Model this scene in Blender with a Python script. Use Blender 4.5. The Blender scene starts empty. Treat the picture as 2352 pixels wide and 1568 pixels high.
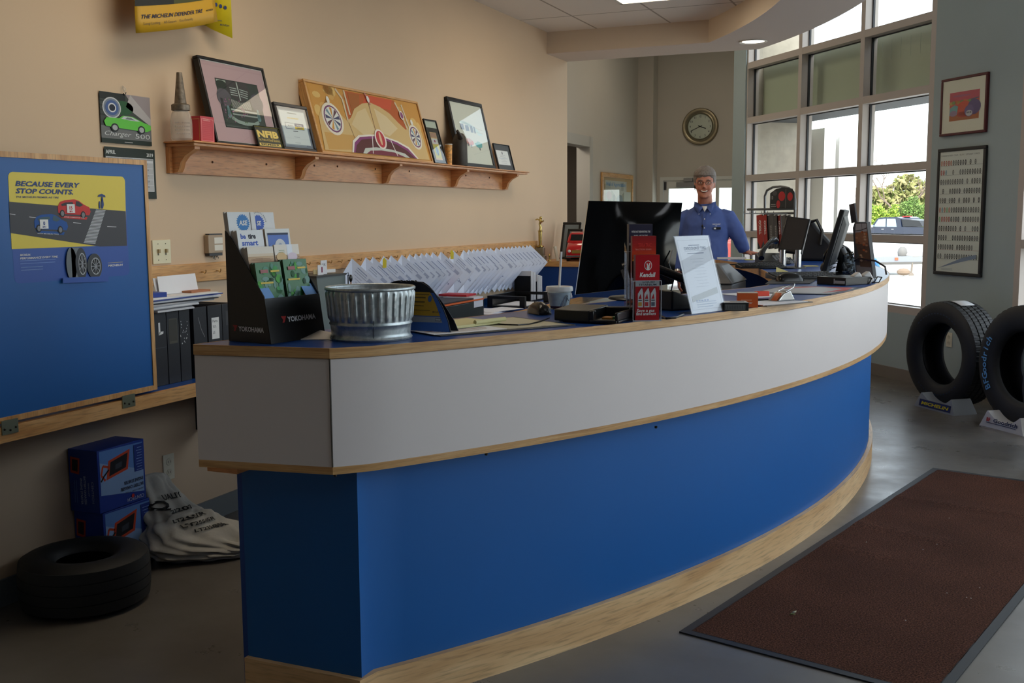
import bpy, math, random
import numpy as np
from mathutils import Vector, Matrix
random.seed(7)
S = bpy.context.scene
COL = S.collection
PI = math.pi
# ---------------------------------------------------------------- camera
CAM_H, PITCH, ROLL, YAW, FPX = 1.42, 0.118944, -0.006554, 0.398562, 2424.64
_fw = Vector((-math.sin(YAW)*math.cos(PITCH), math.cos(YAW)*math.cos(PITCH), -math.sin(PITCH)))
_r0 = Vector((math.cos(YAW), math.sin(YAW), 0)); _u0 = _r0.cross(_fw)
_rt = _r0*math.cos(ROLL)+_u0*math.sin(ROLL); _up = _rt.cross(_fw)
cd = bpy.data.cameras.new('camera'); cam = bpy.data.objects.new('camera', cd); COL.objects.link(cam)
cd.sensor_width = 36; cd.lens = 36*FPX/2352; cd.clip_start = .05; cd.clip_end = 400
m = Matrix.Identity(4)
for i in range(3): m[i][0], m[i][1], m[i][2] = _rt[i], _up[i], -_fw[i]
m[2][3] = CAM_H
cam.matrix_world = m; S.camera = cam
EYE = Vector((0, 0, CAM_H))
def ray(px, py): return _fw+_rt*((px-1176)/FPX)-_up*((py-784)/FPX)
def onz(px, py, z): d = ray(px, py); return EYE+d*((z-CAM_H)/d.z)       # where a sight line meets a level
def onx(px, py, x): d = ray(px, py); return EYE+d*(x/d.x)                # ... a wall x = const
def ony(px, py, y): d = ray(px, py); return EYE+d*(y/d.y)
# ---------------------------------------------------------------- world, exposure
S.view_settings.view_transform = 'Standard'; S.view_settings.look = 'None'
S.view_settings.gamma = 1; S.view_settings.use_curve_mapping = False
S.view_settings.exposure = 0.0
S.cycles.use_denoising = True
S.cycles.max_bounces = 8; S.cycles.diffuse_bounces = 5; S.cycles.glossy_bounces = 4
S.cycles.transparent_max_bounces = 16; S.cycles.transmission_bounces = 8
S.cycles.caustics_reflective = False; S.cycles.caustics_refractive = False
S.cycles.sample_clamp_indirect = 6
W = bpy.data.worlds.new('sky'); S.world = W; W.use_nodes = True
nt = W.node_tree; nt.nodes.clear()
o_ = nt.nodes.new('ShaderNodeOutputWorld'); b_ = nt.nodes.new('ShaderNodeBackground')
sk = nt.nodes.new('ShaderNodeTexSky'); sk.sky_type = 'NISHITA'; sk.sun_disc = False
sk.sun_elevation = math.radians(48); sk.sun_rotation = math.radians(140); sk.air_density = 1.0; sk.dust_density = 2.5
mx = nt.nodes.new('ShaderNodeMix'); mx.data_type = 'RGBA'; mx.inputs[0].default_value = .45
mx.inputs[7].default_value = (9.0, 9.3, 9.6, 1)
nt.links.new(sk.outputs[0], mx.inputs[6]); nt.links.new(mx.outputs[2], b_.inputs[0]); nt.links.new(b_.outputs[0], o_.inputs[0])
SKY = .55
b_.inputs[1].default_value = SKY
# ---------------------------------------------------------------- materials
def lin(c):
    if isinstance(c, str): c = tuple(int(c[i:i+2], 16) for i in (0, 2, 4))
    return tuple((v/255/12.92 if v <= 10.31 else ((v/255+.055)/1.055)**2.4) for v in c)
_mc = {}
def M(c, rough=.5, metal=0, name=None, emit=0, trans=0, alpha=1, coat=0, noise=0, nscale=30, bump=0, ior=1.45, spec=.5):
    k = (tuple(c) if not isinstance(c, str) else c, rough, metal, name, emit, trans, alpha, coat, noise, nscale, bump, ior, spec)
    if k in _mc: return _mc[k]
    m = bpy.data.materials.new(name or 'paint'); m.use_nodes = True; n = m.node_tree; p = n.nodes['Principled BSDF']
    col = (*lin(c), 1); p.inputs['Base Color'].default_value = col
    p.inputs['Roughness'].default_value = rough; p.inputs['Metallic'].default_value = metal
    p.inputs['IOR'].default_value = ior; p.inputs['Specular IOR Level'].default_value = spec
    p.inputs['Transmission Weight'].default_value = trans; p.inputs['Alpha'].default_value = alpha; p.inputs['Coat Weight'].default_value = coat
    if emit: p.inputs['Emission Color'].default_value = col; p.inputs['Emission Strength'].default_value = emit
    if noise or bump:
        tc = n.nodes.new('ShaderNodeTexCoord'); nz = n.nodes.new('ShaderNodeTexNoise'); nz.inputs['Scale'].default_value = nscale; nz.inputs['Detail'].default_value = 4
        n.links.new(tc.outputs['Object'], nz.inputs['Vector'])
        if noise:
            hs = n.nodes.new('ShaderNodeHueSaturation'); mp = n.nodes.new('ShaderNodeMapRange')
            mp.inputs[1].default_value = .3; mp.inputs[2].default_value = .7; mp.inputs[3].default_value = 1-noise; mp.inputs[4].default_value = 1+noise
            hs.inputs['Color'].default_value = col
            n.links.new(nz.outputs[0], mp.inputs[0]); n.links.new(mp.outputs[0], hs.inputs['Value']); n.links.new(hs.outputs[0], p.inputs['Base Color'])
        if bump:
            bp = n.nodes.new('ShaderNodeBump'); bp.inputs['Strength'].default_value = bump; bp.inputs['Distance'].default_value = .01
            n.links.new(nz.outputs[0], bp.inputs['Height']); n.links.new(bp.outputs[0], p.inputs['Normal'])
    _mc[k] = m; return m
def ramp(n, stops):
    r = n.nodes.new('ShaderNodeValToRGB'); e = r.color_ramp.elements
    while len(e) < len(stops): e.new(.5)
    for i, (t, c) in enumerate(stops): e[i].position = t; e[i].color = (*lin(c), 1)
    return r
def wood(name, cols, ug=1.4, vg=26, rough=.42, knots=True):
    m = bpy.data.materials.new(name); m.use_nodes = True; n = m.node_tree; p = n.nodes['Principled BSDF']
    uv = n.nodes.new('ShaderNodeUVMap'); mp = n.nodes.new('ShaderNodeMapping'); mp.inputs['Scale'].default_value = (ug, vg, 1)
    nz = n.nodes.new('ShaderNodeTexNoise'); nz.inputs['Scale'].default_value = 1.6; nz.inputs['Detail'].default_value = 5; nz.inputs['Distortion'].default_value = .9
    n.links.new(uv.outputs[0], mp.inputs[0]); n.links.new(mp.outputs[0], nz.inputs[0])
    r = ramp(n, cols); n.links.new(nz.outputs[0], r.inputs[0])
    mp2 = n.nodes.new('ShaderNodeMapping'); mp2.inputs['Scale'].default_value = (ug*9, vg*14, 1)
    n2 = n.nodes.new('ShaderNodeTexNoise'); n2.inputs['Scale'].default_value = 1; n2.inputs['Detail'].default_value = 2
    n.links.new(uv.outputs[0], mp2.inputs[0]); n.links.new(mp2.outputs[0], n2.inputs[0])
    mr = n.nodes.new('ShaderNodeMapRange'); mr.inputs[1].default_value = .25; mr.inputs[2].default_value = .5; mr.inputs[3].default_value = .62; mr.inputs[4].default_value = 1
    n.links.new(n2.outputs[0], mr.inputs[0])
    mm = n.nodes.new('ShaderNodeMix'); mm.data_type = 'RGBA'; mm.blend_type = 'MULTIPLY'; mm.inputs[0].default_value = 1
    n.links.new(r.outputs[0], mm.inputs[6]); n.links.new(mr.outputs[0], mm.inputs[7]); n.links.new(mm.outputs[2], p.inputs['Base Color'])
    p.inputs['Roughness'].default_value = rough
    return m
OAK = wood('oak', [(.25, 'b98248'), (.5, 'cf9c60'), (.75, 'e0b27a')], 1.4, 11)
OAK_EDGE = wood('oak_edge', [(.25, 'a97b4a'), (.5, 'c59a65'), (.75, 'd8b182')], 2.2, 60)
OAK_PALE = wood('pale_oak', [(.25, 'c09362'), (.5, 'd9b281'), (.75, 'e6c596')], 1.0, 8)
PINE = wood('varnished_pine', [(.25, 'b97642'), (.5, 'd0905a'), (.75, 'dca370')], 1.6, 9, .35)
def glass(name, tint=(250, 255, 252), refl=.045, rough=.0):
    m = bpy.data.materials.new(name); m.use_nodes = True; n = m.node_tree; n.nodes.clear()
    o = n.nodes.new('ShaderNodeOutputMaterial'); t = n.nodes.new('ShaderNodeBsdfTransparent'); g = n.nodes.new('ShaderNodeBsdfGlossy'); x = n.nodes.new('ShaderNodeMixShader'); lw = n.nodes.new('ShaderNodeLayerWeight'); pw = n.nodes.new('ShaderNodeMath'); pw.operation = 'POWER'; pw.inputs[1].default_value = 5; f = n.nodes.new('ShaderNodeMath'); f.operation = 'MULTIPLY_ADD'; f.inputs[1].default_value = .9; f.inputs[2].default_value = refl
    n.links.new(lw.outputs['Facing'], pw.inputs[0]); n.links.new(pw.outputs[0], f.inputs[0])
    t.inputs[0].default_value = (*lin(tint), 1); g.inputs['Roughness'].default_value = rough
    n.links.new(f.outputs[0], x.inputs[0]); n.links.new(t.outputs[0], x.inputs[1]); n.links.new(g.outputs[0], x.inputs[2]); n.links.new(x.outputs[0], o.inputs[0])
    return m
GLASS = glass('window_glass'); CLEAR = glass('clear_acrylic', (238, 242, 246))
# ---------------------------------------------------------------- mesh building
def WM(o):
    mt = o.matrix_basis.copy()
    while o.parent: o = o.parent; mt = o.matrix_basis @ mt
    return mt
class MB:
    def __init__(s, mat=None): s.v = []; s.f = []; s.m = []; s.uv = {}; s.T = Matrix(); s.mat = mat
    def add(s, vs, fs, mat=None, uvs=None):
        b = len(s.v); T = s.T
        s.v += [tuple(T @ Vector(v)) for v in vs]
        for i, f in enumerate(fs):
            if uvs: s.uv[len(s.f)] = uvs[i]
            s.f.append(tuple(b+k for k in f)); s.m.append(mat or s.mat)
        return s
    def box(s, x0, x1, y0, y1, z0, z1, mat=None):
        v = [(x, y, z) for z in (z0, z1) for y in (y0, y1) for x in (x0, x1)]
        return s.add(v, [(0, 2, 3, 1), (4, 5, 7, 6), (0, 1, 5, 4), (2, 6, 7, 3), (0, 4, 6, 2), (1, 3, 7, 5)], mat)
    def quad(s, a, b, c, d, mat=None): return s.add([a, b, c, d], [(0, 1, 2, 3)], mat)
    def prism(s, pts, z0, z1, mat=None, side=None, top=True, bottom=True):
        n = len(pts)
        a = sum(pts[i][0]*pts[(i+1) % n][1]-pts[(i+1) % n][0]*pts[i][1] for i in range(n))
        if a < 0: pts = pts[::-1]
        v = [(x, y, z0) for x, y in pts]+[(x, y, z1) for x, y in pts]
        L = [0]
        for i in range(n): L.append(L[-1]+math.hypot(pts[(i+1) % n][0]-pts[i][0], pts[(i+1) % n][1]-pts[i][1]))
        fs = []; uv = []
        for i in range(n):
            fs.append((i, (i+1) % n, n+(i+1) % n, n+i)); uv.append([(L[i], z0), (L[i+1], z0), (L[i+1], z1), (L[i], z1)])
        s.add(v, fs, side or mat, uv)
        s.add(v, ([tuple(range(n, 2*n))] if top else [])+([tuple(range(n-1, -1, -1))] if bottom else []), mat)
        return s
    def strip(s, path, z0, z1, th, mat=None, closed=False):
        """an upright band along a plan path, th thick to the path's left"""
        n = len(path); off = []
        for i in range(n):
            a = path[max(i-1, 0)]; b = path[min(i+1, n-1)]
            if 0 < i < n-1:
                d1 = Vector((path[i][0]-a[0], path[i][1]-a[1])).normalized(); d2 = Vector((b[0]-path[i][0], b[1]-path[i][1])).normalized()
                n1 = Vector((-d1.y, d1.x)); n2 = Vector((-d2.y, d2.x)); nn = (n1+n2).normalized(); k = th/max(.3, nn.dot(n1))
            else:
                d = Vector((b[0]-a[0], b[1]-a[1])).normalized(); nn = Vector((-d.y, d.x)); k = th
            off.append((path[i][0]+nn.x*k, path[i][1]+nn.y*k))
        L = [0]
        for i in range(n-1): L.append(L[-1]+math.dist(path[i], path[i+1]))
        v = [(*p, z0) for p in path]+[(*p, z1) for p in path]+[(*p, z0) for p in off]+[(*p, z1) for p in off]
        fs = []; uv = []
        for i in range(n-1):
            a, b = L[i], L[i+1]
            fs += [(i, i+1, n+i+1, n+i), (2*n+i+1, 2*n+i, 3*n+i, 3*n+i+1), (n+i, n+i+1, 3*n+i+1, 3*n+i), (i+1, i, 2*n+i, 2*n+i+1)]
            t = abs(th)
            uv += [[(a, z0), (b, z0), (b, z1), (a, z1)], [(b, z0), (a, z0), (a, z1), (b, z1)], [(a, z1), (b, z1), (b, z1+t), (a, z1+t)], [(b, z0), (a, z0), (a, z0-t), (b, z0-t)]]
        e = n-1
        fs += [(0, n, 3*n, 2*n), (e, 2*n+e, 3*n+e, n+e)]; uv += [[(0, z0), (0, z1), (.02, z1), (.02, z0)]]*2
        if th < 0: fs = [f[::-1] for f in fs]; uv = [u[::-1] for u in uv]
        return s.add(v, fs, mat, uv)
    def lathe(s, prof, n=24, mat=None, c=(0, 0, 0), a0=0, a1=2*PI, fn=None):
        full = abs(a1-a0-2*PI) < 1e-6; k = n if full else n+1
        v = []
        for j in range(k):
            a = a0+(a1-a0)*j/n
            for i, (r, z) in enumerate(prof):
                if fn: r = fn(r, z, a, i)
                v.append((c[0]+r*math.cos(a), c[1]+r*math.sin(a), c[2]+z))
        p = len(prof); fs = []
        for j in range(n):
            q = (j+1) % k
            for i in range(p-1): fs.append((j*p+i, q*p+i, q*p+i+1, j*p+i+1))
        return s.add(v, fs, mat)
    def loft(s, rings, mat=None, cap=True, closed=True):
        n = len(rings[0]); v = [p for r in rings for p in r]; fs = []
        for j in range(len(rings)-1):
            for i in range(n if closed else n-1): fs.append((j*n+i, j*n+(i+1) % n, (j+1)*n+(i+1) % n, (j+1)*n+i))
        if cap: fs += [tuple(range(n-1, -1, -1)), tuple((len(rings)-1)*n+i for i in range(n))]
        return s.add(v, fs, mat)
    def tube(s, path, r, n=8, mat=None, closed=False, flat=1):
        path = [Vector(p) for p in path]; k = len(path); rs = r if isinstance(r, (list, tuple)) else [r]*k
        rings = []; u = None
        for i in range(k):
            a = path[i-1] if (i or closed) else path[0]; b = path[(i+1) % k] if (i < k-1 or closed) else path[-1]
            t = (b-a).normalized()
            if u is None: u = t.orthogonal().normalized()
            else: u = (u-t*u.dot(t)); u = u.normalized() if u.length > 1e-6 else t.orthogonal().normalized()
            w = t.cross(u)
            rings.append([path[i]+(u*math.cos(2*PI*j/n)+w*math.sin(2*PI*j/n)*flat)*rs[i] for j in range(n)])
        if closed: rings.append(rings[0])
        return s.loft(rings, mat, not closed)
    def ball(s, c, r, n=12, mat=None):
        rx, ry, rz = (r, r, r) if not isinstance(r, (tuple, list)) else r
        h = max(5, n//2)
        rings = [[(c[0]+rx*math.sin(PI*j/h)*math.cos(2*PI*i/n), c[1]+ry*math.sin(PI*j/h)*math.sin(2*PI*i/n), c[2]-rz*math.cos(PI*j/h)) for i in range(n)] for j in range(1, h)]
        v = [(c[0], c[1], c[2]-rz)]+[p for r_ in rings for p in r_]+[(c[0], c[1], c[2]+rz)]
        fs = [(0, 1+(i+1) % n, 1+i) for i in range(n)]; e = len(v)-1; k = 1+(h-2)*n
        for j in range(h-2):
            for i in range(n): a = 1+j*n; fs.append((a+i, a+(i+1) % n, a+n+(i+1) % n, a+n+i))
        fs += [(k+i, k+(i+1) % n, e) for i in range(n)]
        return s.add(v, fs, mat)
    def build(s, name, parent=None, smooth=35, bevel=0, local=False, mods=None, solid=0):
        me = bpy.data.meshes.new(name)
        vs = s.v
        if parent is not None and not local:
            iv = WM(parent).inverted(); vs = [tuple(iv @ Vector(v)) for v in vs]
        me.from_pydata(vs, [], s.f)
        mats = []; idx = []
        for mt in s.m:
            if mt not in mats: mats.append(mt)
            idx.append(mats.index(mt))
        for mt in mats: me.materials.append(mt)
        me.polygons.foreach_set('material_index', idx)
        V = np.array(s.v, dtype=float); ext = V.max(0)-V.min(0) if len(V) else np.zeros(3); order = np.argsort(-ext)
        lay = me.uv_layers.new(name='UVMap'); buf = []
        for i, f in enumerate(s.f):
            if i in s.uv: buf += [c for t in s.uv[i] for c in t]; continue
            a, b, c = V[f[0]], V[f[1]], V[f[2]]; nn = np.abs(np.cross(b-a, c-a)); k = int(np.argmax(nn))
            ax = [q for q in order if q != k]
            for q in f: buf += [V[q][ax[0]], V[q][ax[1]]+.37*k]
        lay.data.foreach_set('uv', buf)
        if smooth: me.polygons.foreach_set('use_smooth', [True]*len(s.f)); me.set_sharp_from_angle(angle=math.radians(smooth))
        me.update()
        o = bpy.data.objects.new(name, me); COL.objects.link(o)
        if parent is not None: o.parent = parent
        if bevel:
            b = o.modifiers.new('bevel', 'BEVEL'); b.width = bevel; b.segments = 2; b.limit_method = 'ANGLE'; b.angle_limit = .6
        if solid:
            b = o.modifiers.new('thick', 'SOLIDIFY'); b.thickness = solid
        return o
_tc = {}
def text2d(body, size, bold=0, shear=0, w=None, align='LEFT', space=1):
    k = (body, bold, shear, space)
    if k not in _tc:
        cu = bpy.data.curves.new('t', 'FONT'); cu.body = body; cu.size = 1; cu.offset = bold; cu.shear = shear; cu.resolution_u = 2; cu.space_character = space
        t = bpy.data.objects.new('t', cu); me = bpy.data.meshes.new_from_object(t)
        vs = [(v.co.x, v.co.y) for v in me.vertices]; fs = [tuple(p.vertices) for p in me.polygons]
        bpy.data.objects.remove(t); bpy.data.curves.remove(cu); bpy.data.meshes.remove(me)
        _tc[k] = (vs, fs)
    vs, fs = _tc[k]
    if not vs: return [], []
    x0 = min(v[0] for v in vs); x1 = max(v[0] for v in vs)
    sx = size if w is None else w/(x1-x0)
    W_ = (x1-x0)*sx; dx = {'LEFT': 0, 'CENTER': -W_/2, 'RIGHT': -W_}[align]
    return [((v[0]-x0)*sx+dx, v[1]*size) for v in vs], fs
class Art(MB):
    """flat print on a real surface: T maps (right, up, out); layers lie .4 mm apart"""
    st = .0004
    def __init__(s, T, z0=0): super().__init__(); s.T = T; s.z0 = z0
    def poly(s, pts, mat, l=1):
        return s.add([(x, y, s.z0+l*s.st) for x, y in pts], [tuple(range(len(pts)))], mat)
    def rect(s, x0, y0, x1, y1, mat, l=1): return s.poly([(x0, y0), (x1, y0), (x1, y1), (x0, y1)], mat, l)
    def ell(s, cx, cy, rx, ry, mat, l=1, n=24, a0=0, a1=2*PI):
        p = [(cx+rx*math.cos(a0+(a1-a0)*i/n), cy+ry*math.sin(a0+(a1-a0)*i/n)) for i in range(n+(a1-a0 < 6.2))]
        return s.poly(p, mat, l)
    def line(s, pts, w, mat, l=1):
        for (x0, y0), (x1, y1) in zip(pts, pts[1:]):
            d = math.hypot(x1-x0, y1-y0) or 1; nx, ny = -(y1-y0)/d*w/2, (x1-x0)/d*w/2
            s.poly([(x0+nx, y0+ny), (x0-nx, y0-ny), (x1-nx, y1-ny), (x1+nx, y1+ny)], mat, l)
        return s
    def ring(s, cx, cy, r0, r1, mat, l=1, n=28, k=1):
        v = []; f = []
        for i in range(n):
            a = 2*PI*i/n
            v += [(cx+r0*math.cos(a), cy+r0*k*math.sin(a), s.z0+l*s.st), (cx+r1*math.cos(a), cy+r1*k*math.sin(a), s.z0+l*s.st)]
            j = (i+1) % n; f.append((2*i, 2*i+1, 2*j+1, 2*j))
        return s.add(v, f, mat)
    def text(s, body, x, y, size, mat, l=2, bold=0, shear=0, w=None, align='LEFT', rot=0, space=1):
        vs, fs = text2d(body, size, bold, shear, w, align, space)
        c, q = math.cos(rot), math.sin(rot)
        return s.add([(x+a*c-b*q, y+a*q+b*c, s.z0+l*s.st) for a, b in vs], fs, mat)
    def lines(s, x, y, w, n, dy, h, mat, l=2, rag=.3):
        for i in range(n): s.rect(x, y-i*dy, x+w*(1-rag*random.random()), y-i*dy+h, mat, l)
        return s
def frame(o, right, up):
    r = Vector(right).normalized(); u = Vector(up); u = (u-r*u.dot(r)).normalized(); n = r.cross(u)
    mt = Matrix.Identity(4)
    for i in range(3): mt[i][0], mt[i][1], mt[i][2], mt[i][3] = r[i], u[i], n[i], o[i]
    return mt
def tag(o, label=None, cat=None, group=None, kind=None):
    for k, v in (('label', label), ('category', cat), ('group', group), ('kind', kind)):
        if v: o[k] = v
    return o
def thing(name, label, cat, loc=(0, 0, 0), rz=0, group=None, mat=None):
    o = bpy.data.objects.new(name, None); COL.objects.link(o); o.empty_display_size = .1
    if mat is not None: o.matrix_basis = mat
    else: o.location = loc; o.rotation_euler = (0, 0, rz)
    return tag(o, label, cat, group)
def struct(o): o['kind'] = 'structure'; return o
def dup(root, mat=None, loc=None, rz=0, label=None, group=None):
    def cp(o, par):
        c = o.copy(); COL.objects.link(c)
        if par is not None: c.parent = par
        for ch in [x for x in bpy.data.objects if x.parent == o]: cp(ch, c)
        return c
    r = cp(root, None)
    if mat is not None: r.matrix_basis = mat
    else: r.location = loc; r.rotation_euler = (0, 0, rz)
    if label: r['label'] = label
    if group: r['group'] = group
    return r
def arc(cx, cy, r, a0, a1, n): return [(cx+r*math.cos(math.radians(a0+(a1-a0)*i/n)), cy+r*math.sin(math.radians(a0+(a1-a0)*i/n))) for i in range(n+1)]
def rrect(x0, y0, x1, y1, r, n=4):
    p = []
    for cx, cy, a in ((x1-r, y1-r, 0), (x0+r, y1-r, 90), (x0+r, y0+r, 180), (x1-r, y0+r, 270)): p += arc(cx, cy, r, a, a+90, n)
    return p
WHITE = M((232, 232, 230), .55); BLACK = M((14, 14, 16), .35); BLK = M((24, 25, 28), .5); DGREY = M((60, 62, 66), .5); PAPER = M((226, 229, 236), .7, noise=.03, nscale=8)
INK = M((40, 44, 58), .7); LGREY = M((170, 174, 180), .5); NAVY = M((30, 48, 110), .5); CHROME = M((200, 202, 204), .18, 1)
YEL = M((236, 200, 40), .45); RED = M((196, 32, 34), .4); SILV = M((150, 152, 154), .35, 1)
# ================================================================ THE SETTING
XW = -3.2
def wallmat(name, c, n=.025):
    return M(c, .75, name=name, noise=n, nscale=1.3, bump=.0)
PEACH = wallmat('peach_wall_paint', (211, 186, 157)); CREAM = wallmat('cream_wall_paint', (206, 198, 188)); BLUEGREY = wallmat('blue_grey_wall_paint', (164, 180, 184))
SOFF = M((216, 203, 193), .8, name='soffit_paint')
# floor: worn, sealed concrete
def concrete():
    m = bpy.data.materials.new('sealed_concrete'); m.use_nodes = True; n = m.node_tree; p = n.nodes['Principled BSDF']
    tc = n.nodes.new('ShaderNodeTexCoord'); a = n.nodes.new('ShaderNodeTexNoise'); a.inputs['Scale'].default_value = 1.1; a.inputs['Detail'].default_value = 5; a.inputs['Roughness'].default_value = .5
    n.links.new(tc.outputs['Object'], a.inputs[0])
    r = ramp(n, [(.25, '57504a'), (.5, '6b665f'), (.75, '7d7973')]); n.links.new(a.outputs[0], r.inputs[0]); n.links.new(r.outputs[0], p.inputs['Base Color'])
    b = n.nodes.new('ShaderNodeTexNoise'); b.inputs['Scale'].default_value = 3.5; b.inputs['Detail'].default_value = 9; b.inputs['Roughness'].default_value = .7; n.links.new(tc.outputs['Object'], b.inputs[0])
    q = n.nodes.new('ShaderNodeMapRange'); q.inputs[1].default_value = .3; q.inputs[2].default_value = .7; q.inputs[3].default_value = .24; q.inputs[4].default_value = .42
    n.links.new(b.outputs[0], q.inputs[0]); n.links.new(q.outputs[0], p.inputs['Roughness'])
    bp = n.nodes.new('ShaderNodeBump'); bp.inputs['Strength'].default_value = .025; bp.inputs['Distance'].default_value = .01; n.links.new(b.outputs[0], bp.inputs['Height']); n.links.new(bp.outputs[0], p.inputs['Normal'])
    return m
CONC = concrete()
# plan points of the window wall (it runs at 39 degrees to the office wall), then on round the lobby
WA = math.radians(39.2); WD = Vector((-math.sin(WA), math.cos(WA), 0)); WN = Vector((math.cos(WA), math.sin(WA), 0)); WC = 5.683
def wpt(s, off=0, z=0): return WD*s+WN*(WC+off)+Vector((0, 0, z))       # s along the window wall, off outwards
def onw(px, py, off=0): d = ray(px, py); t = (WC+off-EYE.dot(WN))/d.dot(WN); p = EYE+d*t; return p.dot(WD), p.z
Q0 = wpt(10.62); Q1 = wpt(6.44); Q2 = Vector((2.75, 5.3, 0)); Q3 = Vector((3.5, 1.4, 0)); Q4 = Vector((3.5, -3.2, 0))
HALL_X, FAR_Y = -4.4, 15.5
CEIL, HIGH = 2.92, 3.95
fl = MB(CONC); fl.prism([(-4.6, -3.4), (3.7, -3.4), (3.7, 1.4), (2.9, 5.4), (Q1.x+.1, Q1.y+.1), (Q0.x+.1, Q0.y+.1), (-2.2, 15.7), (-4.6, 15.7)], -.12, 0); struct(fl.build('floor'))
w = MB(PEACH); w.box(XW-.2, XW, -3.2, 8.88, 0, HIGH); struct(w.build('wall_left'))
w = MB(M((150, 157, 168), .8)); w.box(XW-.2, 3.6, -3.4, -3.2, 0, HIGH); struct(w.build('wall_back'))
# hall wall with its door opening, far wall with the glazed door, and the stub that ends the window wall
HD0, HD1, HDZ = onx(1290, 322, HALL_X).y, onx(1352, 335, HALL_X).y, onx(1350, 335, HALL_X).z
w = MB(CREAM)
w.box(HALL_X-.15, HALL_X, 8.7, HD0, 0, HIGH); w.box(HALL_X-.15, HALL_X, HD1, FAR_Y, 0, HIGH); w.box(HALL_X-.15, HALL_X, HD0, HD1, HDZ, HIGH)
w.box(HALL_X-.15, XW-.19, 8.7, 8.88, 0, HIGH)
struct(w.build('wall_hall'))
w = MB(CREAM); p = ony(1500, 300, FAR_Y-.25)
w.box(HALL_X, p.x, FAR_Y-.25, FAR_Y, 0, HIGH); struct(w.build('trim_1'))
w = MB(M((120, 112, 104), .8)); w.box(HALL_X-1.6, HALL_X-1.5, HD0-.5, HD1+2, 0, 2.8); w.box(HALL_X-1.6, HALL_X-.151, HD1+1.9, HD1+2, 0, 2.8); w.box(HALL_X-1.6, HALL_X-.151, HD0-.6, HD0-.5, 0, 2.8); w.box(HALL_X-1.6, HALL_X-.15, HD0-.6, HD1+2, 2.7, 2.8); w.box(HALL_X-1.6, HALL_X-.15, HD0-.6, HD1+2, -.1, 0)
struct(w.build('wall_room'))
d = MB(M((196, 192, 186), .6))
for y0, y1, z0, z1 in ((HD0-.12, HD0+.01, 0, HDZ+.12), (HD1-.01, HD1+.12, 0, HDZ+.12), (HD0, HD1, HDZ-.01, HDZ+.12)): d.box(HALL_X-.16, HALL_X+.02, y0, y1, z0, z1)
struct(d.build('door_1'))
DX0, DX1, DZ = ony(1516, 407, FAR_Y).x, -2.75, ony(1516, 407, FAR_Y).z
w = MB(CREAM); w.box(HALL_X-.15, DX0, FAR_Y, FAR_Y+.2, 0, HIGH); w.box(DX1, -2.1, FAR_Y, FAR_Y+.2, 0, HIGH); w.box(DX0, DX1, FAR_Y, FAR_Y+.2, DZ, HIGH); struct(w.build('wall_far'))
w = MB(BLUEGREY); a, b = onw(1687, 300)[0], onw(1714, 300)[0]
w.prism([tuple(wpt(a, -.02).xy), tuple(wpt(b, -.02).xy), tuple(wpt(b, .12).xy), tuple(wpt(a, .12).xy)], 0, HIGH)
w.prism([tuple(wpt(a, -.0).xy), tuple(wpt(a, .2).xy), (-2.15, FAR_Y), (-2.3, FAR_Y)], 0, HIGH)
struct(w.build('wall_column'))
# glazed exit door, seen behind the clerk
FR = M((228, 228, 224), .45, name='white_door_frame')
d = MB(FR)
def drect(px0, px1, pz0, pz1, t0=.0, t1=.12): d.box(px0, px1, FAR_Y+t0, FAR_Y+t1, pz0, pz1)
fx = lambda px: ony(px, 430, FAR_Y).x
drect(DX0, fx(1523), 0, DZ); drect(fx(1523), DX1, DZ-.05, DZ); drect(-2.82, DX1, 0, DZ)
door = struct(d.build('door_2'))
d = MB(FR)
LZ = DZ-.05
drect(fx(1524), fx(1535), .02, LZ, .02, .07); drect(fx(1643), fx(1651), .02, LZ, .02, .07); drect(fx(1535), fx(1643), LZ-.12, LZ, .02, .07); drect(fx(1535), fx(1643), .02, .3, .02, .07)
drect(fx(1651), -2.82, LZ-.12, LZ, .02, .07); drect(fx(1651), -2.82, .02, .3, .02, .07)
d.build('leaf', door)
d = MB(GLASS); d.box(fx(1535), fx(1643), FAR_Y+.04, FAR_Y+.05, .3, LZ-.12); d.box(fx(1651), -2.82, FAR_Y+.04, FAR_Y+.05, .3, LZ-.12); d.build('glass_pane', door)
d = MB(SILV); d.box(fx(1555), fx(1625), FAR_Y-.05, FAR_Y, LZ-.1, LZ-.03); d.box(fx(1572), fx(1592), FAR_Y-.06, FAR_Y, LZ-.02, LZ+.03); d.build('door_closer', door)
d = MB(DGREY); d.box(fx(1525), fx(1530), FAR_Y-.01, FAR_Y+.02, LZ-.14, LZ-.02); d.build('hinge', door)
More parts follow.
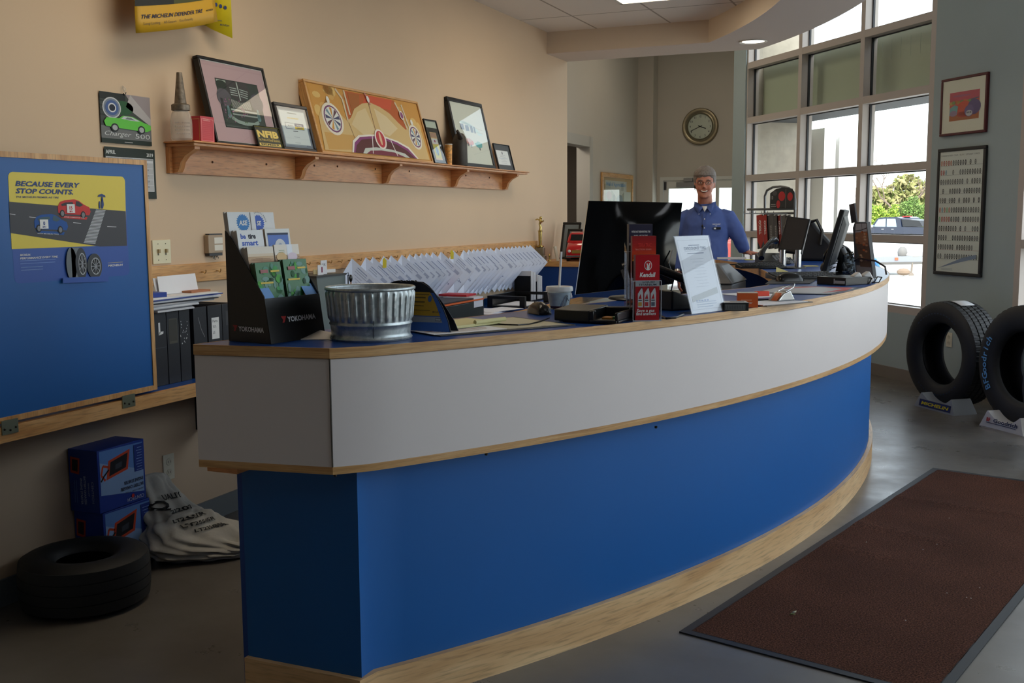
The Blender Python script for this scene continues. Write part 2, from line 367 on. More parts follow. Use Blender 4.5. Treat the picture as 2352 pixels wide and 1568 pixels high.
# ---------------------------------------------------------------- window wall
ALU = M((188, 180, 174), .5, name='window_frame_paint'); ALUD = M((44, 46, 50), .5, name='dark_gasket')
ROWS = [.6, 1.2, 1.8, 2.41, 2.985, 3.6]
def windows(idx, P0, P1, cols, rows, wallm, z_top=HIGH, spandrel=False):
    """glazed wall from plan point P0 to P1, looked at from inside with P0 at the far end; cols = distances of the posts from P0"""
    D = (P1-P0).normalized(); N = Vector((-D.y, D.x, 0));
    if N.dot(Vector((-1.5, 4, 0))-P0) > 0: N = -N                          # N points outdoors
    def T(u, off, z): return P0+D*u+N*off+Vector((0, 0, z))
    def bar(mb, u0, u1, o0, o1, z0, z1, mat=None):
        v = [T(u, o, z) for z in (z0, z1) for o in (o0, o1) for u in (u0, u1)]
        mb.add(v, [(0, 2, 3, 1), (4, 5, 7, 6), (0, 1, 5, 4), (2, 6, 7, 3), (0, 4, 6, 2), (1, 3, 7, 5)], mat)
    f = MB(ALU); hw = .03
    for c in cols: bar(f, c-hw, c+hw, 0, .13, rows[0], rows[-1])
    for z in rows: bar(f, cols[0], cols[-1], .001, .131, z-hw-.002, z+hw+.002)
    wo = struct(f.build('window_%d' % idx))
    g = MB(ALUD)
    for a, b in zip(cols, cols[1:]):
        for z0, z1 in zip(rows, rows[1:]):
            bar(g, a+hw, b-hw, .085, .095, z1-hw-.012, z1-hw-.001); bar(g, a+hw, a+hw+.012, .07, .09, z0+hw, z1-hw); bar(g, b-hw-.012, b-hw, .07, .09, z0+hw, z1-hw)
            bar(g, a+hw, b-hw, .085, .095, z0+hw+.001, z0+hw+.01)
    g.build('gasket', wo)
    for a, b in zip(cols, cols[1:]):
        for z0, z1 in zip(rows, rows[1:]):
            p = MB(GLASS); p.quad(T(a+hw, .08, z0+hw), T(b-hw, .08, z0+hw), T(b-hw, .08, z1-hw), T(a+hw, .08, z1-hw)); p.build('glass_pane', wo)
    return T, bar
s0 = 10.62
cols1 = [s0-onw(px, 300)[0] for px in (1713, 1834, 1975, 2136)]
T1, bar1 = windows(1, Q0, Q1, cols1, ROWS, BLUEGREY)
w = MB(BLUEGREY); L1 = (Q1-Q0).length
bar1(w, cols1[0], L1, 0, .2, 0, ROWS[0]-.03); bar1(w, cols1[-1]+.03, L1, 0, .2, ROWS[0]-.03, HIGH); bar1(w, cols1[0], cols1[-1]+.03, 0, .2, ROWS[-1]+.03, HIGH)
struct(w.build('wall_window'))
w = MB(M((128, 120, 112), .6)); bar1(w, cols1[0], L1, -.012, 0, 0, .1); struct(w.build('baseboard_window'))
w = MB(M((116, 122, 126), .6)); w.box(XW, XW+.012, -3.2, 8.88, 0, .1); struct(w.build('baseboard_left'))
L2 = (Q2-Q1).length; L3 = (Q3-Q2).length; L4 = (Q4-Q3).length
for k, (A, B, L, n, rows, e) in enumerate(((Q1, Q2, L2, 3, [.55, 1.19, 1.79, 2.42, 3.0, 3.6], .12), (Q2, Q3, L3, 4, ROWS, .15))):
    cs = [e+(L-2*e)*i/n for i in range(n+1)]
    T2, bar2 = windows(k+2, A, B, cs, rows, BLUEGREY)
    w = MB(BLUEGREY); bar2(w, 0, L, 0, .2, 0, rows[0]-.03); bar2(w, 0, L, 0, .2, rows[-1]+.03, HIGH); bar2(w, -.02, e-.03, 0, .2, 0, HIGH); bar2(w, L-e+.03, L+.02, 0, .2, 0, HIGH)
    struct(w.build('wall_lobby'))
w = MB(BLUEGREY); w.prism([tuple(Q3.xy), tuple(Q4.xy), (3.7, -3.2), (3.72, 1.4)], 0, HIGH); struct(w.build('wall_right'))
# daylight portals over the openings (they only guide the sampling of the sky)
def portal(A, B, z0, z1, off=.25):
    D = (B-A).normalized(); N = Vector((-D.y, D.x, 0))
    if N.dot(Vector((-1.5, 4, 0))-A) > 0: N = -N
    l = bpy.data.lights.new('daylight_portal', 'AREA'); l.shape = 'RECTANGLE'; l.size = (B-A).length; l.size_y = z1-z0; l.cycles.is_portal = True
    o = bpy.data.objects.new('daylight_portal', l); COL.objects.link(o)
    c = (A+B)/2+N*off; c.z = (z0+z1)/2
    o.matrix_basis = frame(c, D if D.cross(Vector((0, 0, 1))).dot(N) > 0 else -D, (0, 0, 1))
for A, B in ((Q0, Q1), (Q1, Q2), (Q2, Q3)): portal(A, B, .6, 3.6)
# ---------------------------------------------------------------- ceilings and the curved soffit
SC = (-7.13, 4.66); SRO, SRI = 7.0, 6.46; SZ = 2.745; BY0, BY1 = 8.385, 8.88
TILE = M((196, 188, 180), .85, name='ceiling_tile', noise=.05, nscale=120)
def grid_ceiling():
    m = bpy.data.materials.new('ceiling_tiles'); m.use_nodes = True; n = m.node_tree; p = n.nodes['Principled BSDF']; p.inputs['Roughness'].default_value = .85
    tc = n.nodes.new('ShaderNodeTexCoord'); mp = n.nodes.new('ShaderNodeMapping'); mp.inputs['Location'].default_value = (-.28, .445, 0)
    br = n.nodes.new('ShaderNodeTexBrick'); br.offset = 0; br.squash = 1; br.inputs['Scale'].default_value = 1
    br.inputs['Brick Width'].default_value = .61; br.inputs['Row Height'].default_value = .915; br.inputs['Mortar Size'].default_value = .009; br.inputs['Mortar Smooth'].default_value = .2
    for k, c in (('Color1', 'ece6e0'), ('Color2', 'e8e2dc'), ('Mortar', 'aaa29a')): br.inputs[k].default_value = (*lin(c), 1)
    n.links.new(tc.outputs['Object'], mp.inputs[0]); n.links.new(mp.outputs[0], br.inputs[0]); n.links.new(br.outputs[0], p.inputs['Base Color'])
    return m
def circ_x(r, y): return SC[0]+math.sqrt(max(0, r*r-(y-SC[1])**2))
aI1 = math.degrees(math.asin((BY0-SC[1])/SRI)); aO1 = math.degrees(math.asin((BY1-SC[1])/SRO))
aI0 = -math.degrees(math.acos((XW-SC[0])/SRI)); aO0 = -math.degrees(math.acos((XW-SC[0])/SRO))
inner = arc(*SC, SRI, aI0, aI1, 48); outer = arc(*SC, SRO, aO0, aO1, 48)
w = MB(grid_ceiling()); w.prism([(XW, BY0)]+inner[::-1], CEIL, CEIL+.05); struct(w.build('ceiling'))
w = MB(SOFF); ring = outer+[(XW-.0, BY1), (XW, BY0)]+inner[::-1]
w.prism(ring, SZ, SZ+.004); w.strip([(XW, BY0)]+inner[::-1], SZ+.004, HIGH, .004, M((218, 202, 182), .8, name='bulkhead_paint')); w.strip(outer+[(XW, BY1)], SZ+.004, HIGH, .004, SOFF); struct(w.build('soffit'))
w = MB(M((190, 186, 180), .85)); w.prism([(-4.6, -3.4), (3.7, -3.4), (3.7, 1.4), (2.9, 5.5), (Q1.x+.15, Q1.y+.15), (Q0.x+.15, Q0.y+.15), (-2.1, 15.8), (-4.6, 15.8)], HIGH, HIGH+.1); struct(w.build('ceiling_lobby'))
# lights of the room: a lensed troffer in the grid and a downlight in the soffit
LENS = M((255, 236, 206), .6, name='lit_lens', emit=5.5)
def troffer(x, y, label):
    t = thing('ceiling_light', label, 'ceiling light', (x, y, CEIL))
    f = MB(M((225, 225, 222), .5)); w2, l2 = .3, .6
    for a in ((-w2, w2, -l2, -l2+.025), (-w2, w2, l2-.025, l2), (-w2, -w2+.025, -l2, l2), (w2-.025, w2, -l2, l2)): f.box(*a, -.012, 0)
    f.build('frame', t, local=True)
    g = MB(LENS); g.box(-w2+.025, w2-.025, -l2+.025, l2-.025, -.008, -.001); g.build('diffuser', t, local=True)
    return t
troffer(-2.27+.3-.02, 7.48-.6, 'lensed fluorescent panel in the tiled ceiling above the monitors')
troffer(-2.2, 3.6, 'lensed fluorescent panel in the tiled ceiling above the near desk')
p = onz(1730, 95, SZ)
t = thing('recessed_downlight', 'round recessed downlight in the curved soffit', 'downlight', (p.x, p.y, SZ))
f = MB(M((232, 230, 226), .4)); f.lathe([(.085, -.001), (.105, -.008), (.108, -.002), (.085, .0)], 28); f.build('trim_ring', t, local=True)
f = MB(M((255, 244, 225), .5, name='lit_lamp', emit=4)); f.lathe([(.001, -.002), (.085, -.002)], 28); f.build('lamp', t, local=True)

t = thing('room_fill_light', 'unseen fill lamp added in the room behind the hall door', 'ceiling light', (HALL_X-.9, (HD0+HD1)/2, 2.69)); f = MB(M((255, 244, 225), .5, name='room_fill_glow', emit=16)); f.lathe([(.001, -.03), (.3, -.03), (.33, -.0)], 24); f.build('diffuser', t, local=True)  # unseen lamp added to brighten the view through the door opening
for x, y, e_, c_ in ((-3.4, 10.3, 8.5, (255, 238, 212)), (-3.0, 13.2, 5.5, (255, 238, 212)), (.2, -1.2, 2.2, (246, 250, 255)), (1.8, 1.8, 3.5, (246, 250, 255))):
    t = thing('high_fill_light', 'unseen round fill lamp on the high ceiling', 'ceiling light', (x, y, HIGH), 0, 'unseen high fill lamps'); f = MB(M(c_, .5, name='high_fill_glow', emit=e_)); f.lathe([(.001, -.05), (.42, -.05), (.45, -.0)], 32); f.build('diffuser', t, local=True)  # unseen: first pair lift the hall, last pair added to fill the counter end
# ================================================================ COUNTER
BLUE = M((20, 92, 164), .42, name='blue_laminate', noise=.03, nscale=2); BLUETOP = M((20, 66, 140), .3, name='blue_counter_laminate', noise=.02, nscale=3, spec=.3)
FASC = M((214, 207, 206), .42, name='grey_white_laminate', noise=.015, nscale=2)
CC = (-6.65, 6.05); RO, RI, TOPZ = 6.305, 5.88, 1.07
cA, cB = (-1.94, 2.335), (-1.537, 2.392)
a0 = math.degrees(math.atan2(cB[1]-CC[1], cB[0]-CC[0])); a1 = math.degrees(math.asin((8.22-CC[1])/RO))
front = arc(*CC, RO, a0, a1, 60); front[0] = cB
inn = [(-1.66, 3.0), (-1.55, 3.3), (-1.44, 3.66), (-1.33, 4.0), (-1.18, 4.4), (-1.02, 4.8), (-.9, 5.08), (-.855, 5.28)]
inn += [(-.853, 5.42), (-.878, 5.66), (-.93, 5.95), (-.99, 6.23), (-1.09, 6.62), (-1.2, 7.0), (-1.33, 7.36), (-1.46, 7.68), (-1.62, 7.98), (-1.72, 8.13)]
ctr = thing('reception_counter', 'curved reception counter with blue base, pale fascia and oak edging', 'counter', (-1.2, 4.5, 0))
top = [cA]+front+[(-1.0, 8.24)]+inn[::-1]+[(-1.86, 2.72)]
t = MB(BLUETOP); t.prism(top, TOPZ-.03, TOPZ, side=OAK_EDGE); t.build('worktop', ctr)
def offp(path, d):
    o = []
    for i, p in enumerate(path):
        a = path[max(i-1, 0)]; b = path[min(i+1, len(path)-1)]; v = Vector((b[0]-a[0], b[1]-a[1])).normalized(); o.append((p[0]-v.y*d, p[1]+v.x*d))
    return o
loop = [cA]+front
t = MB(OAK_EDGE); t.strip(loop, TOPZ-.0275, TOPZ+.0006, -.004); t.strip(inn, TOPZ-.045, TOPZ+.0006, .005)
t.strip([(-1.86, 2.72), cA], TOPZ-.0275, TOPZ+.0006, -.004); t.build('edge_trim', ctr)
t = MB(FASC); t.strip([(p[0], p[1]) for p in loop], TOPZ-.325, TOPZ-.0275, .018); t.build('fascia', ctr)
t = MB(M((70, 66, 62), .6)); s_ = .0015
for q in (cB,): t.box(q[0]-s_, q[0]+s_, q[1]-s_-.001, q[1]+s_, TOPZ-.325, TOPZ-.0275)
t.build('corner_joint', ctr)
t = MB(OAK_EDGE); t.strip(loop, TOPZ-.346, TOPZ-.325, .03); t.build('lower_trim', ctr)
# base set back under the fascia
bB = (-1.512, 2.474); bA = (-1.888, 2.478); RB = 6.225
b0 = math.degrees(math.atan2(bB[1]-CC[1], bB[0]-CC[0])); base = [bA, bB]+arc(*CC, RB, b0+.5, a1-.5, 56)
t = MB(BLUE); t.strip(base, .115, TOPZ-.346, .02); t.strip([(-1.86, 2.9), bA], .115, TOPZ-.346, -.018); t.build('base_panel', ctr)
t = MB(M((24, 70, 150), .5)); t.box(-1.95, -1.5, 2.5, 2.52, .73, .75); t.strip(offp(base[1:], .4), .0, TOPZ-.35, .02); t.strip([(-1.72, 8.1), (-1.0, 8.2), (-.8, 8.18)], 0, TOPZ-.05, .02); t.build('inner_panel', ctr)
t = MB(OAK_PALE); t.strip([(bA[0]-.02, bA[1]-.016)]+[(bB[0]+.006, bB[1]-.02)]+offp(base[2:], -.022), 0, .118, .021); t.build('baseboard', ctr)
t = MB(PINE); t.box(-1.965, -1.86, 2.40, 2.46, TOPZ-.375, TOPZ-.346); t.build('cleat', ctr)
for px, py in ((560, 1071), (763, 1092), (1112, 1043), (1504, 981)): t = MB(M((60, 60, 62), .4, 1)); p = onz(px, py, TOPZ-.347); t.lathe([(.001, -.008), (.005, -.006), (.005, .0)], 8, c=(p.x, p.y+.015, TOPZ-.346)); t.build('screw', ctr)
# ---------------------------------------------------------------- wall ledge, hinged flap, hook rail
LX, LZ_ = -2.79, .762
led = thing('wall_desk', 'long blue desk ledge with an oak front bar along the tan wall', 'desk', (XW, 5, 0))
t = MB(BLUETOP); t.box(XW, LX, 1.3, 8.84, LZ_-.03, LZ_); t.build('desktop', led)
t = MB(OAK); t.box(LX, LX+.022, 1.3, 8.84, LZ_-.05, LZ_+.001); t.build('front_bar', led)
for y in (3.84, 5.6, 7.6): t = MB(BLK); t.prism([(XW, y), (LX-.02, y), (LX-.02, y+.02), (XW, y+.02)], .45, LZ_-.03); t.build('bracket', led)
t = MB(BLUE); t.box(XW+.001, XW+.012, 2.1, 8.0, LZ_, LZ_+.05); t.build('back_strip', led)
FXP = -2.775
fy1 = onx(335, 368, FXP).y; fz1 = onx(335, 368, FXP).z; fz0 = onx(363, 893, FXP).z; fy0 = 2.28
flap = thing('counter_flap', 'raised blue flap with oak edging standing upright on the wall desk', 'counter flap', (FXP, 2.7, fz0))
t = MB(BLUE); t.box(FXP-.03, FXP, fy0+.018, fy1-.018, fz0+.018, fz1-.018); t.build('panel', flap)
t = MB(OAK)
t.box(FXP-.034, FXP+.004, fy0, fy1, fz1-.018, fz1); t.box(FXP-.034, FXP+.004, fy0, fy1, fz0, fz0+.018)
t.box(FXP-.034, FXP+.004, fy1-.018, fy1, fz0+.018, fz1-.018); t.box(FXP-.034, FXP+.004, fy0, fy0+.018, fz0+.018, fz1-.018); t.build('edge_trim', flap)
for px, py in ((22, 980), (295, 921)):
    c = onx(px, py, LX+.022); h = MB(M((168, 170, 140), .35, 1)); h.prism([(c.y-.032, c.z-.022), (c.y+.032, c.z-.022), (c.y+.032, c.z+.024), (c.y-.032, c.z+.024)], LX+.022, LX+.025)
    h.v = [(z, x, y) for x, y, z in h.v]
    for dy in (-.022, 0, .022): h.ball((LX+.025, c.y+dy, c.z-(.004 if dy else .01)), .004, 8, M((60, 58, 50), .4, 1))
    h.build('hinge', flap)
rail = thing('hook_rail', 'long oak rail of brass cup hooks on the wall over the desk', 'hook rail', (XW, 5, 1.17))
t = MB(OAK); t.box(XW, XW+.019, 2.2, 8.12, 1.128, 1.212); t.build('board', rail, bevel=.003)
HOOKY = [3.9+.1056*i for i in range(40)]
hk = None
BRASS = M((150, 118, 62), .35, 1)
for i, y in enumerate(HOOKY):
    if hk is None:
        h = MB(BRASS); h.tube([(XW+.019, y, 1.172), (XW+.034, y, 1.172), (XW+.04, y, 1.166), (XW+.046, y, 1.172), (XW+.046, y, 1.182)], .0022, 6); hk = h.build('hook', rail)
    else:
        c = hk.copy(); COL.objects.link(c); c.location = (0, y-HOOKY[0], 0)
# ---------------------------------------------------------------- work orders hanging by a corner from the hooks, each sheet a thing
random.seed(11)
SHEET = M((218, 227, 246), .75, name='carbonless_paper', noise=.02, nscale=12); PRINT = M((136, 150, 186), .8); PRINT2 = M((172, 182, 208), .8)
def sheet(name='work_order'):
    ph = math.radians(43); W2, H2 = .205, .262; c, q = math.cos(ph), math.sin(ph); a = Art(Matrix())
    def R(u, v):                                                   # the sheet folds a little round its hook: one half stands out, the other lies back
        x, z = u*c+v*q, -u*q+v*c
        return (x*.74, x*.67, z) if x >= 0 else (x*-.0+x*.2, x*.98, z)
    def put(u0, v0, u1, v1, mat, l):
        P = [R(u0, v0), R(u1, v0), R(u1, v1), R(u0, v1)]; n = (.67*l*.0006, -.74*l*.0006, 0)
        a.add([tuple(p[i]+n[i] for i in range(3)) for p in P], [(0, 1, 2, 3)], mat)
    k = W2/H2*1.0
    cut = min(H2, W2*c/q)                                          # fold line meets the far edge here
    a.add([R(0, 0), R(W2, 0), R(W2, -H2), R(H2*0+(H2)*q/c if H2*q/c < W2 else W2, -H2 if H2*q/c < W2 else -W2*c/q)], [(0, 3, 2, 1)], SHEET)
    e = (H2*q/c, -H2) if H2*q/c < W2 else (W2, -W2*c/q)
    a.add([R(0, 0), R(*e), R(0, -H2)], [(0, 2, 1)], SHEET) if e[1] == -H2 else a.add([R(0, 0), R(*e), R(W2, -H2), R(0, -H2)], [(0, 3, 2, 1)], SHEET)
    for i in range(3): put(.06, -.02-.012*i, .06+.1*random.uniform(.5, 1), -.016-.012*i, PRINT2 if i else PRINT, 1)
    put(.15, -.04, .19, -.02, PRINT2, 1)
    for i in range(6): v = -.06-.014*i; put(max(.02, -v*1.15), v, max(.02, -v*1.15)+.09*random.uniform(.3, 1)*(1-i*.12), v+.003, PRINT2, 1)
    for i in range(2): put(.165+.012*i, -.13, .172+.012*i, -.12, PRINT, 1)
    return a.build(name, None)
protos = [sheet() for _ in range(4)]
tops = [803, 835, 851, 876, 893, 918, 936, 950, 963, 975, 989, 1008, 1037, 1060, 1072, 1083, 1092, 1103, 1115, 1122, 1136, 1147, 1155, 1163, 1172, 1180, 1188, 1197, 1206, 1213]
STY = M((226, 210, 60), .6)
for i, px in enumerate(tops):
    y = onx(px, 585-(px-803)*.066, XW+.05).y
    o = protos[i] if i < 4 else protos[i % 4].copy()
    if i >= 4: COL.objects.link(o)
    o.matrix_basis = Matrix.Translation((XW+.064+.0004*(i % 3), y, 1.186)) @ Matrix.Rotation(math.radians(3*math.sin(i*2.1)), 4, 'Z')
    tag(o, 'printed blue-white work order hung by one corner in the row on the oak rail', 'paper', 'work orders on the hook rail')
for px, py in ((883, 603), (1038, 584)):
    p = onx(px, py, XW+.12); g = MB(STY); g.T = frame(p, (.74, .67, 0), (0, 0, 1)); g.prism([(-.011, -.03), (.011, -.03), (.013, .012), (0, .03), (-.01, .02)], 0, .0006); tag(g.build('flag_note', None), 'yellow flag note stuck on a hanging work order', 'sticky note', 'yellow flags on the work orders')
# ---------------------------------------------------------------- the hung things on the wall
SW = lambda n, px, py: None
def plate(px0, py0, px1, py1, name, label, kind, X=XW, th=.006):
    a = onx(px0, py1, X); b = onx(px1, py0, X); cy, cz = (a.y+b.y)/2, (a.z+b.z)/2; hw, hh = abs(b.y-a.y)/2, abs(b.z-a.z)/2
    t = thing(name, label, kind, (X, cy, cz))
    IV = M((226, 220, 188), .4, name='ivory_plastic')
    p = MB(IV); p.box(0, th, -hw, hw, -hh, hh); p.build('cover_plate', t, local=True, bevel=.002)
    return t, hw, hh, IV
t, hw, hh, IV = plate(350, 550, 389, 607, 'light_switch', 'ivory two-gang toggle switch plate on the wall beside the flap', 'light switch')
for dy in (-hw*.42, hw*.42):
    m_ = MB(M((170, 150, 110), .4)); m_.box(.006, .016, dy-.005, dy+.005, -.004, .012); m_.build('toggle', t, local=True)
    m_ = MB(M((110, 104, 86), .5)); m_.box(.006, .007, dy-.004, dy+.004, -.014, -.005)
    for z in (-.035, .035): m_.box(.006, .0075, dy-.002, dy+.002, z-.002, z+.002)
    m_.build('slot', t, local=True)
def outlet(T, label):
    t = thing('wall_outlet', label, 'outlet', mat=T)
    p = MB(M((222, 218, 200), .45)); p.box(-.035, .035, -.058, .058, 0, .006); p.build('cover_plate', t, local=True, bevel=.002)
    for z in (-.024, .024):
        q = MB(M((210, 205, 186), .4)); q.lathe([(.001, .008), (.016, .008), (.017, .006)], 20, c=(0, z, 0)); q.build('socket', t, local=True)
        k = MB(BLACK); k.box(-.007, -.005, z-.004, z+.006, .008, .0085); k.box(.005, .007, z-.004, z+.005, .008, .0085); k.build('slot', t, local=True)
outlet(frame(onx(386, 1072, XW), (0, 1, 0), (0, 0, 1)), 'ivory duplex outlet low on the wall above the white sack')
s, z = onw(2181, 775); outlet(frame(wpt(s, 0, .415), -WD, (0, 0, 1)), 'ivory outlet low on the blue-grey wall, seen through a tyre')
# thermostat
a = onx(478, 583, XW+.03); b = onx(515, 538, XW+.03)
t = thing('thermostat', 'taupe wall thermostat with pale labels and dangling leads', 'thermostat', (XW, (a.y+b.y)/2, (a.z+b.z)/2)); hw, hh = .052, .042
p = MB(M((172, 152, 128), .5)); p.box(0, .028, -hw, hw, -hh, hh); p.build('case', t, local=True, bevel=.003)
p = MB(M((226, 222, 210), .5)); p.box(.028, .0285, -.01, .05, .002, .03); p.box(.028, .0285, -.01, .05, -.03, -.004); p.build('label_strip', t, local=True)
p = MB(DGREY); p.box(.004, .026, -hw+.006, hw-.004, -hh-.012, -hh); p.build('terminal', t, local=True); p = MB(DGREY); p.box(.004, .026, -hw+.01, hw, hh, hh+.006); p.build('terminal', t, local=True)
p = MB(BLACK)
for i in range(5): p.tube([(.012, -.02+.012*i, -hh-.01), (.016, -.018+.012*i, -hh-.02-.006*(i % 3))], .0015, 5)
p.build('lead', t, local=True)
# ---------------------------------------------------------------- shelf on corbels
SHD = .155; SY0, SY1, SHZ = 3.72, 7.5, 1.748
sh = thing('wall_shelf', 'varnished oak wall shelf on five corbels holding frames and oil cans', 'shelf', (XW, 5.6, 1.62))
t = MB(PINE); t.box(XW, XW+SHD, SY0, SY1+.06, SHZ-.022, SHZ-.008); t.box(XW, XW+SHD+.012, SY0-.012, SY1+.075, SHZ-.008, SHZ); t.build('top_board', sh, bevel=.003)
t = MB(PINE); t.box(XW, XW+.02, SY0, SY1, 1.612, SHZ-.022)
for px, py in ((488, 372), (612, 377), (775, 382), (722, 380), (862, 388), (940, 393), (1070, 403), (1124, 408)):
    c = onx(px, py, XW+.021); t.ball((XW+.02, c.y, c.z), .006, 8, M((92, 58, 34), .6))
t.build('back_board', sh)
for y in (3.755, 4.69, 5.585, 6.52, 7.40):
    pr = [(.02, 0), (SHD-.012, 0), (SHD-.012, -.012), (SHD-.03, -.022), (.09, -.04), (.065, -.066), (.055, -.095), (.045, -.11), (.02, -.113)]
    c = MB(PINE); c.prism([(XW+a, b+SHZ-.022) for a, b in pr], y-.017, y+.017); c.v = [(a, d, b) for a, b, d in c.v]; c.f = [f[::-1] for f in c.f]; c.build('corbel', sh)
# ---------------------------------------------------------------- framed things leaning on the shelf
def qf(BL, BR, TL):
    r = BR-BL; T = frame(BL, r, TL-BL); u = Vector((T[0][1], T[1][1], T[2][1])); return T, r.length, (TL-BL).dot(u)
def framed(name, label, cat, T, w, h, fw, d, fmat, art, back=M((236, 234, 230), .7), glazed=True, group=None):
    t = thing(name, label, cat, mat=T, group=group)
    f = MB(fmat)
    f.box(0, w, 0, fw, -d, 0); f.box(0, w, h-fw, h, -d, 0); f.box(0, fw, fw, h-fw, -d, 0); f.box(w-fw, w, fw, h-fw, -d, 0)
    f.build('frame', t, local=True, bevel=min(.004, fw*.2))
    a = Art(Matrix.Identity(4), -.008); a.rect(fw, fw, w-fw, h-fw, back, 0); art(a, w, h); a.build('print', t, local=True, smooth=0)
    if glazed: g = MB(GLASS); g.quad((fw, fw, -.003), (w-fw, fw, -.003), (w-fw, h-fw, -.003), (fw, h-fw, -.003)); g.build('glazing', t, local=True)
    return t
def shelfq(bl, br, tl, xb, xt, tr=None):
    BL = onx(*bl, xb); BR = onx(*br, xb); TL = onx(*tl, xt); BL.z = BR.z = SHZ+.001
    return qf(BL, BR, TL)
P_ = lambda *c: M(c, .6)
def art_mauve(a, w, h):
    a.rect(.016, .016, w-.016, h-.016, M((196, 160, 168), .7), 1)
    x0, x1, y0, y1 = w*.21, w*.83, h*.22, h*.76; W_, H_ = x1-x0, y1-y0
    a.rect(x0-.006, y0-.006, x1+.006, y1+.006, P_(40, 44, 44), 2); a.rect(x0, y0, x1, y1, P_(52, 60, 58), 3)
    X = lambda u: x0+u*W_; Y = lambda v: y0+v*H_
    a.poly([(X(0), Y(.86)), (X(.25), Y(.9)), (X(.25), Y(1)), (X(0), Y(1))], P_(170, 180, 172), 4); a.ell(X(.1), Y(.9), .04, .02, P_(34, 44, 38), 5)
    a.ell(X(.1), Y(.62), W_*.17, H_*.2, P_(92, 84, 94), 4); a.ell(X(.9), Y(.6), W_*.16, H_*.2, P_(84, 76, 90), 4); a.rect(X(0), Y(.2), X(.06), Y(.6), P_(70, 66, 72), 4)
    a.poly([(X(.22), Y(1)), (X(.72), Y(1)), (X(.78), Y(.8)), (X(.62), Y(.62)), (X(.5), Y(.55)), (X(.36), Y(.62)), (X(.2), Y(.78))], P_(64, 58, 62), 5)
    for k in range(4):
        v = .86-.05*k; a.line([(X(.28), Y(v)), (X(.45), Y(v-.008))], .004, P_(170, 178, 176), 6); a.line([(X(.52), Y(v-.01)), (X(.72-.01*k), Y(v-.04))], .004, P_(170, 178, 176), 6)
    a.line([(X(.48), Y(1)), (X(.49), Y(.6))], .007, P_(190, 196, 194), 7)
    a.poly([(X(.24), Y(.62)), (X(.48), Y(.54)), (X(.74), Y(.62)), (X(.72), Y(.4)), (X(.5), Y(.4)), (X(.28), Y(.42))], P_(36, 34, 38), 5)
    for k in range(19):
        u = .26+.025*k; c = abs(u-.49); a.line([(X(u), Y(.55+c*.25)), (X(u+.01), Y(.42))], .003, P_(196, 194, 190), 6)
    a.line([(X(.2), Y(.38)), (X(.84), Y(.36))], .008, P_(180, 184, 182), 7); a.line([(X(.22), Y(.28)), (X(.84), Y(.27))], .007, P_(160, 166, 164), 7)
    for u in (.14, .87):
        for k in range(4): a.ell(X(u), Y(.24+.05*k), .014-.002*k, .014, P_(120, 150, 156), 7)
    a.line([(X(.18), Y(.2)), (X(.32), Y(.12)), (X(.5), Y(.09)), (X(.72), Y(.1)), (X(.84), Y(.16))], .017, P_(150, 164, 160), 7)
    random.seed(3)
    for k in range(46):
        u, v = random.choice((.12, .2, .5, .52))+random.gauss(0, .035), random.uniform(.1, .6); a.ell(X(u), Y(v), .004, .004, P_(150, 96, 130) if k % 3 else P_(90, 110, 80), 8, 6)
    a.line([(X(.0), Y(.005)), (X(1), Y(.005))], .004, P_(90, 100, 96), 8)
T, w, h = shelfq((500, 330), (640, 342), (456, 125), XW+.135, XW+.03); T2 = onx(455, 125, XW+.03); 
T, w, h = qf(Vector((XW+.13, onx(500, 332, XW+.13).y, SHZ+.001)), Vector((XW+.13, onx(648, 344, XW+.13).y, SHZ+.001)), onx(462, 127, XW+.036))
framed('framed_photo', 'black framed photo of a vintage car grille in a mauve mat', 'framed photo', T, w, h, .013, .03, BLACK, art_mauve)
def art_cert(a, w, h):
    a.rect(.03, .03, w-.03, h-.03, M((150, 160, 176), .5), 1); a.rect(.036, .036, w-.036, h-.036, M((225, 228, 234), .7), 2)
    c = w/2
    a.rect(w*.36, h*.8, w*.64, h*.815, P_(130, 134, 142), 3); a.rect(w*.33, h*.69, w*.67, h*.715, P_(226, 204, 150), 3)
    a.rect(w*.22, h*.47, w*.78, h*.6, NAVY, 3); a.rect(w*.23, h*.478, w*.5, h*.592, P_(228, 230, 236), 4); a.rect(w*.5, h*.478, w*.77, h*.53, YEL, 4)
    a.text('MICHELIN', w*.365, h*.525, .009, NAVY, 5, .01, align='CENTER'); a.text('CERTIFIED', w*.635, h*.545, .0105, WHITE, 5, .012, align='CENTER'); a.rect(w*.54, h*.495, w*.73, h*.507, NAVY, 5)
    a.lines(w*.42, h*.42, w*.16, 1, .01, .004, P_(90, 94, 104), 3); a.lines(w*.4, h*.3, w*.2, 3, .03, .002, P_(170, 174, 186), 3); a.text('MICHELIN', w*.74, h*.12, .008, NAVY, 3, .01)
T, w, h = qf(Vector((XW+.12, onx(655, 340, XW+.12).y, SHZ+.001)), Vector((XW+.12, onx(730, 348, XW+.12).y, SHZ+.001)), onx(632, 233, XW+.06))
framed('framed_certificate', 'grey framed white certificate between the mauve photo and the car painting', 'framed certificate', T, w, h, .018, .02, M((52, 50, 54), .4), art_cert, M((120, 128, 146), .5))
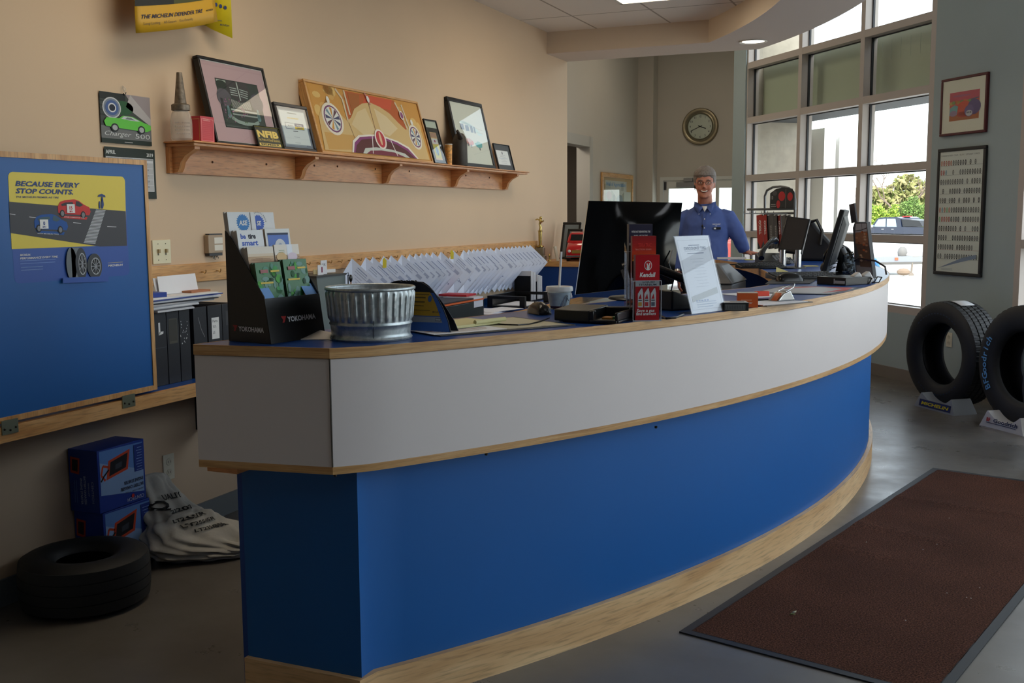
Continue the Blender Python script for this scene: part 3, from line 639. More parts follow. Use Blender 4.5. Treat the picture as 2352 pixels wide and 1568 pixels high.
def art_nfib(a, w, h):
    G = M((206, 184, 96), .35, .3); a.rect(.002, .002, w-.002, h-.002, G, 1); a.rect(.004, .004, w-.004, h-.004, M((38, 44, 36), .4), 2)
    a.text('NFIB', w/2, h*.5, h*.42, G, 3, .05, align='CENTER', w=w*.82); a.text('The Voice of Small Business', w/2, h*.32, .02, G, 3, align='CENTER', w=w*.86)
    a.rect(w*.08, h*.09, w*.92, h*.22, G, 3); a.text('MEMBER', w/2, h*.12, .013, M((38, 44, 36), .4), 4, .02, align='CENTER', w=w*.72)
T, w, h = qf(Vector((XW+.15, onx(597, 340, XW+.15).y, SHZ+.001)), Vector((XW+.15, onx(655, 343, XW+.15).y, SHZ+.001)), onx(587, 287, XW+.12))
framed('member_plaque', 'small black and gold member plaque propped in front of the mauve photo', 'plaque', T, w, h, .002, .008, M((38, 44, 36), .4), art_nfib, glazed=False)
def art_car(a, w, h):
    X = lambda u: u*w; Y = lambda v: v*h
    A = lambda *c: M(c, .65)
    poly = lambda pts, m, l: a.poly([(X(u), Y(v)) for u, v in pts], m, l)
    random.seed(5)
    poly([(.03, .05), (.97, .05), (.97, .95), (.03, .95)], A(206, 150, 70), 1)
    for k in range(26): u, v = random.uniform(.05, .95), random.uniform(.5, .93); a.ell(X(u), Y(v), w*random.uniform(.02, .05), h*random.uniform(.03, .09), A(*random.choice(((196, 134, 52), (214, 166, 92), (186, 126, 60), (222, 184, 110)))), 2, 10)
    poly([(.28, .5), (.31, .95), (.76, .95), (.82, .5)], A(186, 92, 40), 3); poly([(.45, .8), (.5, .95), (.74, .95), (.7, .78)], A(208, 84, 50), 4); poly([(.33, .6), (.34, .93), (.44, .93), (.4, .65)], A(168, 96, 40), 4)
    for l_ in ([(.24, .95), (.28, .82), (.28, .5), (.31, .45)], [(.31, .95), (.31, .6)], [(.76, .92), (.8, .7), (.83, .42)], [(.82, .9), (.84, .6), (.85, .42)]): a.line([(X(u), Y(v)) for u, v in l_], .016, A(214, 196, 164), 6)
    body = [(.03, .05), (.05, .5), (.1, .68), (.17, .7), (.22, .6), (.27, .5), (.31, .56), (.36, .7), (.44, .8), (.52, .84), (.6, .8), (.68, .72), (.74, .6), (.8, .5), (.86, .56), (.92, .6), (.96, .5), (.97, .05)]
    poly(body, A(214, 182, 124), 7); poly([(.3, .46), (.38, .66), (.46, .74), (.5, .4), (.4, .3)], A(222, 198, 150), 8); poly([(.54, .76), (.64, .66), (.72, .5), (.62, .36), (.55, .4)], A(224, 202, 158), 8); poly([(.06, .06), (.06, .3), (.3, .3), (.32, .1)], A(206, 160, 88), 8)
    a.line([(X(.5), Y(.82)), (X(.5), Y(.36))], .006, A(150, 110, 80), 9); a.line([(X(.28), Y(.48)), (X(.3), Y(.2))], .004, A(120, 84, 60), 9)
    for cu, cv, ru, rv in ((.155, .5, .066, .19), (.88, .4, .05, .165)):
        a.ell(X(cu), Y(cv), X(ru)*1.2, Y(rv)*1.2, A(236, 226, 206), 9); a.ell(X(cu), Y(cv), X(ru), Y(rv), A(120, 70, 110), 10); a.ell(X(cu), Y(cv), X(ru)*.88, Y(rv)*.88, A(226, 226, 220), 11)
        for k in range(9):
            t0 = k*.7; a.poly([(X(cu), Y(cv)), (X(cu)+X(ru)*.84*math.cos(t0), Y(cv)+Y(rv)*.84*math.sin(t0)), (X(cu)+X(ru)*.84*math.cos(t0+.34), Y(cv)+Y(rv)*.84*math.sin(t0+.34))], A(*((70, 72, 104), (96, 60, 70), (210, 150, 60), (120, 150, 160))[k % 4]), 12)
        a.ell(X(cu), Y(cv+rv*1.4), X(.012), Y(.05), A(230, 226, 214), 10)
    gr = [(.24, .05), (.27, .22), (.33, .31), (.42, .34), (.5, .36), (.58, .34), (.68, .3), (.78, .22), (.85, .05)]
    poly(gr, A(238, 230, 218), 13); poly([(u+(.5-u)*.05, v-.025 if v > .1 else v) for u, v in gr], A(136, 58, 116), 14); poly([(u+(.5-u)*.1, v-.06 if v > .1 else v) for u, v in gr], A(90, 36, 40), 15)
    poly([(.33, .05), (.36, .13), (.46, .16), (.6, .15), (.72, .11), (.76, .05)], A(200, 206, 196), 16); poly([(.36, .05), (.4, .1), (.5, .12), (.62, .11), (.72, .05)], A(120, 40, 60), 17)
    for u in (.45, .61): a.line([(X(u), Y(.32)), (X(u+(u-.53)*.4), Y(.06))], .008, A(226, 214, 210), 18)
    a.ell(X(.52), Y(.29), X(.05), Y(.15), A(238, 226, 214), 18); a.ell(X(.52), Y(.29), X(.038), Y(.125), A(190, 52, 64), 19); a.ell(X(.52), Y(.3), X(.01), Y(.1), A(230, 190, 150), 20)
    a.ell(X(.5), Y(.88), X(.012), Y(.05), A(226, 220, 214), 20); a.line([(X(.48), Y(.99)), (X(.51), Y(.8))], .01, A(196, 120, 130), 19); a.ell(X(.79), Y(.72), X(.02), Y(.07), A(230, 220, 206), 18); a.ell(X(.79), Y(.72), X(.013), Y(.05), A(140, 70, 120), 19)
T, w, h = qf(Vector((XW+.14, onx(742, 350, XW+.14).y, SHZ+.001)), Vector((XW+.14, onx(997, 373, XW+.14).y, SHZ+.001)), onx(717, 184, XW+.03))
framed('car_painting', 'wide oak framed painting of a cream vintage car front on the shelf', 'painting', T, w, h, .014, .05, OAK, art_car, M((206, 150, 70), .65), glazed=False)
def art_small(a, w, h):
    a.rect(.01, .01, w-.01, h-.01, M((30, 32, 34), .6), 1); a.rect(.012, h*.82, w-.012, h-.012, P_(190, 196, 186), 2)
    a.rect(w*.26, h*.1, w*.76, h*.72, P_(206, 170, 120), 2); a.rect(w*.28, h*.6, w*.74, h*.71, P_(170, 130, 110), 3); a.rect(w*.28, h*.46, w*.74, h*.58, P_(210, 206, 210), 3); a.rect(w*.28, h*.14, w*.74, h*.44, P_(196, 186, 90), 3)
    a.ell(w*.5, h*.3, w*.12, h*.1, P_(120, 160, 190), 4); a.line([(w*.5, h*.4), (w*.52, h*.2)], .006, P_(60, 70, 80), 5); a.ell(w*.5, h*.52, w*.06, h*.03, P_(150, 70, 110), 4)
T, w, h = qf(Vector((XW+.13, onx(1000, 374, XW+.13).y, SHZ+.001)), Vector((XW+.13, onx(1029, 376, XW+.13).y, SHZ+.001)), onx(986, 274, XW+.05))
framed('framed_picture', 'narrow black framed print between the car painting and the oil can', 'framed picture', T, w, h, .008, .015, BLACK, art_small)
def art_shop(a, w, h):
    a.rect(.028, .028, w-.028, h-.028, M((222, 220, 214), .7), 1); random.seed(9)
    for k in range(10): a.ell(w*(.3+.05*k), h*(.66-.006*k*k*.3), w*.07, h*.02, P_(206, 222, 222), 2, 12)
    for k, (u, v) in enumerate(((.22, .55), (.36, .54), (.5, .525), (.6, .52))): a.rect(w*u, h*v, w*(u+(.1 if k < 2 else .07 if k == 2 else .04)), h*(v+(.085 if k < 2 else .1)), P_(120, 130, 150), 3)
    a.line([(w*.66, h*.6), (w*.86, h*.58)], .003, P_(196, 190, 176), 3); a.line([(w*.66, h*.54), (w*.86, h*.53)], .003, P_(196, 190, 176), 3)
    a.ell(w*.4, h*.37, w*.11, h*.045, P_(222, 150, 150), 3); a.ell(w*.38, h*.4, w*.08, h*.03, P_(216, 176, 176), 4); a.ell(w*.34, h*.335, .01, .012, P_(130, 130, 140), 4); a.ell(w*.42, h*.32, .01, .012, P_(130, 130, 140), 4)
    a.poly([(w*.54, h*.37), (w*.76, h*.38), (w*.74, h*.32), (w*.66, h*.3), (w*.57, h*.32)], P_(110, 180, 186), 3); a.ell(w*.65, h*.38, w*.06, h*.02, P_(150, 190, 190), 4); a.ell(w*.66, h*.29, .009, .012, P_(110, 110, 120), 4)
T, w, h = qf(Vector((XW+.13, onx(1062, 381, XW+.13).y, SHZ+.001)), Vector((XW+.13, onx(1140, 386, XW+.13).y, SHZ+.001)), onx(1043, 224, XW+.02))
framed('framed_drawing', 'tall black framed drawing of a shop with a pink and a teal car', 'framed drawing', T, w, h, .028, .03, BLACK, art_shop)
def art_note(a, w, h):
    a.rect(.002, .002, w-.002, h-.002, M((66, 68, 70), .5), 1); a.rect(w*.1, h*.22, w*.84, h*.76, M((214, 220, 222), .7), 2)
    a.ell(w*.46, h*.67, .008, .012, P_(70, 80, 90), 3, 12); a.lines(w*.3, h*.58, w*.36, 2, .012, .002, P_(150, 156, 164), 3); a.lines(w*.16, h*.46, w*.6, 1, .01, .002, P_(150, 170, 190), 3); a.lines(w*.3, h*.4, w*.36, 3, .012, .002, P_(160, 164, 172), 3)
T, w, h = qf(Vector((XW+.11, onx(1148, 387, XW+.11).y, SHZ+.001)), Vector((XW+.11, onx(1184, 390, XW+.11).y, SHZ+.001)), onx(1138, 329, XW+.06))
framed('award_plaque', 'small dark grey plaque with a white notice at the far end of the shelf', 'plaque', T, w, h, .003, .012, M((44, 45, 47), .4), art_note, glazed=False)
# oil bottle with its spout, red box, tin and oil can
y = onx(418, 320, XW+.09).y; jar = thing('oil_bottle', 'clear ribbed oil jar with a tall rusty metal spout', 'oil bottle', (XW+.09, y, SHZ))
g = MB(M((214, 206, 196), .15, alpha=.38, name='old_jar_glass')); g.lathe([(.001, .002), (.04, .002), (.046, .01), (.046, .085), (.04, .115), (.032, .13), (.032, .14)], 28); g.build('jar', jar, local=True)
g = MB(M((206, 198, 190), .3, alpha=.35)); 
for k in range(9):
    a_ = -1.4+.16*k
    for z in (.03, .045, .06, .075): g.ball((.0465*math.cos(a_), .0465*math.sin(a_), z), .0035, 6)
g.build('embossing', jar, local=True)
RUST = M((122, 112, 100), .5, .7, noise=.35, nscale=60)
g = MB(RUST); g.lathe([(.036, .128), (.039, .13), (.039, .152), (.034, .156), (.026, .158)], 28); g.build('screw_cap', jar, local=True)
g = MB(RUST); g.lathe([(.026, .155), (.0115, .288), (.011, .29), (.009, .288)], 20); g.build('spout', jar, local=True)
y = onx(468, 328, XW+.11).y; bx = thing('red_box', 'small red printed carton beside the oil jar', 'box', (XW+.105, y, SHZ))
g = MB(M((196, 62, 72), .5)); g.box(-.03, .025, -.042, .05, 0, .112); g.build('carton', bx, local=True)
a = Art(frame((.0252, -.042, 0), (0, 1, 0), (0, 0, 1))); PK = P_(236, 176, 170)
for r_ in ((.006, .006, .0075, .1), (.084, .006, .0855, .1), (.006, .006, .085, .0075), (.006, .099, .085, .1005)): a.rect(*r_, PK, 1)
a.lines(.018, .1, .05, 2, .007, .002, PK, 1); a.lines(.014, .083, .062, 9, .008, .001, P_(214, 110, 110), 1); a.build('print', bx, local=True)
a = Art(frame((-.03, -.0422, 0), (1, 0, 0), (0, 0, 1))); 
for r_ in ((.006, .006, .0075, .1), (.048, .006, .0495, .1), (.006, .006, .05, .0075), (.006, .099, .05, .1005)): a.rect(*r_, P_(220, 190, 110), 1)
a.build('side_print', bx, local=True)
p = onx(1031, 378, XW+.11); cn = thing('paper_cup', 'small orange and white printed cup between the print and the oil can', 'cup', (XW+.11, p.y, SHZ))
g = MB(M((222, 160, 84), .5, noise=.5, nscale=70)); g.lathe([(.001, 0), (.021, 0), (.0235, .13)], 20); g.lathe([(.0235, .13), (.0245, .132), (.0245, .137), (.02, .134)], 20, M((226, 220, 210), .5)); g.build('cup', cn, local=True)
p = onx(1054, 379, XW+.1); can = thing('oil_can', 'old dark metal oil can with a stubby spout', 'oil can', (XW+.122, p.y-.03, SHZ)); PEW = M((70, 66, 62), .5, .6, noise=.15, nscale=20)
g = MB(PEW); g.lathe([(.001, 0), (.05, 0), (.052, .004), (.05, .15), (.046, .165), (.04, .19), (.025, .212), (.001, .218)], 28); g.build('body', can, local=True)
g = MB(PEW); g.tube([(.02, -.03, .185), (.028, -.06, .2), (.032, -.1, .222)], [.02, .013, .009], 12); g.build('spout', can, local=True)
g = MB(PEW); g.tube([(-.0, .05, .14), (.0, .064, .12), (0, .064, .08), (0, .052, .06)], .004, 8); g.build('handle', can, local=True)
# ================================================================ ON THE WALL DESK
random.seed(21)
BND = M((34, 36, 42), .45, name='black_vinyl')
edges = [(352, 387), (387.5, 416), (416.5, 441), (449, 480), (482, 515), (515.5, 545)]
bnames = ['black ring binder with a curled white tag on its spine, beside the blue flap', 'black ring binder with an empty clear label pocket on its spine', 'black ring binder with flaking glue specks on its spine', 'black ring binder with a pale scratch across its spine', 'black ring binder with a white handwritten spine label', 'black ring binder half behind the brochure stand']
for i, (pa, pb) in enumerate(edges):
    ya, yb = onx(pa, 800, -2.86).y, onx(pb, 800, -2.86).y; c = (ya+yb)/2; hw = (yb-ya)/2-.001; H = .292
    b = thing('ring_binder', bnames[i], 'binder', (-2.865, c, LZ_), 0, 'black binders on the wall desk')
    m_ = MB(BND); m_.box(-.008, 0, -hw, hw, 0, H); m_.box(-.27, -.008, -hw, -hw+.003, 0, H); m_.box(-.27, -.008, hw-.003, hw, 0, H); m_.build('cover', b, local=True, bevel=.002)
    m_ = MB(PAPER); m_.box(-.25, -.03, -hw+.006, hw-.006, .008, H-.012); m_.build('pages', b, local=True)
    a = Art(frame((0, 0, 0), (0, 1, 0), (0, 0, 1)))
    if i == 0: a.poly([(-.004, .2), (.006, .21), (.006, .25), (-.004, .25)], WHITE, 2); a.poly([(-.004, .2), (.022, .205), (.024, .214), (.002, .214)], WHITE, 2); a.rect(-hw+.004, .15, hw-.004, .152, P_(70, 74, 80), 1)
    if i == 1: a.rect(-hw*.7, .16, hw*.7, .26, P_(78, 76, 66), 1); a.rect(-hw*.6, .17, hw*.6, .255, P_(62, 60, 54), 2)
    if i == 2:
        for k in range(22): a.ell(random.uniform(-.9, .5)*hw, random.uniform(.15, .25), .002, .003, P_(190, 192, 190), 1, 6)
    if i == 3: a.line([(-hw*.3, .25), (hw*.1, .2), (hw*.6, .165)], .003, P_(120, 122, 124), 1)
    if i == 4: a.rect(-hw*.5, .15, hw*.55, .24, WHITE, 1); [a.text(x_, -hw*.36, .22-.024*k, .016, INK, 2) for k, x_ in enumerate(('Parts', "'07-", 'LS'))]
    if i == 5: a.rect(-hw*.5, .2, hw*.5, .26, P_(60, 62, 66), 1)
    a.build('spine_label', b, local=True)
y0 = onx(352, 800, -2.86).y; TOPB = LZ_+.2925
yy = TOPB
mags = [((206, 208, 214), 'white magazine, lowest of the pile on the binders'), ((96, 98, 104), 'grey magazine low in the pile on the binders'), ((220, 222, 226), 'white catalogue in the middle of the pile on the binders'), ((170, 172, 178), 'pale grey magazine in the middle of the pile on the binders'), ((40, 42, 50), 'black folder in the pile on the binders'), ((214, 216, 222), 'white brochure near the top of the pile on the binders'), ((40, 62, 140), 'blue magazine near the top of the pile on the binders'), ((228, 230, 234), 'white topmost catalogue of the pile on the binders')]
for i, (c, lb) in enumerate(mags):
    th = (.008, .006, .009, .007, .005, .008, .006, .006)[i]; g = MB(M(c, .5)); L = (.22, .26, .3, .4, .42, .44, .46, .42)[i]
    n = 10; d = .25
    g.T = Matrix.Translation((-2.96, y0+.0+L/2-(.05 if i else 0), 0)) @ Matrix.Rotation(math.radians(random.uniform(-3, 3)), 4, 'Z')
    g.box(-d/2, d/2, -L/2, L/2, yy, yy+th*.8); g.box(-d/2+.002, d/2-.002, -L/2+.002, L/2-.002, yy+th*.8, yy+th, M((230, 232, 236), .6) if i != 4 else BLK)
    tag(g.build('magazine', None, bevel=.001), lb, 'magazine', 'magazines piled on the binders'); yy += th+.0004
g = MB(PAPER); c = onx(372, 676, -2.95)
T = frame((-2.93, onx(366, 680, -2.93).y, yy), (0, 1, 0), (-.4, 0, 1)); g.T = T
w_, h_ = onx(455, 677, -2.93).y-onx(366, 680, -2.93).y, .078
g.loft([[(x, y, z) for x, y in ((.0, 0), (w_, 0), (w_+.018, h_), (.022, h_*.98))] for z in (0, .003)]); g.T = T @ Matrix.Translation((-.004, 0, -.012)); g.loft([[(x, y, z) for x, y in ((.0, 0), (w_*.9, 0), (w_*.9, h_*.9), (.012, h_*.96))] for z in (0, .003)])
tag(g.build('folded_paper', None), 'folded white sheets standing on the magazine pile by the rail', 'paper')
g = MB(M((36, 66, 160), .45)); g.T = Matrix.Translation((-2.9, y0+.03, yy)) @ Matrix.Rotation(-.2, 4, 'Z'); g.box(-.06, .05, -.06, .05, 0, .018); tag(g.build('blue_carton', None, bevel=.001), 'small flat blue carton on the magazine pile beside the flap', 'box')
g = MB(M((170, 110, 74), .6)); g.T = Matrix.Translation((-2.93, y0+.33, yy)); g.box(-.05, .05, -.07, .05, 0, .008); tag(g.build('envelope', None), 'small brown envelope on top of the magazine pile', 'envelope')
# grey card file with cards and keys
FX = -2.93; ya, yb = onx(727, 637, FX).y, onx(793, 630, FX).y; fz = onx(760, 632, FX).z
fb = thing('card_file', 'grey-green metal card file behind the galvanized tub', 'file box', (FX, (ya+yb)/2, LZ_)); GM = M((108, 120, 120), .45, name='grey_enamel')
g = MB(GM); g.loft([[(FX-.2, ya+.06, LZ_), (FX, ya+.06, LZ_), (FX, yb, LZ_), (FX-.2, yb, LZ_)], [(FX-.2, ya, fz), (FX, ya, fz), (FX, yb, fz), (FX-.2, yb, fz)]]); g.build('case', fb)
g = MB(M((60, 64, 66), .45)); g.box(FX-.2, FX+.003, ya-.004, yb+.006, fz-.006, fz+.004); g.build('rim', fb)
g = MB(M((206, 206, 202), .5)); g.box(FX-.1, FX-.004, yb+.0, yb+.004, LZ_+.05, fz-.01); g.build('side_label', fb)
cz = fz+.004
for i, (px, w, h, c, lb) in enumerate(((722, .05, .05, (226, 228, 234), 'white index card standing in the card file'), (741, .055, .07, (222, 224, 232), 'white card with a scribbled number standing in the card file'), (735, .07, .024, (220, 206, 160), 'cream card lying along the card file'), (775, .09, .016, (226, 226, 226), 'white card lying at the end of the card file'))):
    y = onx(px, 630, FX-.05).y; g = MB(M(c, .6)); x_ = FX-.03-.03*i; g.box(x_-.002, x_+.002, y, y+w, cz, cz+h)
    if i == 0: g.box(x_+.002, x_+.0025, y+w*.62, y+w*.85, cz+.012, cz+h*.8, P_(126, 40, 74))
    if i == 1: a = Art(frame((x_+.002, y, cz), (0, 1, 0), (0, 0, 1))); a.text('0.1K', .008, .042, .018, INK, 1, .01); g.v += a.v; n0 = len(g.v)-len(a.v); g.f += [tuple(k+n0 for k in f) for f in a.f]; g.m += a.m
    tag(g.build('index_card', None), lb, 'card', 'cards in the card file')
k = thing('key_ring', 'black and orange keys hanging at the corner of the card file', 'keys', (FX+.012, yb+.012, fz))
g = MB(BLACK); g.tube([(FX, yb+.004, fz-.002), (FX+.012, yb+.01, fz+.006), (FX+.014, yb+.014, fz-.01)], .002, 6); g.tube([(FX+.014, yb+.004, fz-.005), (FX+.014, yb+.004, fz-.09)], .003, 6); g.build('ring', k)
g = MB(BLACK); g.ball((FX+.014, yb+.03, fz-.025), (.008, .014, .02), 12); g.build('fob', k)
g = MB(M((176, 116, 60), .4, .6)); g.box(FX+.012, FX+.015, yb+.028, yb+.036, fz-.09, fz-.03); g.build('key', k)
# dark plastic bin with folders, loose sheets, letter tray, card holder
def deskp(px, py, z=LZ_): return onz(px, py, z)
p = deskp(1040, 725); bn = thing('plastic_bin', 'clear dark plastic bin with orange-edged folders on the wall desk', 'bin', (-2.86, 5.1, LZ_))
q0, q1 = onx(1012, 715, -2.83).y, onx(1112, 712, -2.83).y; zt = onx(1020, 697, -2.83).z
g = MB(M((44, 52, 54), .25, name='smoked_plastic')); g.box(-3.1, -2.83, q0, q1, LZ_+.001, zt-.02); g.build('body', bn, bevel=.006)
g = MB(M((206, 96, 40), .5)); g.box(-3.08, -2.826, q0+.01, q1-.01, zt-.018, zt-.008); g.build('folder', bn)
g = MB(M((30, 34, 46), .5)); g.box(-3.08, -2.835, q0+.02, q1-.05, zt-.006, zt); g.build('folder', bn)
g = MB(M((206, 212, 226), .4)); g.box(-3.05, -2.828, q1-.16, q1-.02, zt-.06, zt+.004); g.build('paper_sleeve', bn)
g = MB(M((176, 30, 44), .5)); g.box(-3.1, -2.9, q1-.12, q1+.03, zt+.006, zt+.018); tag(g.build('red_folder', None), 'red folder lying on the plastic bin', 'folder')
def flat(name, lb, cat, c, w, d, rz, mat, th=.0016, group=None):
    g = MB(mat); g.T = Matrix.Translation(c) @ Matrix.Rotation(rz, 4, 'Z'); g.box(-w/2, w/2, -d/2, d/2, .0003, th); return tag(g.build(name, None), lb, cat, group)
p = deskp(1150, 700); flat('loose_sheet', 'loose white sheet on the wall desk in front of the letter tray', 'paper', (-2.93, 6.5, LZ_), .2, .45, .1, PAPER, .014)
flat('loose_sheet', 'loose white sheet with a bent corner beside the letter tray', 'paper', (-2.9, 6.62, LZ_+.0145), .19, .36, -.25, PAPER, .002)
tr = thing('letter_tray', 'black two-frame letter tray on the wall desk', 'letter tray', (-2.95, 7.16, LZ_))
g = MB(BLACK); g.box(-3.1, -2.81, 6.93, 7.38, LZ_+.001, LZ_+.012); g.build('base', tr)
for i, (ya, yb) in enumerate(((6.91, 6.94), (7.38, 7.41))):
    g = MB(BLACK); H = .085
    g.loft([[(-3.1, ya, LZ_), (-3.1, yb, LZ_), (-3.1, yb, LZ_+H), (-3.1, ya, LZ_+H)], [(-3.06, ya, LZ_), (-3.06, yb, LZ_), (-3.06, yb, LZ_+H), (-3.06, ya, LZ_+H)]]); g.box(-3.06, -2.85, ya, yb, LZ_+H-.02, LZ_+H); g.box(-2.85, -2.81, ya, yb, LZ_, LZ_+H); g.build('side_frame', tr)
g = MB(BLACK); g.box(-3.1, -3.08, 6.94, 7.38, LZ_, LZ_+.085); g.build('back', tr)
flat('loose_sheet', 'white sheet lying inside the black letter tray', 'paper', (-2.94, 7.15, LZ_+.0125), .22, .36, 0, PAPER, .003)
ch = thing('card_holder', 'black upright card holder filled with white cards behind the tray', 'card holder', (-3.02, 7.6, LZ_))
for i, (y, z, h) in enumerate(((7.44, .0, .2), (7.57, 0, .15), (7.69, 0, .1))):
    g = MB(BLACK); g.box(-3.11, -2.98, y, y+.01, LZ_, LZ_+h); g.build('divider', ch)
g = MB(BLACK); g.box(-3.12, -2.97, 7.44, 7.73, LZ_, LZ_+.012); g.build('base', ch)
for i, (y, h, n) in enumerate(((7.46, .235, 5), (7.595, .2, 5))):
    for j in range(n): g = MB(PAPER); g.box(-3.1+.004*(j % 2), -2.98+.002*j, y+.016*j, y+.016*j+.012, LZ_+.013, LZ_+h-.003*j); tag(g.build('note_card', None), 'white note card filed upright in the black card holder', 'card', 'cards in the black card holder')
for i in range(3): flat('paper_pad', ('white paper pad, lowest of the stack beside the card holder', 'white paper pad in the middle of the stack beside the card holder', 'white paper pad on top of the stack beside the card holder')[i], 'paper', (-2.93, 7.88, LZ_+.018*i), .2, .19, .06*i, PAPER, .017, 'paper pads beside the card holder')
# raised cabinet end with trophy, photo frames and a red model truck
RY0 = 8.03; RZ = 1.047
rs = thing('raised_shelf', 'blue raised shelf end with an oak top at the end of the wall desk', 'shelf', (-2.9, 8.3, LZ_))
g = MB(M((22, 62, 130), .4, name='dark_blue_laminate')); g.box(XW+.02, -2.35, RY0+.01, RY0+.03, LZ_, RZ-.04); g.box(-2.37, -2.35, RY0+.03, 8.8, LZ_-.7, RZ-.04); g.build('panel', rs)
g = MB(OAK); g.box(XW+.02, -2.33, RY0, 8.82, RZ-.042, RZ); g.build('top', rs)
GOLD = M((196, 176, 110), .25, .9)
p = ony(1241, 598, 8.07); tr = thing('trophy', 'slim gold trophy with a sports figure on top', 'trophy', (max(p.x, XW+.05), 8.07, RZ))
g = MB(M((150, 146, 130), .3, .5)); g.box(-.045, .045, -.03, .03, 0, .045); g.box(-.035, .035, -.022, .022, .045, .11); g.build('base', tr, local=True, bevel=.003)
g = MB(GOLD); g.lathe([(.022, .11), (.03, .115), (.03, .125), (.014, .13), (.016, .24), (.024, .245), (.012, .25), (.012, .255)], 16); g.build('column', tr, local=True)
g = MB(GOLD); g.tube([(0, 0, .25), (.004, 0, .275), (-.004, 0, .3), (.006, 0, .325), (0, 0, .345)], [.012, .011, .009, .014, .008], 10); g.tube([(.0, 0, .33), (-.025, 0, .34), (-.04, 0, .335)], [.007, .006, .006], 8); g.tube([(.0, 0, .33), (.02, 0, .318), (.03, 0, .33)], [.007, .006, .006], 8); g.ball((.005, 0, .35), .013, 10); g.build('figure', tr, local=True)
p = ony(1262, 598, 8.06); g = MB(GOLD); g.lathe([(.014, 0), (.014, .004), (.005, .01), (.004, .03), (.008, .04), (.005, .055), (.001, .06)], 12, c=(p.x, 8.06, RZ)); tag(g.build('figurine', None), 'tiny gold figurine at the foot of the trophy', 'figurine')
p = ony(1280, 598, 8.06); g = MB(M((206, 204, 190), .35)); g.tube([(p.x+.005, 8.06, RZ), (p.x-.035, 8.1, RZ+.115)], [.011, .014], 10); tag(g.build('spark_plug_box', None), 'narrow cream tube leaning on the picture frame', 'tube')
def art_blk(a, w, h): a.rect(.02, .02, w-.02, h-.02, M((120, 128, 140), .3), 1); a.ell(w*.5, h*.4, w*.2, h*.24, P_(170, 180, 190), 2); a.ell(w*.5, h*.62, w*.1, h*.1, P_(150, 140, 132), 3)
for k, (bl, br, tl, yb, yt, lb) in enumerate((((1284, 598), (1326, 597), (1264, 510), 8.5, 8.6, 'black picture frame leaning behind the other frame beside the trophy'), ((1296, 597), (1330, 596), (1273, 525), 8.4, 8.49, 'black picture frame with a portrait leaning beside the red truck'))):
    BL = ony(*bl, yb); BR = ony(*br, yb); BL.z = BR.z = RZ+.001; TL = ony(*tl, yt); T, w, h = qf(BL, BR, TL)
    framed('picture_frame', lb, 'picture frame', T, w, h, .02, .018, BLACK, art_blk)
# red model truck
p = ony(1316, 600, 8.12); tk = thing('model_truck', 'red toy pickup truck with a yellow grille on the raised shelf', 'toy truck', mat=Matrix.Translation((p.x+.02, 8.21, RZ)) @ Matrix.Rotation(math.radians(18), 4, 'Z'))
RP = M((190, 20, 30), .2, name='red_enamel', coat=.5)
def ringx(hw, z0, z1, y, r=.25): return [(-hw, y, z0), (hw, y, z0), (hw, y, z0+(z1-z0)*.6), (hw*(1-r*.4), y, z1-(z1-z0)*.1), (hw*(1-r), y, z1), (-hw*(1-r), y, z1), (-hw*(1-r*.4), y, z1-(z1-z0)*.1), (-hw, y, z0+(z1-z0)*.6)]
g = MB(RP); g.loft([ringx(.088, .05, .105, -.17), ringx(.1, .03, .125, -.155), ringx(.1, .03, .15, -.06), ringx(.1, .03, .16, -.02), ringx(.1, .03, .16, .2), ringx(.098, .04, .15, .21)]); g.build('body', tk, local=True, smooth=50)
g = MB(RP); g.loft([ringx(.094, .15, .16, -.03), ringx(.085, .15, .225, .0, .3), ringx(.082, .15, .235, .05, .3), ringx(.084, .15, .16, .1)]); g.build('cab', tk, local=True, smooth=50)
g = MB(M((24, 26, 30), .1)); g.poly = None; g.quad((-.07, -.0315, .165), (.07, -.0315, .165), (.062, -.006, .215), (-.062, -.006, .215)); g.build('windscreen', tk, local=True)
g = MB(M((206, 170, 80), .3, .5)); g.box(-.055, .055, -.174, -.168, .066, .092); [g.box(-.054, .054, -.176, -.173, .069+.009*k, .072+.009*k, M((120, 90, 50), .4)) for k in range(3)]; g.build('grille', tk, local=True)
for x in (-.074, .074): g = MB(M((226, 226, 220), .2)); g.ball((x, -.166, .084), (.014, .01, .014), 12); g.build('headlight', tk, local=True)
for x in (-.085, .085):
    for y in (-.11, .14): g = MB(BLACK); g.T = Matrix.Translation((x, y, .032)) @ Matrix.Rotation(PI/2, 4, 'Y'); g.lathe([(.001, -.014), (.028, -.014), (.032, -.008), (.032, .008), (.028, .014), (.001, .014)], 20); g.build('wheel', tk, local=True)
g = MB(CHROME); g.box(-.1, .1, -.182, -.172, .036, .05); g.build('bumper', tk, local=True, bevel=.003)
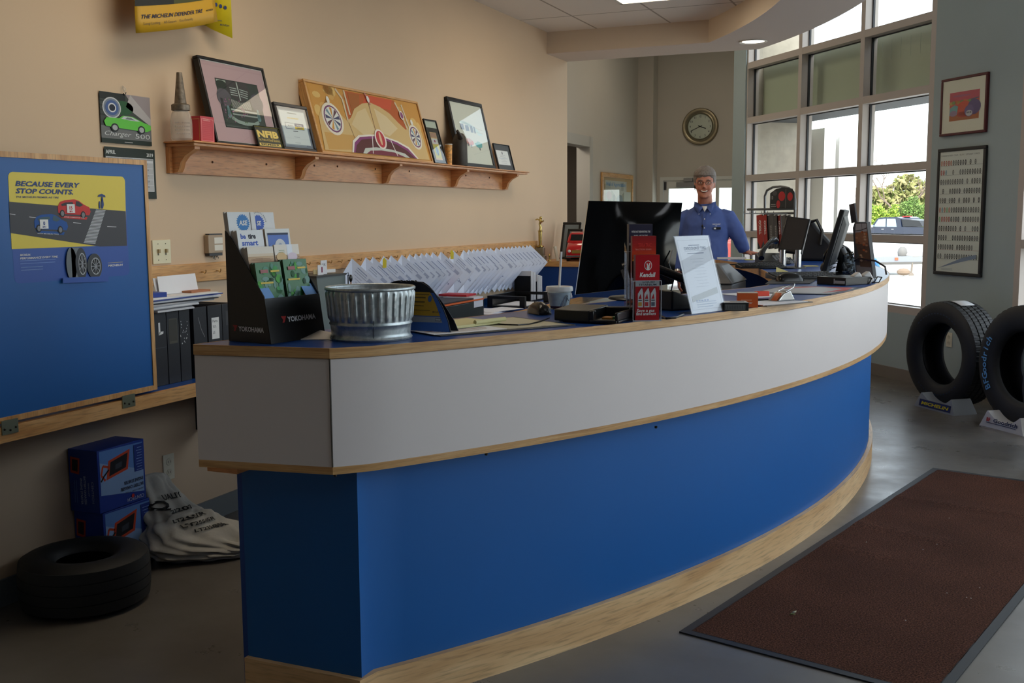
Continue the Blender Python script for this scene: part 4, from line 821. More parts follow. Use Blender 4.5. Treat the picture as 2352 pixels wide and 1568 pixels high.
# ---------------------------------------------------------------- calendar and hanging sign on the wall
X_ = XW+.004; L = lambda px, py, x=XW+.005: onx(px, py, x)
cal = thing('wall_calendar', 'wall calendar with a green muscle car picture hanging from a clip', 'calendar', (XW, 3.5, 1.9))
tl, tr_, bl, br = L(227, 210), L(343, 223), L(235, 330), L(343, 332)
y0, y1, zt, zb = tl.y, tr_.y, (tl.z+tr_.z)/2, (bl.z+br.z)/2; w, h = y1-y0, zt-zb
a = Art(frame((XW+.006, y0, zb), (0, 1, 0), (0, 0, 1))); X = lambda u: u*w; Y = lambda v: v*h
a.rect(0, 0, w, h, P_(60, 66, 62), 0); a.poly([(X(.5), Y(1)), (X(1), Y(1)), (X(1), Y(.4)), (X(.8), Y(.55))], P_(150, 140, 142), 1); a.poly([(X(.6), Y(1)), (X(1), Y(.55)), (X(1), Y(.4)), (X(.5), Y(.75))], P_(176, 172, 172), 2); a.rect(0, Y(.86), X(.5), Y(1), P_(26, 32, 30), 2); a.ell(X(.45), Y(.72), X(.2), Y(.14), P_(34, 84, 48), 2); a.rect(0, Y(.08), w, Y(.34), P_(110, 112, 112), 2); a.rect(0, 0, w, Y(.09), P_(26, 40, 32), 3)
for k in range(4): a.poly([(X(0), Y(.84-.09*k)), (X(.35), Y(.8-.09*k)), (X(.35), Y(.78-.09*k)), (X(0), Y(.81-.09*k))], P_(40, 46, 44), 2)
for r_, c in ((1.02, (200, 204, 206)), (.9, (120, 132, 150)), (.72, (70, 96, 150)), (.45, (210, 214, 220)), (.33, (26, 34, 50))): a.ell(X(.22), Y(.7), X(.175)*r_, Y(.205)*r_, P_(*c), 4+int(10*(1.02-r_)))
G_ = P_(98, 196, 70)
a.poly([(X(.05), Y(.42)), (X(.1), Y(.5)), (X(.34), Y(.505)), (X(.42), Y(.565)), (X(.62), Y(.56)), (X(.84), Y(.46)), (X(.98), Y(.42)), (X(.98), Y(.33)), (X(.9), Y(.28)), (X(.3), Y(.31)), (X(.08), Y(.33))], G_, 12); a.poly([(X(.38), Y(.5)), (X(.44), Y(.555)), (X(.6), Y(.55)), (X(.76), Y(.48)), (X(.56), Y(.48))], P_(196, 204, 206), 13); a.poly([(X(.46), Y(.5)), (X(.5), Y(.54)), (X(.58), Y(.535)), (X(.66), Y(.49))], P_(110, 124, 122), 14)
for u in (.25, .78): a.ell(X(u), Y(.31), X(.075), Y(.085), P_(34, 38, 38), 14); a.ell(X(u), Y(.31), X(.05), Y(.055), P_(170, 176, 178), 15)
a.text('Charger', X(.06), Y(.15), h*.13, P_(206, 210, 210), 6, 0, .35, w=w*.52); a.text('500', X(.66), Y(.13), h*.14, P_(206, 210, 210), 6, w=w*.3); a.rect(X(.44), Y(.03), X(.6), Y(.042), P_(200, 200, 200), 6)
a.build('picture_page', cal)
zc = L(238, 338).z; zb2 = 1.5; a = Art(frame((XW+.006, y0+.012, zb2), (0, 1, 0), (0, 0, 1))); h2 = zc-zb2; w2 = w+.004
a.rect(0, 0, w2, h2+.004, P_(30, 42, 36), 0); a.rect(.006, .03, w2-.012, h2-.035, P_(206, 208, 210), 1); a.text('APRIL', .006, h2-.024, .022, P_(220, 224, 222), 2, .015); a.text('2019', w2-.012, h2-.026, .02, P_(220, 224, 222), 2, .012, align='RIGHT')
rh = (h2-.085)/5
for k in range(7):
    x0 = .008+(w2-.022)*k/7; a.rect(x0, h2-.043, x0+(w2-.03)/7, h2-.037, P_(150, 154, 156), 2)
    for j in range(5): a.rect(x0, .034+rh*j, x0+(w2-.03)/7, .034+rh*(j+.9), P_(180, 182, 184) if k in (0, 6) else P_(222, 224, 226), 2); a.text(str(1+k+7*(4-j)), x0+.002, .034+rh*(j+.5), .01, INK, 3)
a.build('date_page', cal)
g = MB(CLEAR); p = L(282, 205); g.tube([(XW+.004, p.y, p.z+.012), (XW+.012, p.y+.008, p.z+.004), (XW+.012, p.y, p.z-.012), (XW+.012, p.y-.008, p.z+.004)], .0025, 8, closed=True); g.build('clip', cal)
g = MB(DGREY); g.tube([(XW+.01, p.y-.004, p.z-.016), (XW+.01, p.y+.004, p.z-.024), (XW+.01, p.y+.012, p.z-.012)], .002, 6); g.build('wire_hanger', cal)
# two-sheet sign hanging above, its lower corner curling
YP = M((206, 160, 36), .4, name='yellow_poster_stock'); YP2 = M((240, 214, 40), .4, name='bright_yellow_stock')
sg = thing('hanging_poster', 'yellow tyre poster with a curled corner hanging high on the wall', 'poster', (-3.05, 3.6, 2.2))
PX = XW+.13; pa, pb = onx(312, 76, PX), onx(494, 50, PX); W_ = pb.y-pa.y; z0 = pa.z
g = MB(YP)
n = 16; rows_ = []
def bend(u, v): return (PX+.02*math.sin(u*PI)-.0+.06*max(0, .12-v)*u*2+ .0, pa.y+W_*u, z0+v+(pb.z-z0)*(.75*u+.25*u*u)*(1-v*.5))
for j in range(9):
    v = .5*j/8; rows_.append([bend(i/n, v) for i in range(n+1)])
vs = [p for r_ in rows_ for p in r_]; fs = [(j*(n+1)+i, j*(n+1)+i+1, (j+1)*(n+1)+i+1, (j+1)*(n+1)+i) for j in range(8) for i in range(n)]
g.add(vs, fs); o = g.build('front_sheet', sg, solid=.0008)
class Bent(Art):
    def add(s, vs, fs, mat=None, uvs=None):
        b = len(s.v); s.v += [tuple(Vector(bend(x/W_, y))+Vector((.0015+z, 0, 0))) for x, y, z in vs]; s.f += [tuple(b+k for k in f) for f in fs]; s.m += [mat or s.mat]*len(fs); return s
a = Bent(Matrix()); a.text('THE MICHELIN DEFENDER TIRE', .03, .055, .022, P_(34, 40, 70), 1, .02, .3, w=W_*.73); a.text('Long-Lasting    All-Season    Eco-Friendly', .04, .03, .015, P_(110, 96, 60), 1, w=W_*.56); a.text('MICHELIN', W_*.84, .056, .011, P_(60, 52, 40), 1, .02, .2, w=W_*.11)
for i in range(12): a.poly([(W_*i/12, .105+.004*i/12), (W_*(i+1)/12, .105+.004*(i+1)/12), (W_*(i+1)/12, .5), (W_*i/12, .5)], P_(28, 30, 28) if i < 5 else P_(70, 74, 36), 1)
random.seed(4)
for k in range(70): u = random.uniform(.45, .98); a.ell(W_*u, random.uniform(.13, .3), .006, .014, P_(*random.choice(((120, 118, 50), (60, 80, 40), (150, 140, 70)))), 2, 6)
a.build('print', sg)
qa, qb = onx(487, 55, XW+.06), onx(534, 88, XW+.1)
g = MB(YP2); m0 = onx(470, 62, XW+.02)
g.loft([[(XW+.02+.0*t, m0.y-.2, qb.z+.06+z), (XW+.03, m0.y, qb.z+.045+z), (XW+.055, qa.y+.0, qb.z+.03+z), (XW+.1, qb.y, qb.z+z)] for z, t in ((0, 0), (.5, 1))], cap=False, closed=False); g.build('back_sheet', sg, solid=.0008)
lb_ = math.hypot(.045, qb.y-qa.y); a = Art(frame((XW+.0556, qa.y, qb.z+.02), (.045, qb.y-qa.y, 0), (0, 0, 1)), .003); a.text('MICHELIN', lb_*.4, .03, .011, P_(60, 60, 60), 1, .02, .2, w=lb_*.45); a.text('ES', lb_*.3, .17, .05, P_(30, 60, 140), 1, .04)
for k in range(3): a.ell(lb_*(.25+.22*k), .12-.004*k, .007, .009, P_(30, 50, 110), 1, 10)
a.lines(lb_*.2, .05, lb_*.4, 1, .01, .003, P_(120, 110, 60), 1); a.build('back_print', sg)
# rounded sticker poster on the flap
p0 = onx(33, 645, FXP+.001); p1 = onx(285, 405, FXP+.001); ya, yb, za, zb = 2.494, 3.005, 1.213, 1.567; w, h = yb-ya, zb-za
st = thing('poster', 'rounded poster of two cars braking at a crossing, stuck on the blue flap', 'poster', mat=frame((FXP+.0004, ya, za), (0, 1, 0), (0, 0, 1)))
PY = M((228, 206, 76), .45); PB = M((44, 84, 168), .4)
def lp(px, py): p = onx(px, py, FXP+.001); return (p.y-ya, p.z-za)
a = Art(Matrix())
a.poly(rrect(0, 0, w, h, .018), PB, 0); pl = lambda pts, m_, l: a.poly([lp(*q) for q in pts], m_, l)
tp = [q for q in rrect(0, 0, w, h, .018) if q[1] > h*.5]
a.poly(tp[:5]+tp[5:]+[lp(27, 572), lp(291, 562)], PY, 1)
pl([(20.5, 463), (288.5, 485), (291.5, 564), (230, 566), (24, 535)], M((62, 62, 68), .5), 2)
IB = P_(52, 74, 128); x, y = lp(35, 428); x2, _ = lp(184, 430); a.text('BECAUSE EVERY', x, y+.002, .022, IB, 3, .035, .22, w=x2-x); x, y = lp(36, 445); x2, _ = lp(168, 445); a.text('STOP COUNTS.', x, y+.002, .022, IB, 3, .035, .22, w=x2-x); x, y = lp(37, 454); x2, _ = lp(135, 454); a.text('THE MICHELIN PREMIER A/S TIRE', x, y, .008, IB, 3, .015, .2, w=x2-x)
for k in range(24): 
    t_ = k/23; xa, ya_ = 220-28*t_, 482+75*t_; a.line([lp(xa, ya_), lp(xa+(22+5*t_), ya_+1.5)], .0028, P_(200, 202, 206), 3)
for pts in ([(22, 491), (35, 493)], [(67, 498), (84, 500)], [(246, 520), (267, 521)], [(168, 511), (186, 513)]): a.line([lp(*q) for q in pts], .002, P_(210, 210, 214), 3)
def pcar(cx, cy, s, col, glassc):
    f = lambda u, v: lp(cx+u*s, cy+v*s)
    a.poly([f(-36, 10), (f(-37, -4)), f(-32, -14), f(-22, -18), f(0, -20), f(10, -17), f(22, -8), f(34, -2), f(37, 8), f(34, 16), f(-30, 13)], col, 4)
    a.poly([f(4, -16), f(10, -15), f(20, -7), f(12, -3), f(3, -6)], glassc, 5); a.poly([f(-30, -9), f(-20, -13), f(-4, -14), f(-2, -8), f(-28, -5)], glassc, 5)
    for u, v in ((-27, 12), (20, 15)): a.ell(*f(u, v), .0105*s, .0125*s, P_(36, 36, 40), 6, 14); a.ell(*f(u, v), .007*s, .0085*s, P_(130, 132, 136), 7, 12)
    a.poly([f(-34, 16), f(30, 20), f(28, 26), f(-28, 22)], col, 3)
pcar(170, 478, 1.02, P_(206, 56, 56), P_(60, 60, 66)); pcar(117, 512, 1.05, P_(34, 86, 160), P_(70, 96, 110))
for cx, cy, n_, c in ((162, 480, '15', P_(206, 50, 54)), (100, 516, '0', P_(40, 76, 150))):
    x, y = lp(cx-9, cy+9); a.rect(x, y, x+.035, y+.03, WHITE, 8); a.text(n_, x+.0175, y+.012, .016, c, 9, .03, align='CENTER'); a.text('MPH', x+.0175, y+.003, .007, c, 9, .02, align='CENTER')
x, y = lp(146, 499); a.text('OTHER COMPETITOR TIRES', x, y, .0045, WHITE, 9, .01, w=.09, rot=-.05); x, y = lp(84, 537); a.text('WITH MICHELIN TIRES', x, y, .0045, WHITE, 9, .01, w=.09, rot=-.05)
a.poly([lp(*q) for q in ((224, 452), (226, 447), (233, 445), (240, 448), (242, 453), (233, 451))], IB, 5); a.line([lp(233, 450), lp(233, 462)], .002, IB, 5); a.poly([lp(*q) for q in ((232, 456), (236, 455), (238, 470), (236, 479), (232, 479))], IB, 5); a.ell(*lp(234, 455), .004, .005, IB, 6, 10); a.poly([lp(*q) for q in ((226, 466), (230, 465), (230, 479), (227, 479))], IB, 5); a.ell(*lp(228, 464), .003, .003, IB, 6, 8)
x, y = lp(46, 588); a.text('MICHELIN.', x, y, .009, WHITE, 3, .02, .2); x, y = lp(46, 594.5); x2, _ = lp(133, 590); a.text('PERFORMANCE EVERY TIME.', x, y-.0015, .009, WHITE, 3, .02, .2, w=x2-x)
x, y = lp(46, 600); a.lines(x, y, .17, 2, .009, .002, P_(120, 150, 210), 3); x, y = lp(48, 615); a.lines(x, y, .09, 2, .009, .002, P_(120, 150, 200), 3)
def ptire(cx, cy, rx, ry, tw, l):
    c = lp(cx, cy); a.ell(c[0], c[1], rx, ry, P_(64, 68, 74), l); c2 = lp(cx-tw, cy); a.ell(c2[0], c2[1], rx*.9, ry, P_(110, 118, 124), l-1); a.poly([(c2[0], c2[1]-ry), (c[0], c[1]-ry), (c[0], c[1]+ry), (c2[0], c2[1]+ry)], P_(120, 128, 134), l-1)
    a.ell(c[0]+.004, c[1], rx*.66, ry*.68, P_(26, 28, 32), l+1); a.ring(c[0]+.004, c[1], rx*.58, rx*.66, P_(180, 184, 190), l+2, 24, ry*.68/(rx*.66))
    for k in range(10): t_ = k*PI/5; a.line([(c[0]+.004, c[1]), (c[0]+.004+rx*.62*math.cos(t_), c[1]+ry*.64*math.sin(t_))], .002, P_(170, 174, 182), l+2)
ptire(216, 611, .034, .044, -2, 10); ptire(184, 606, .026, .056, 22, 16)
a.poly([lp(140, 637.5), lp(245, 634), lp(245, 646), lp(140, 650)], PB, 24); 
x, y = lp(248, 612); x2, _ = lp(282, 611); a.text('MICHELIN', x, y, .0095, WHITE, 3, .025, .2, w=x2-x); a.rect(x, y+.0125, x2, y+.0135, P_(220, 200, 90), 3)
a.build('print', st, local=True)
# ================================================================ ON THE COUNTER
random.seed(31)
T_ = TOPZ+.0006
def ctop(px, py, z=T_): return onz(px, py, z)
def rot(rz, c=(0, 0, 0)): return Matrix.Translation(c) @ Matrix.Rotation(rz, 4, 'Z')
def leanq(bl, br, tl, z=T_):
    """a board whose foot runs bl-br on the counter, leaning so that its side edge is square to its foot"""
    BL = onz(*bl, z); BR = onz(*br, z); r = (BR-BL).normalized(); n0 = Vector((r.y, -r.x, 0)); best = None
    for k in range(-700, 701):
        t = k/1000.0; n = n0*math.cos(t)+Vector((0, 0, 1))*math.sin(t); d = ray(*tl); q = EYE+d*((BL-EYE).dot(n)/d.dot(n)); e = abs((q-BL).normalized().dot(r))
        if best is None or e < best[0]: best = (e, q, t)
    T, w, h = qf(BL, BR, best[1]); return T, w, h
# ---- black brochure stand with eight stacks
BS = Matrix.Translation((-1.9, 2.437, T_)) @ Matrix.Rotation(math.radians(-9), 4, 'Z')
bs = thing('brochure_stand', 'black cardboard brochure stand with white lettering on the counter corner', 'brochure stand', mat=BS)
D_, W_, HB, HF = .165, .222, .312, .135
BC = M((17, 17, 19), .32, name='black_card')
prof = [(0, 0), (D_, 0), (D_-.018, HF-.03), (D_-.022, HF-.005), (D_-.06, HF+.045), (.012, HB-.006), (0, HB)]
for y0, y1 in ((0, .003), (W_-.003, W_)):
    g = MB(BC); g.prism(prof, y0, y1); g.v = [(x, z, y) for x, y, z in g.v]; g.f = [f[::-1] for f in g.f]; g.build('side_panel', bs, local=True)
g = MB(BC); g.box(0, .003, 0, W_, 0, HB-.05); g.build('back_panel', bs, local=True)
g = MB(BC); g.loft([[(D_-.001, .0, 0), (D_-.001, W_, 0), (D_-.004, W_, 0), (D_-.004, 0, 0)], [(D_-.02, .0, HF-.01), (D_-.02, W_, HF-.01), (D_-.023, W_, HF-.01), (D_-.023, 0, HF-.01)]]); g.box(.003, D_-.004, .003, W_-.003, .001, .004); g.build('front_panel', bs, local=True)
LB = M((120, 164, 222), .5)
for y0, y1 in ((.001, .045), (W_-.05, W_-.004)):
    g = MB(LB); g.quad((D_-.026, y0, HF-.012), (D_-.024, y1, HF-.012), (D_-.05, y1, HF+.02), (D_-.056, y0, HF+.03)); g.build('tab', bs, local=True)
a = Art(frame((0, -.0004, 0), (1, 0, 0), (0, 0, 1))); RD = M((150, 32, 32), .5)
def yoko(a, x, y, s, w):
    a.poly([(x, y+s), (x+s*1.15, y+s), (x+s*.62, y), (x+s*.18, y), (x+s*.42, y+s*.45)], RD, 1); a.text('YOKOHAMA', x+s*1.35, y+s*.04, s*1.12, M((222, 224, 228), .5), 1, .03, 0, w=w)
yoko(a, .018, .03, .017, .098); a.build('lettering', bs, local=True)
a = Art(frame((D_-.0008, 0, 0), (0, 1, 0), (-.019, 0, HF-.01))); yoko(a, .052, .055, .018, .115); a.build('lettering', bs, local=True)
def stack(x, y, z0, w, h, n, th, lean, edgec, fn, lb, spread=.0006):
    for i in range(n):
        T = BS @ Matrix.Translation((x-(n-1-i)*(th+spread), y, z0)) @ Matrix.Rotation(-lean, 4, 'Y')
        o = MB(edgec); o.box(0, th, 0, w, 0, h-.002*((n-1-i) % 3))
        o.T = frame((th, 0, 0), (0, 1, 0), (0, 0, 1)); 
        if i == n-1: a = Art(o.T, .0005); fn(a, w, h); b0 = len(o.v); o.v += a.v; o.f += [tuple(k+b0 for k in f) for f in a.f]; o.m += a.m
        o = o.build('brochure', None, local=True, smooth=0); o.matrix_basis = T
        tag(o, lb+(' pamphlet, front of its stack in the black stand' if i == n-1 else ' pamphlet behind the front one of its stack'), 'brochure', 'brochures in the black stand')
        if i < n-1: o['group'] = lb+' pamphlets behind the front one'
def zt(px, py, yy=2.5): return ony(px, py, yy).z-T_
CR = M((214, 208, 200), .5); AB = M((28, 120, 190), .5); AN = M((34, 84, 186), .5)
def gear(a, cx, cy, r, mat, lo=0, hi=2*PI, n=22):
    P = []
    for k in range(n*4): t = lo+(hi-lo)*k/(n*4); P.append((cx+r*(1.12 if k % 4 < 2 else .97)*math.cos(t), cy+r*(1.12 if k % 4 < 2 else .97)*math.sin(t)))
    a.poly(P, mat, 1)
def f_ase(a, w, h): a.rect(0, 0, w, h, M((226, 228, 230), .5), 0); gear(a, w*.56, h-.031, .0225, AB); a.text('ASE', w*.56, h-.038, .019, WHITE, 2, .03, .15, align='CENTER')
def f_ase2(a, w, h):
    a.rect(0, 0, w, h, M((226, 226, 226), .5), 0); gear(a, w*.3, h-.031, .0215, AN); a.rect(0, 0, w*.18, h, M((226, 226, 226), .5), 2); a.text('SE', w*.22, h-.038, .018, WHITE, 3, .03, .15)
    for k, ch in enumerate('EXCELLENCE'): t = PI*.62-k*.2; a.text(ch, w*.3+.029*math.cos(t), h-.031+.029*math.sin(t), .006, P_(70, 74, 84), 2, .01, rot=t-PI/2, align='CENTER')
    a.text('E', w*.32, h-.082, .016, AN, 3, .03)
def f_bts(a, w, h): a.rect(0, 0, w, h, M((228, 230, 232), .4), 0); a.text('be', .012, h-.024, .02, AN, 1, .035); a.text('tire', .04, h-.024, .02, INK, 1, .035); a.text('smart', .014, h-.043, .021, AN, 1, .035, w=.062)
def f_disc(a, w, h):
    a.rect(0, 0, w, h, WHITE, 0); a.rect(.008, .03, w-.008, h-.014, M((60, 104, 190), .4), 1); a.ell(w*.2, h*.7, .016, .03, M((96, 136, 208), .4), 2, 12); a.rect(.008, h-.018, w-.008, h-.012, P_(50, 60, 86), 3); a.ell(w*.55, h-.052, .022, .022, P_(220, 222, 226), 3); a.ell(w*.55, h-.052, .008, .01, P_(170, 180, 200), 4)
def f_sand(a, w, h):
    hs = .0075
    for k, c in enumerate(((232, 222, 208), (226, 206, 180), (206, 172, 134), (188, 150, 112), (164, 126, 94), (140, 104, 80), (120, 88, 70))): a.rect(0, h-hs*(k+1)-.012 if k < 6 else 0, w, h-hs*k-(.012 if k else 0), M(c, .45), 1)
    for k in range(14): a.line([(random.uniform(0, w*.7), h-.03-.002*k), (random.uniform(w*.5, w), h-.033-.002*k)], .001, P_(150, 112, 82), 2)
def f_sun(a, w, h):
    f_sand(a, w, h); a.rect(0, h-.03, w, h, M((236, 226, 214), .4), 2); a.rect(w*.5, h-.06, w*.72, h, M((232, 236, 246), .35), 3); a.ell(w*.7, h-.036, .02, .012, M((226, 206, 220), .45), 4, 14); a.ell(w*.25, h-.036, .02, .014, M((222, 184, 130), .45), 4, 14); a.lines(w*.16, h-.018, w*.28, 2, .005, .0015, P_(150, 170, 130), 5)
def f_green(a, w, h):
    a.rect(0, 0, w, h, M((40, 112, 60), .35), 0)
    for k in range(46): a.ell(random.uniform(.004, w-.004), random.uniform(.01, h-.01), random.uniform(.004, .014), random.uniform(.004, .014), P_(*random.choice(((30, 92, 48), (70, 160, 90), (96, 150, 130), (120, 160, 150), (24, 70, 46), (84, 170, 70)))), 1+k % 3, 9)
    for k in range(9): a.ell(random.uniform(w*.5, w*.9), random.uniform(.05, h*.5), .006, .004, P_(210, 150, 120), 5, 8)
    for y in (h-.028, h-.06, .03): a.rect(w*(.55 if y > h-.04 else .1), y, w*(.9 if y > h-.04 else .6), y+.005, P_(228, 200, 90), 6)
    a.rect(w*.15, h-.03, w*.45, h-.02, P_(170, 110, 110), 6)
le = .22
z1, z2, z3, z4 = zt(590, 485), zt(590, 527), zt(610, 565), zt(635, 600)
stack(.028, .012, z1-.28, .1, .28, 4, .0035, .12, CR, f_ase, 'white blue-gear'); stack(.03, .098, z1-.279, .094, .278, 2, .003, .12, CR, f_ase2, 'white blue-gear cut-off')
stack(.066, .008, z2-.25, .1, .25, 5, .004, .13, CR, f_bts, 'white tyre-safety'); stack(.068, .113, z2-.2475, .1, .25, 4, .005, .13, M((196, 178, 158), .5), f_disc, 'blue disc-cover')
stack(.1, .008, z3-.22, .1, .22, 6, .0035, .13, CR, f_sand, 'sand-coloured'); stack(.101, .112, z3-.218, .1, .222, 3, .003, .13, CR, f_sun, 'pale sunrise')
stack(.134, .006, z4-.2, .098, .2, 5, .0032, .16, M((70, 100, 70), .5), f_green, 'green jungle-cover'); stack(.136, .113, z4-.197, .096, .202, 5, .0034, .16, M((70, 100, 70), .5), f_green, 'green jungle-cover right-hand')
p = ctop(730, 778); g = MB(M((206, 202, 200), .5)); g.T = rot(.35, (p.x, p.y, T_)); g.loft([[(-.08, -.02, 0), (.055, -.03, 0), (.04, .03, .012), (-.02, .06, .02)], [(-.08, -.02, .002), (.055, -.03, .002), (.04, .03, .014), (-.02, .06, .022)]]); tag(g.build('leaflet', None), 'single white leaflet lying between the black stand and the tub', 'paper')
# ---- galvanized tub
p0, p1 = ctop(765, 779), ctop(943, 772); c0 = ctop(853, 786); R0 = (p1-p0).length/2*.995
dv = Vector((c0.x, c0.y, 0)).normalized(); tc = c0+dv*R0
tub = thing('galvanized_tub', 'ribbed galvanized steel tub on the counter beside the brochure stand', 'tub', (tc.x, tc.y, T_))
def galv():
    m = M((186, 192, 196), .34, .85, name='galvanized_steel'); n = m.node_tree; p = n.nodes['Principled BSDF']; tcx = n.nodes.new('ShaderNodeTexCoord'); v = n.nodes.new('ShaderNodeTexVoronoi'); v.inputs['Scale'].default_value = 95
    r = ramp(n, [(.2, 'aab4b8'), (.6, 'bac2c6'), (.9, 'c8ced0')]); n.links.new(tcx.outputs['Object'], v.inputs[0]); n.links.new(v.outputs['Color'], r.inputs[0]); n.links.new(r.outputs[0], p.inputs['Base Color'])
    mr = n.nodes.new('ShaderNodeMapRange'); mr.inputs[3].default_value = .36; mr.inputs[4].default_value = .5; n.links.new(v.outputs['Color'], mr.inputs[0]); n.links.new(mr.outputs[0], p.inputs['Roughness']); return m
GV = galv(); HT = .155; R1 = R0*1.125
def rad(z): return R0+(R1-R0)*z/HT
pf = [(R0*.96, .003), (R0+.005, .0), (R0+.007, .005), (R0+.004, .009), (rad(.012), .013)]+[(rad(z), z) for z in (.02, .03, .04)]+[(rad(.043)+.0025, .043), (rad(.046)+.003, .046), (rad(.05), .05)]+[(rad(z), z) for z in (.053, .057, .062, .075, .09, .105, .12, .132, .138, .142)]
def rib(r, z, a_, i):
    if .055 <= z <= .139:
        f = (a_*34/(2*PI)) % 1; b = max(0, 1-abs(f-.5)/.26); b = min(1, b*1.8); e = min(1, (z-.055)/.006, (.139-z)/.005); return r+.005*b*e
    return r
g = MB(GV); g.lathe(pf, 272, fn=rib); g.lathe([(R1-.001, .142), (R1+.001, .146), (R1-.004, .142), (rad(.1)-.003, .1), (rad(.03)-.003, .03), (R0-.004, .006), (.001, .004)], 64); g.build('shell', tub, local=True, smooth=50)
g = MB(GV); g.lathe([(R1-.004, .143), (R1-.003, .148), (R1+.001, .15), (R1+.004, .147), (R1+.0035, .142), (R1, .14)], 64); g.build('rolled_rim', tub, local=True, smooth=60)
sa = math.atan2(-tc.y, -tc.x)+.06; g = MB(M((120, 126, 130), .4, .9))
g.T = Matrix.Rotation(sa, 4, 'Z'); g.loft([[(rad(z)+.0006+d, y, z) for d, y in ((0, -.001), (0, .001), (.0012, .001), (.0012, -.001))] for z in (.008, .142)]); g.build('seam', tub, local=True)
# ---- cardboard tent card
BL, BR = ctop(938, 762), ctop(1036, 767); r_ = (BR-BL).normalized(); nn = Vector((r_.y, -r_.x, 0)); n_ = nn*math.cos(.2)+Vector((0, 0, 1))*math.sin(.2)
def onp(px, py, P, n): d = ray(px, py); return EYE+d*((P-EYE).dot(n)/d.dot(n))
tn = thing('tent_card', 'blue and yellow tent card with a notched black top behind the tub', 'tent card', (BR.x, BR.y, T_))
outl = [(905, 764), (1036, 767), (1030, 738), (1020, 712), (1008, 688), (996, 668), (984, 655), (972, 647), (958, 646), (955, 643), (950, 646), (946, 643), (940, 646), (935, 643), (928, 646), (923, 643), (910, 645), (898, 650), (884, 657), (880, 700)]
up_ = n_.cross(r_)*-1; up_ = up_ if up_.z > 0 else -up_; TT = frame(BR-r_*.2, r_, up_)
def lo(q): v = TT.inverted() @ onp(*q, BR, n_); return (v.x, v.y)
O = [lo(q) for q in outl]; O[0] = (O[0][0], .0005); O[1] = (O[1][0], .0005)
g = MB(M((30, 34, 44), .5)); g.T = TT; g.prism(O, -.002, 0); g.build('front_card', tn)
g = MB(M((30, 34, 44), .5)); T3 = frame(BR-r_*.2-nn*.05, r_, Vector((-up_.x, -up_.y, up_.z))); g.T = T3; g.prism(O, 0, .002); g.build('back_card', tn)
a = Art(TT); lw = lambda pts, m_, l: a.poly([lo(q) for q in pts], m_, l)
lw([(906, 763), (1034, 766), (1028, 738), (1018, 712), (1006, 688), (994, 668), (985, 658), (882, 660), (881, 700)], M((52, 100, 184), .45), 1)
lw([(900, 722), (1011, 726), (1002, 700), (992, 678), (983, 664), (890, 662), (886, 700)], M((190, 152, 44), .45), 2); lw([(902, 738), (1016, 741), (1011, 728), (900, 724)], M((150, 160, 172), .5), 2)
x, y = lo((946, 690))
for k, (px, py, w) in enumerate(((948, 668, 40), (948, 676, 38), (948, 684, 30), (948, 694, 28), (948, 702, 26), (948, 712, 40))): x, y = lo((px, py)); x2, _ = lo((px+w, py)); a.rect(x, y, x2, y+(.004 if k in (2, 3) else .0018), P_(96, 80, 40), 3)
x, y = lo((988, 686)); a.ell(x, y, .007, .01, P_(70, 110, 170), 4, 14); x, y = lo((994, 718)); x2, _ = lo((1012, 720)); a.text('MICHELIN', x, y, .007, INK, 4, .01, w=x2-x); x, y = lo((1000, 737)); x2, _ = lo((1013, 737)); a.rect(x, y, x2, y+.008, INK, 4); a.rect(x+.001, y+.001, x2-.001, y+.007, P_(170, 180, 190), 5); a.build('print', tn)
# ---- desk mat, note pad, mouse
u_ = (onz(1305, 748, T_)-onz(1012, 772, T_)).normalized(); v_ = Vector((-u_.y, u_.x, 0)); pm = onz(1012, 773, T_); pm.z = T_; rzm = math.atan2(u_.y, u_.x)
g = MB(M((52, 56, 60), .45)); g.T = rot(rzm, pm); g.box(0, .5, 0, .34, 0, .003); dm = g.build('desk_mat', None, bevel=.001); tag(dm, 'large grey bordered desk mat holding calendar sheets beside the tent card', 'desk mat')
a = Art(g.T, .003); a.rect(.02, .015, .485, .325, M((188, 184, 160), .6), 1); a.rect(.02, .015, .485, .03, P_(150, 152, 150), 2); a.rect(.38, .019, .4, .026, INK, 3)
q = a.build('sheet', dm)
flat('price_list', 'white printed sheet with orange bars on the desk mat beside the tent card', 'paper', pm+u_*.12+v_*.12+Vector((0, 0, .0038)), .26, .2, rzm, PAPER, .0012)
g = Art(rot(rzm, pm+u_*.12+v_*.12+Vector((0, 0, .0051)))); g.rect(-.12, .02, .02, .05, P_(206, 130, 90), 1); g.rect(-.12, -.03, .1, -.022, P_(150, 80, 60), 1); g.rect(.03, .02, .12, .03, P_(140, 130, 124), 1); g.lines(-.11, -.05, .2, 3, .012, .003, P_(170, 150, 140), 1)
pl_ = g.build('print', bpy.data.objects['price_list'])
npd = thing('note_pad', 'yellow note pad with its front edge curled up on the desk mat', 'note pad', mat=rot(rzm+.25, pm+u_*.2+v_*.2+Vector((0, 0, .0065))))
NY = M((206, 202, 152), .65, name='yellow_note_paper'); g = MB(NY); g.box(-.13, .1, -.075, .075, 0, .009); g.build('sheets', npd, local=True, bevel=.001)
g = MB(NY); g.tube([(-.02+.0, -.075+.001, .013), (.12, -.075, .013)], .007, 14); g.build('curl', npd, local=True)
g = MB(NY); g.box(-.12, .0, -.06, .06, .0, .0015); g.build('top_sheet', npd, local=True).location = (.12, .0, -.004)
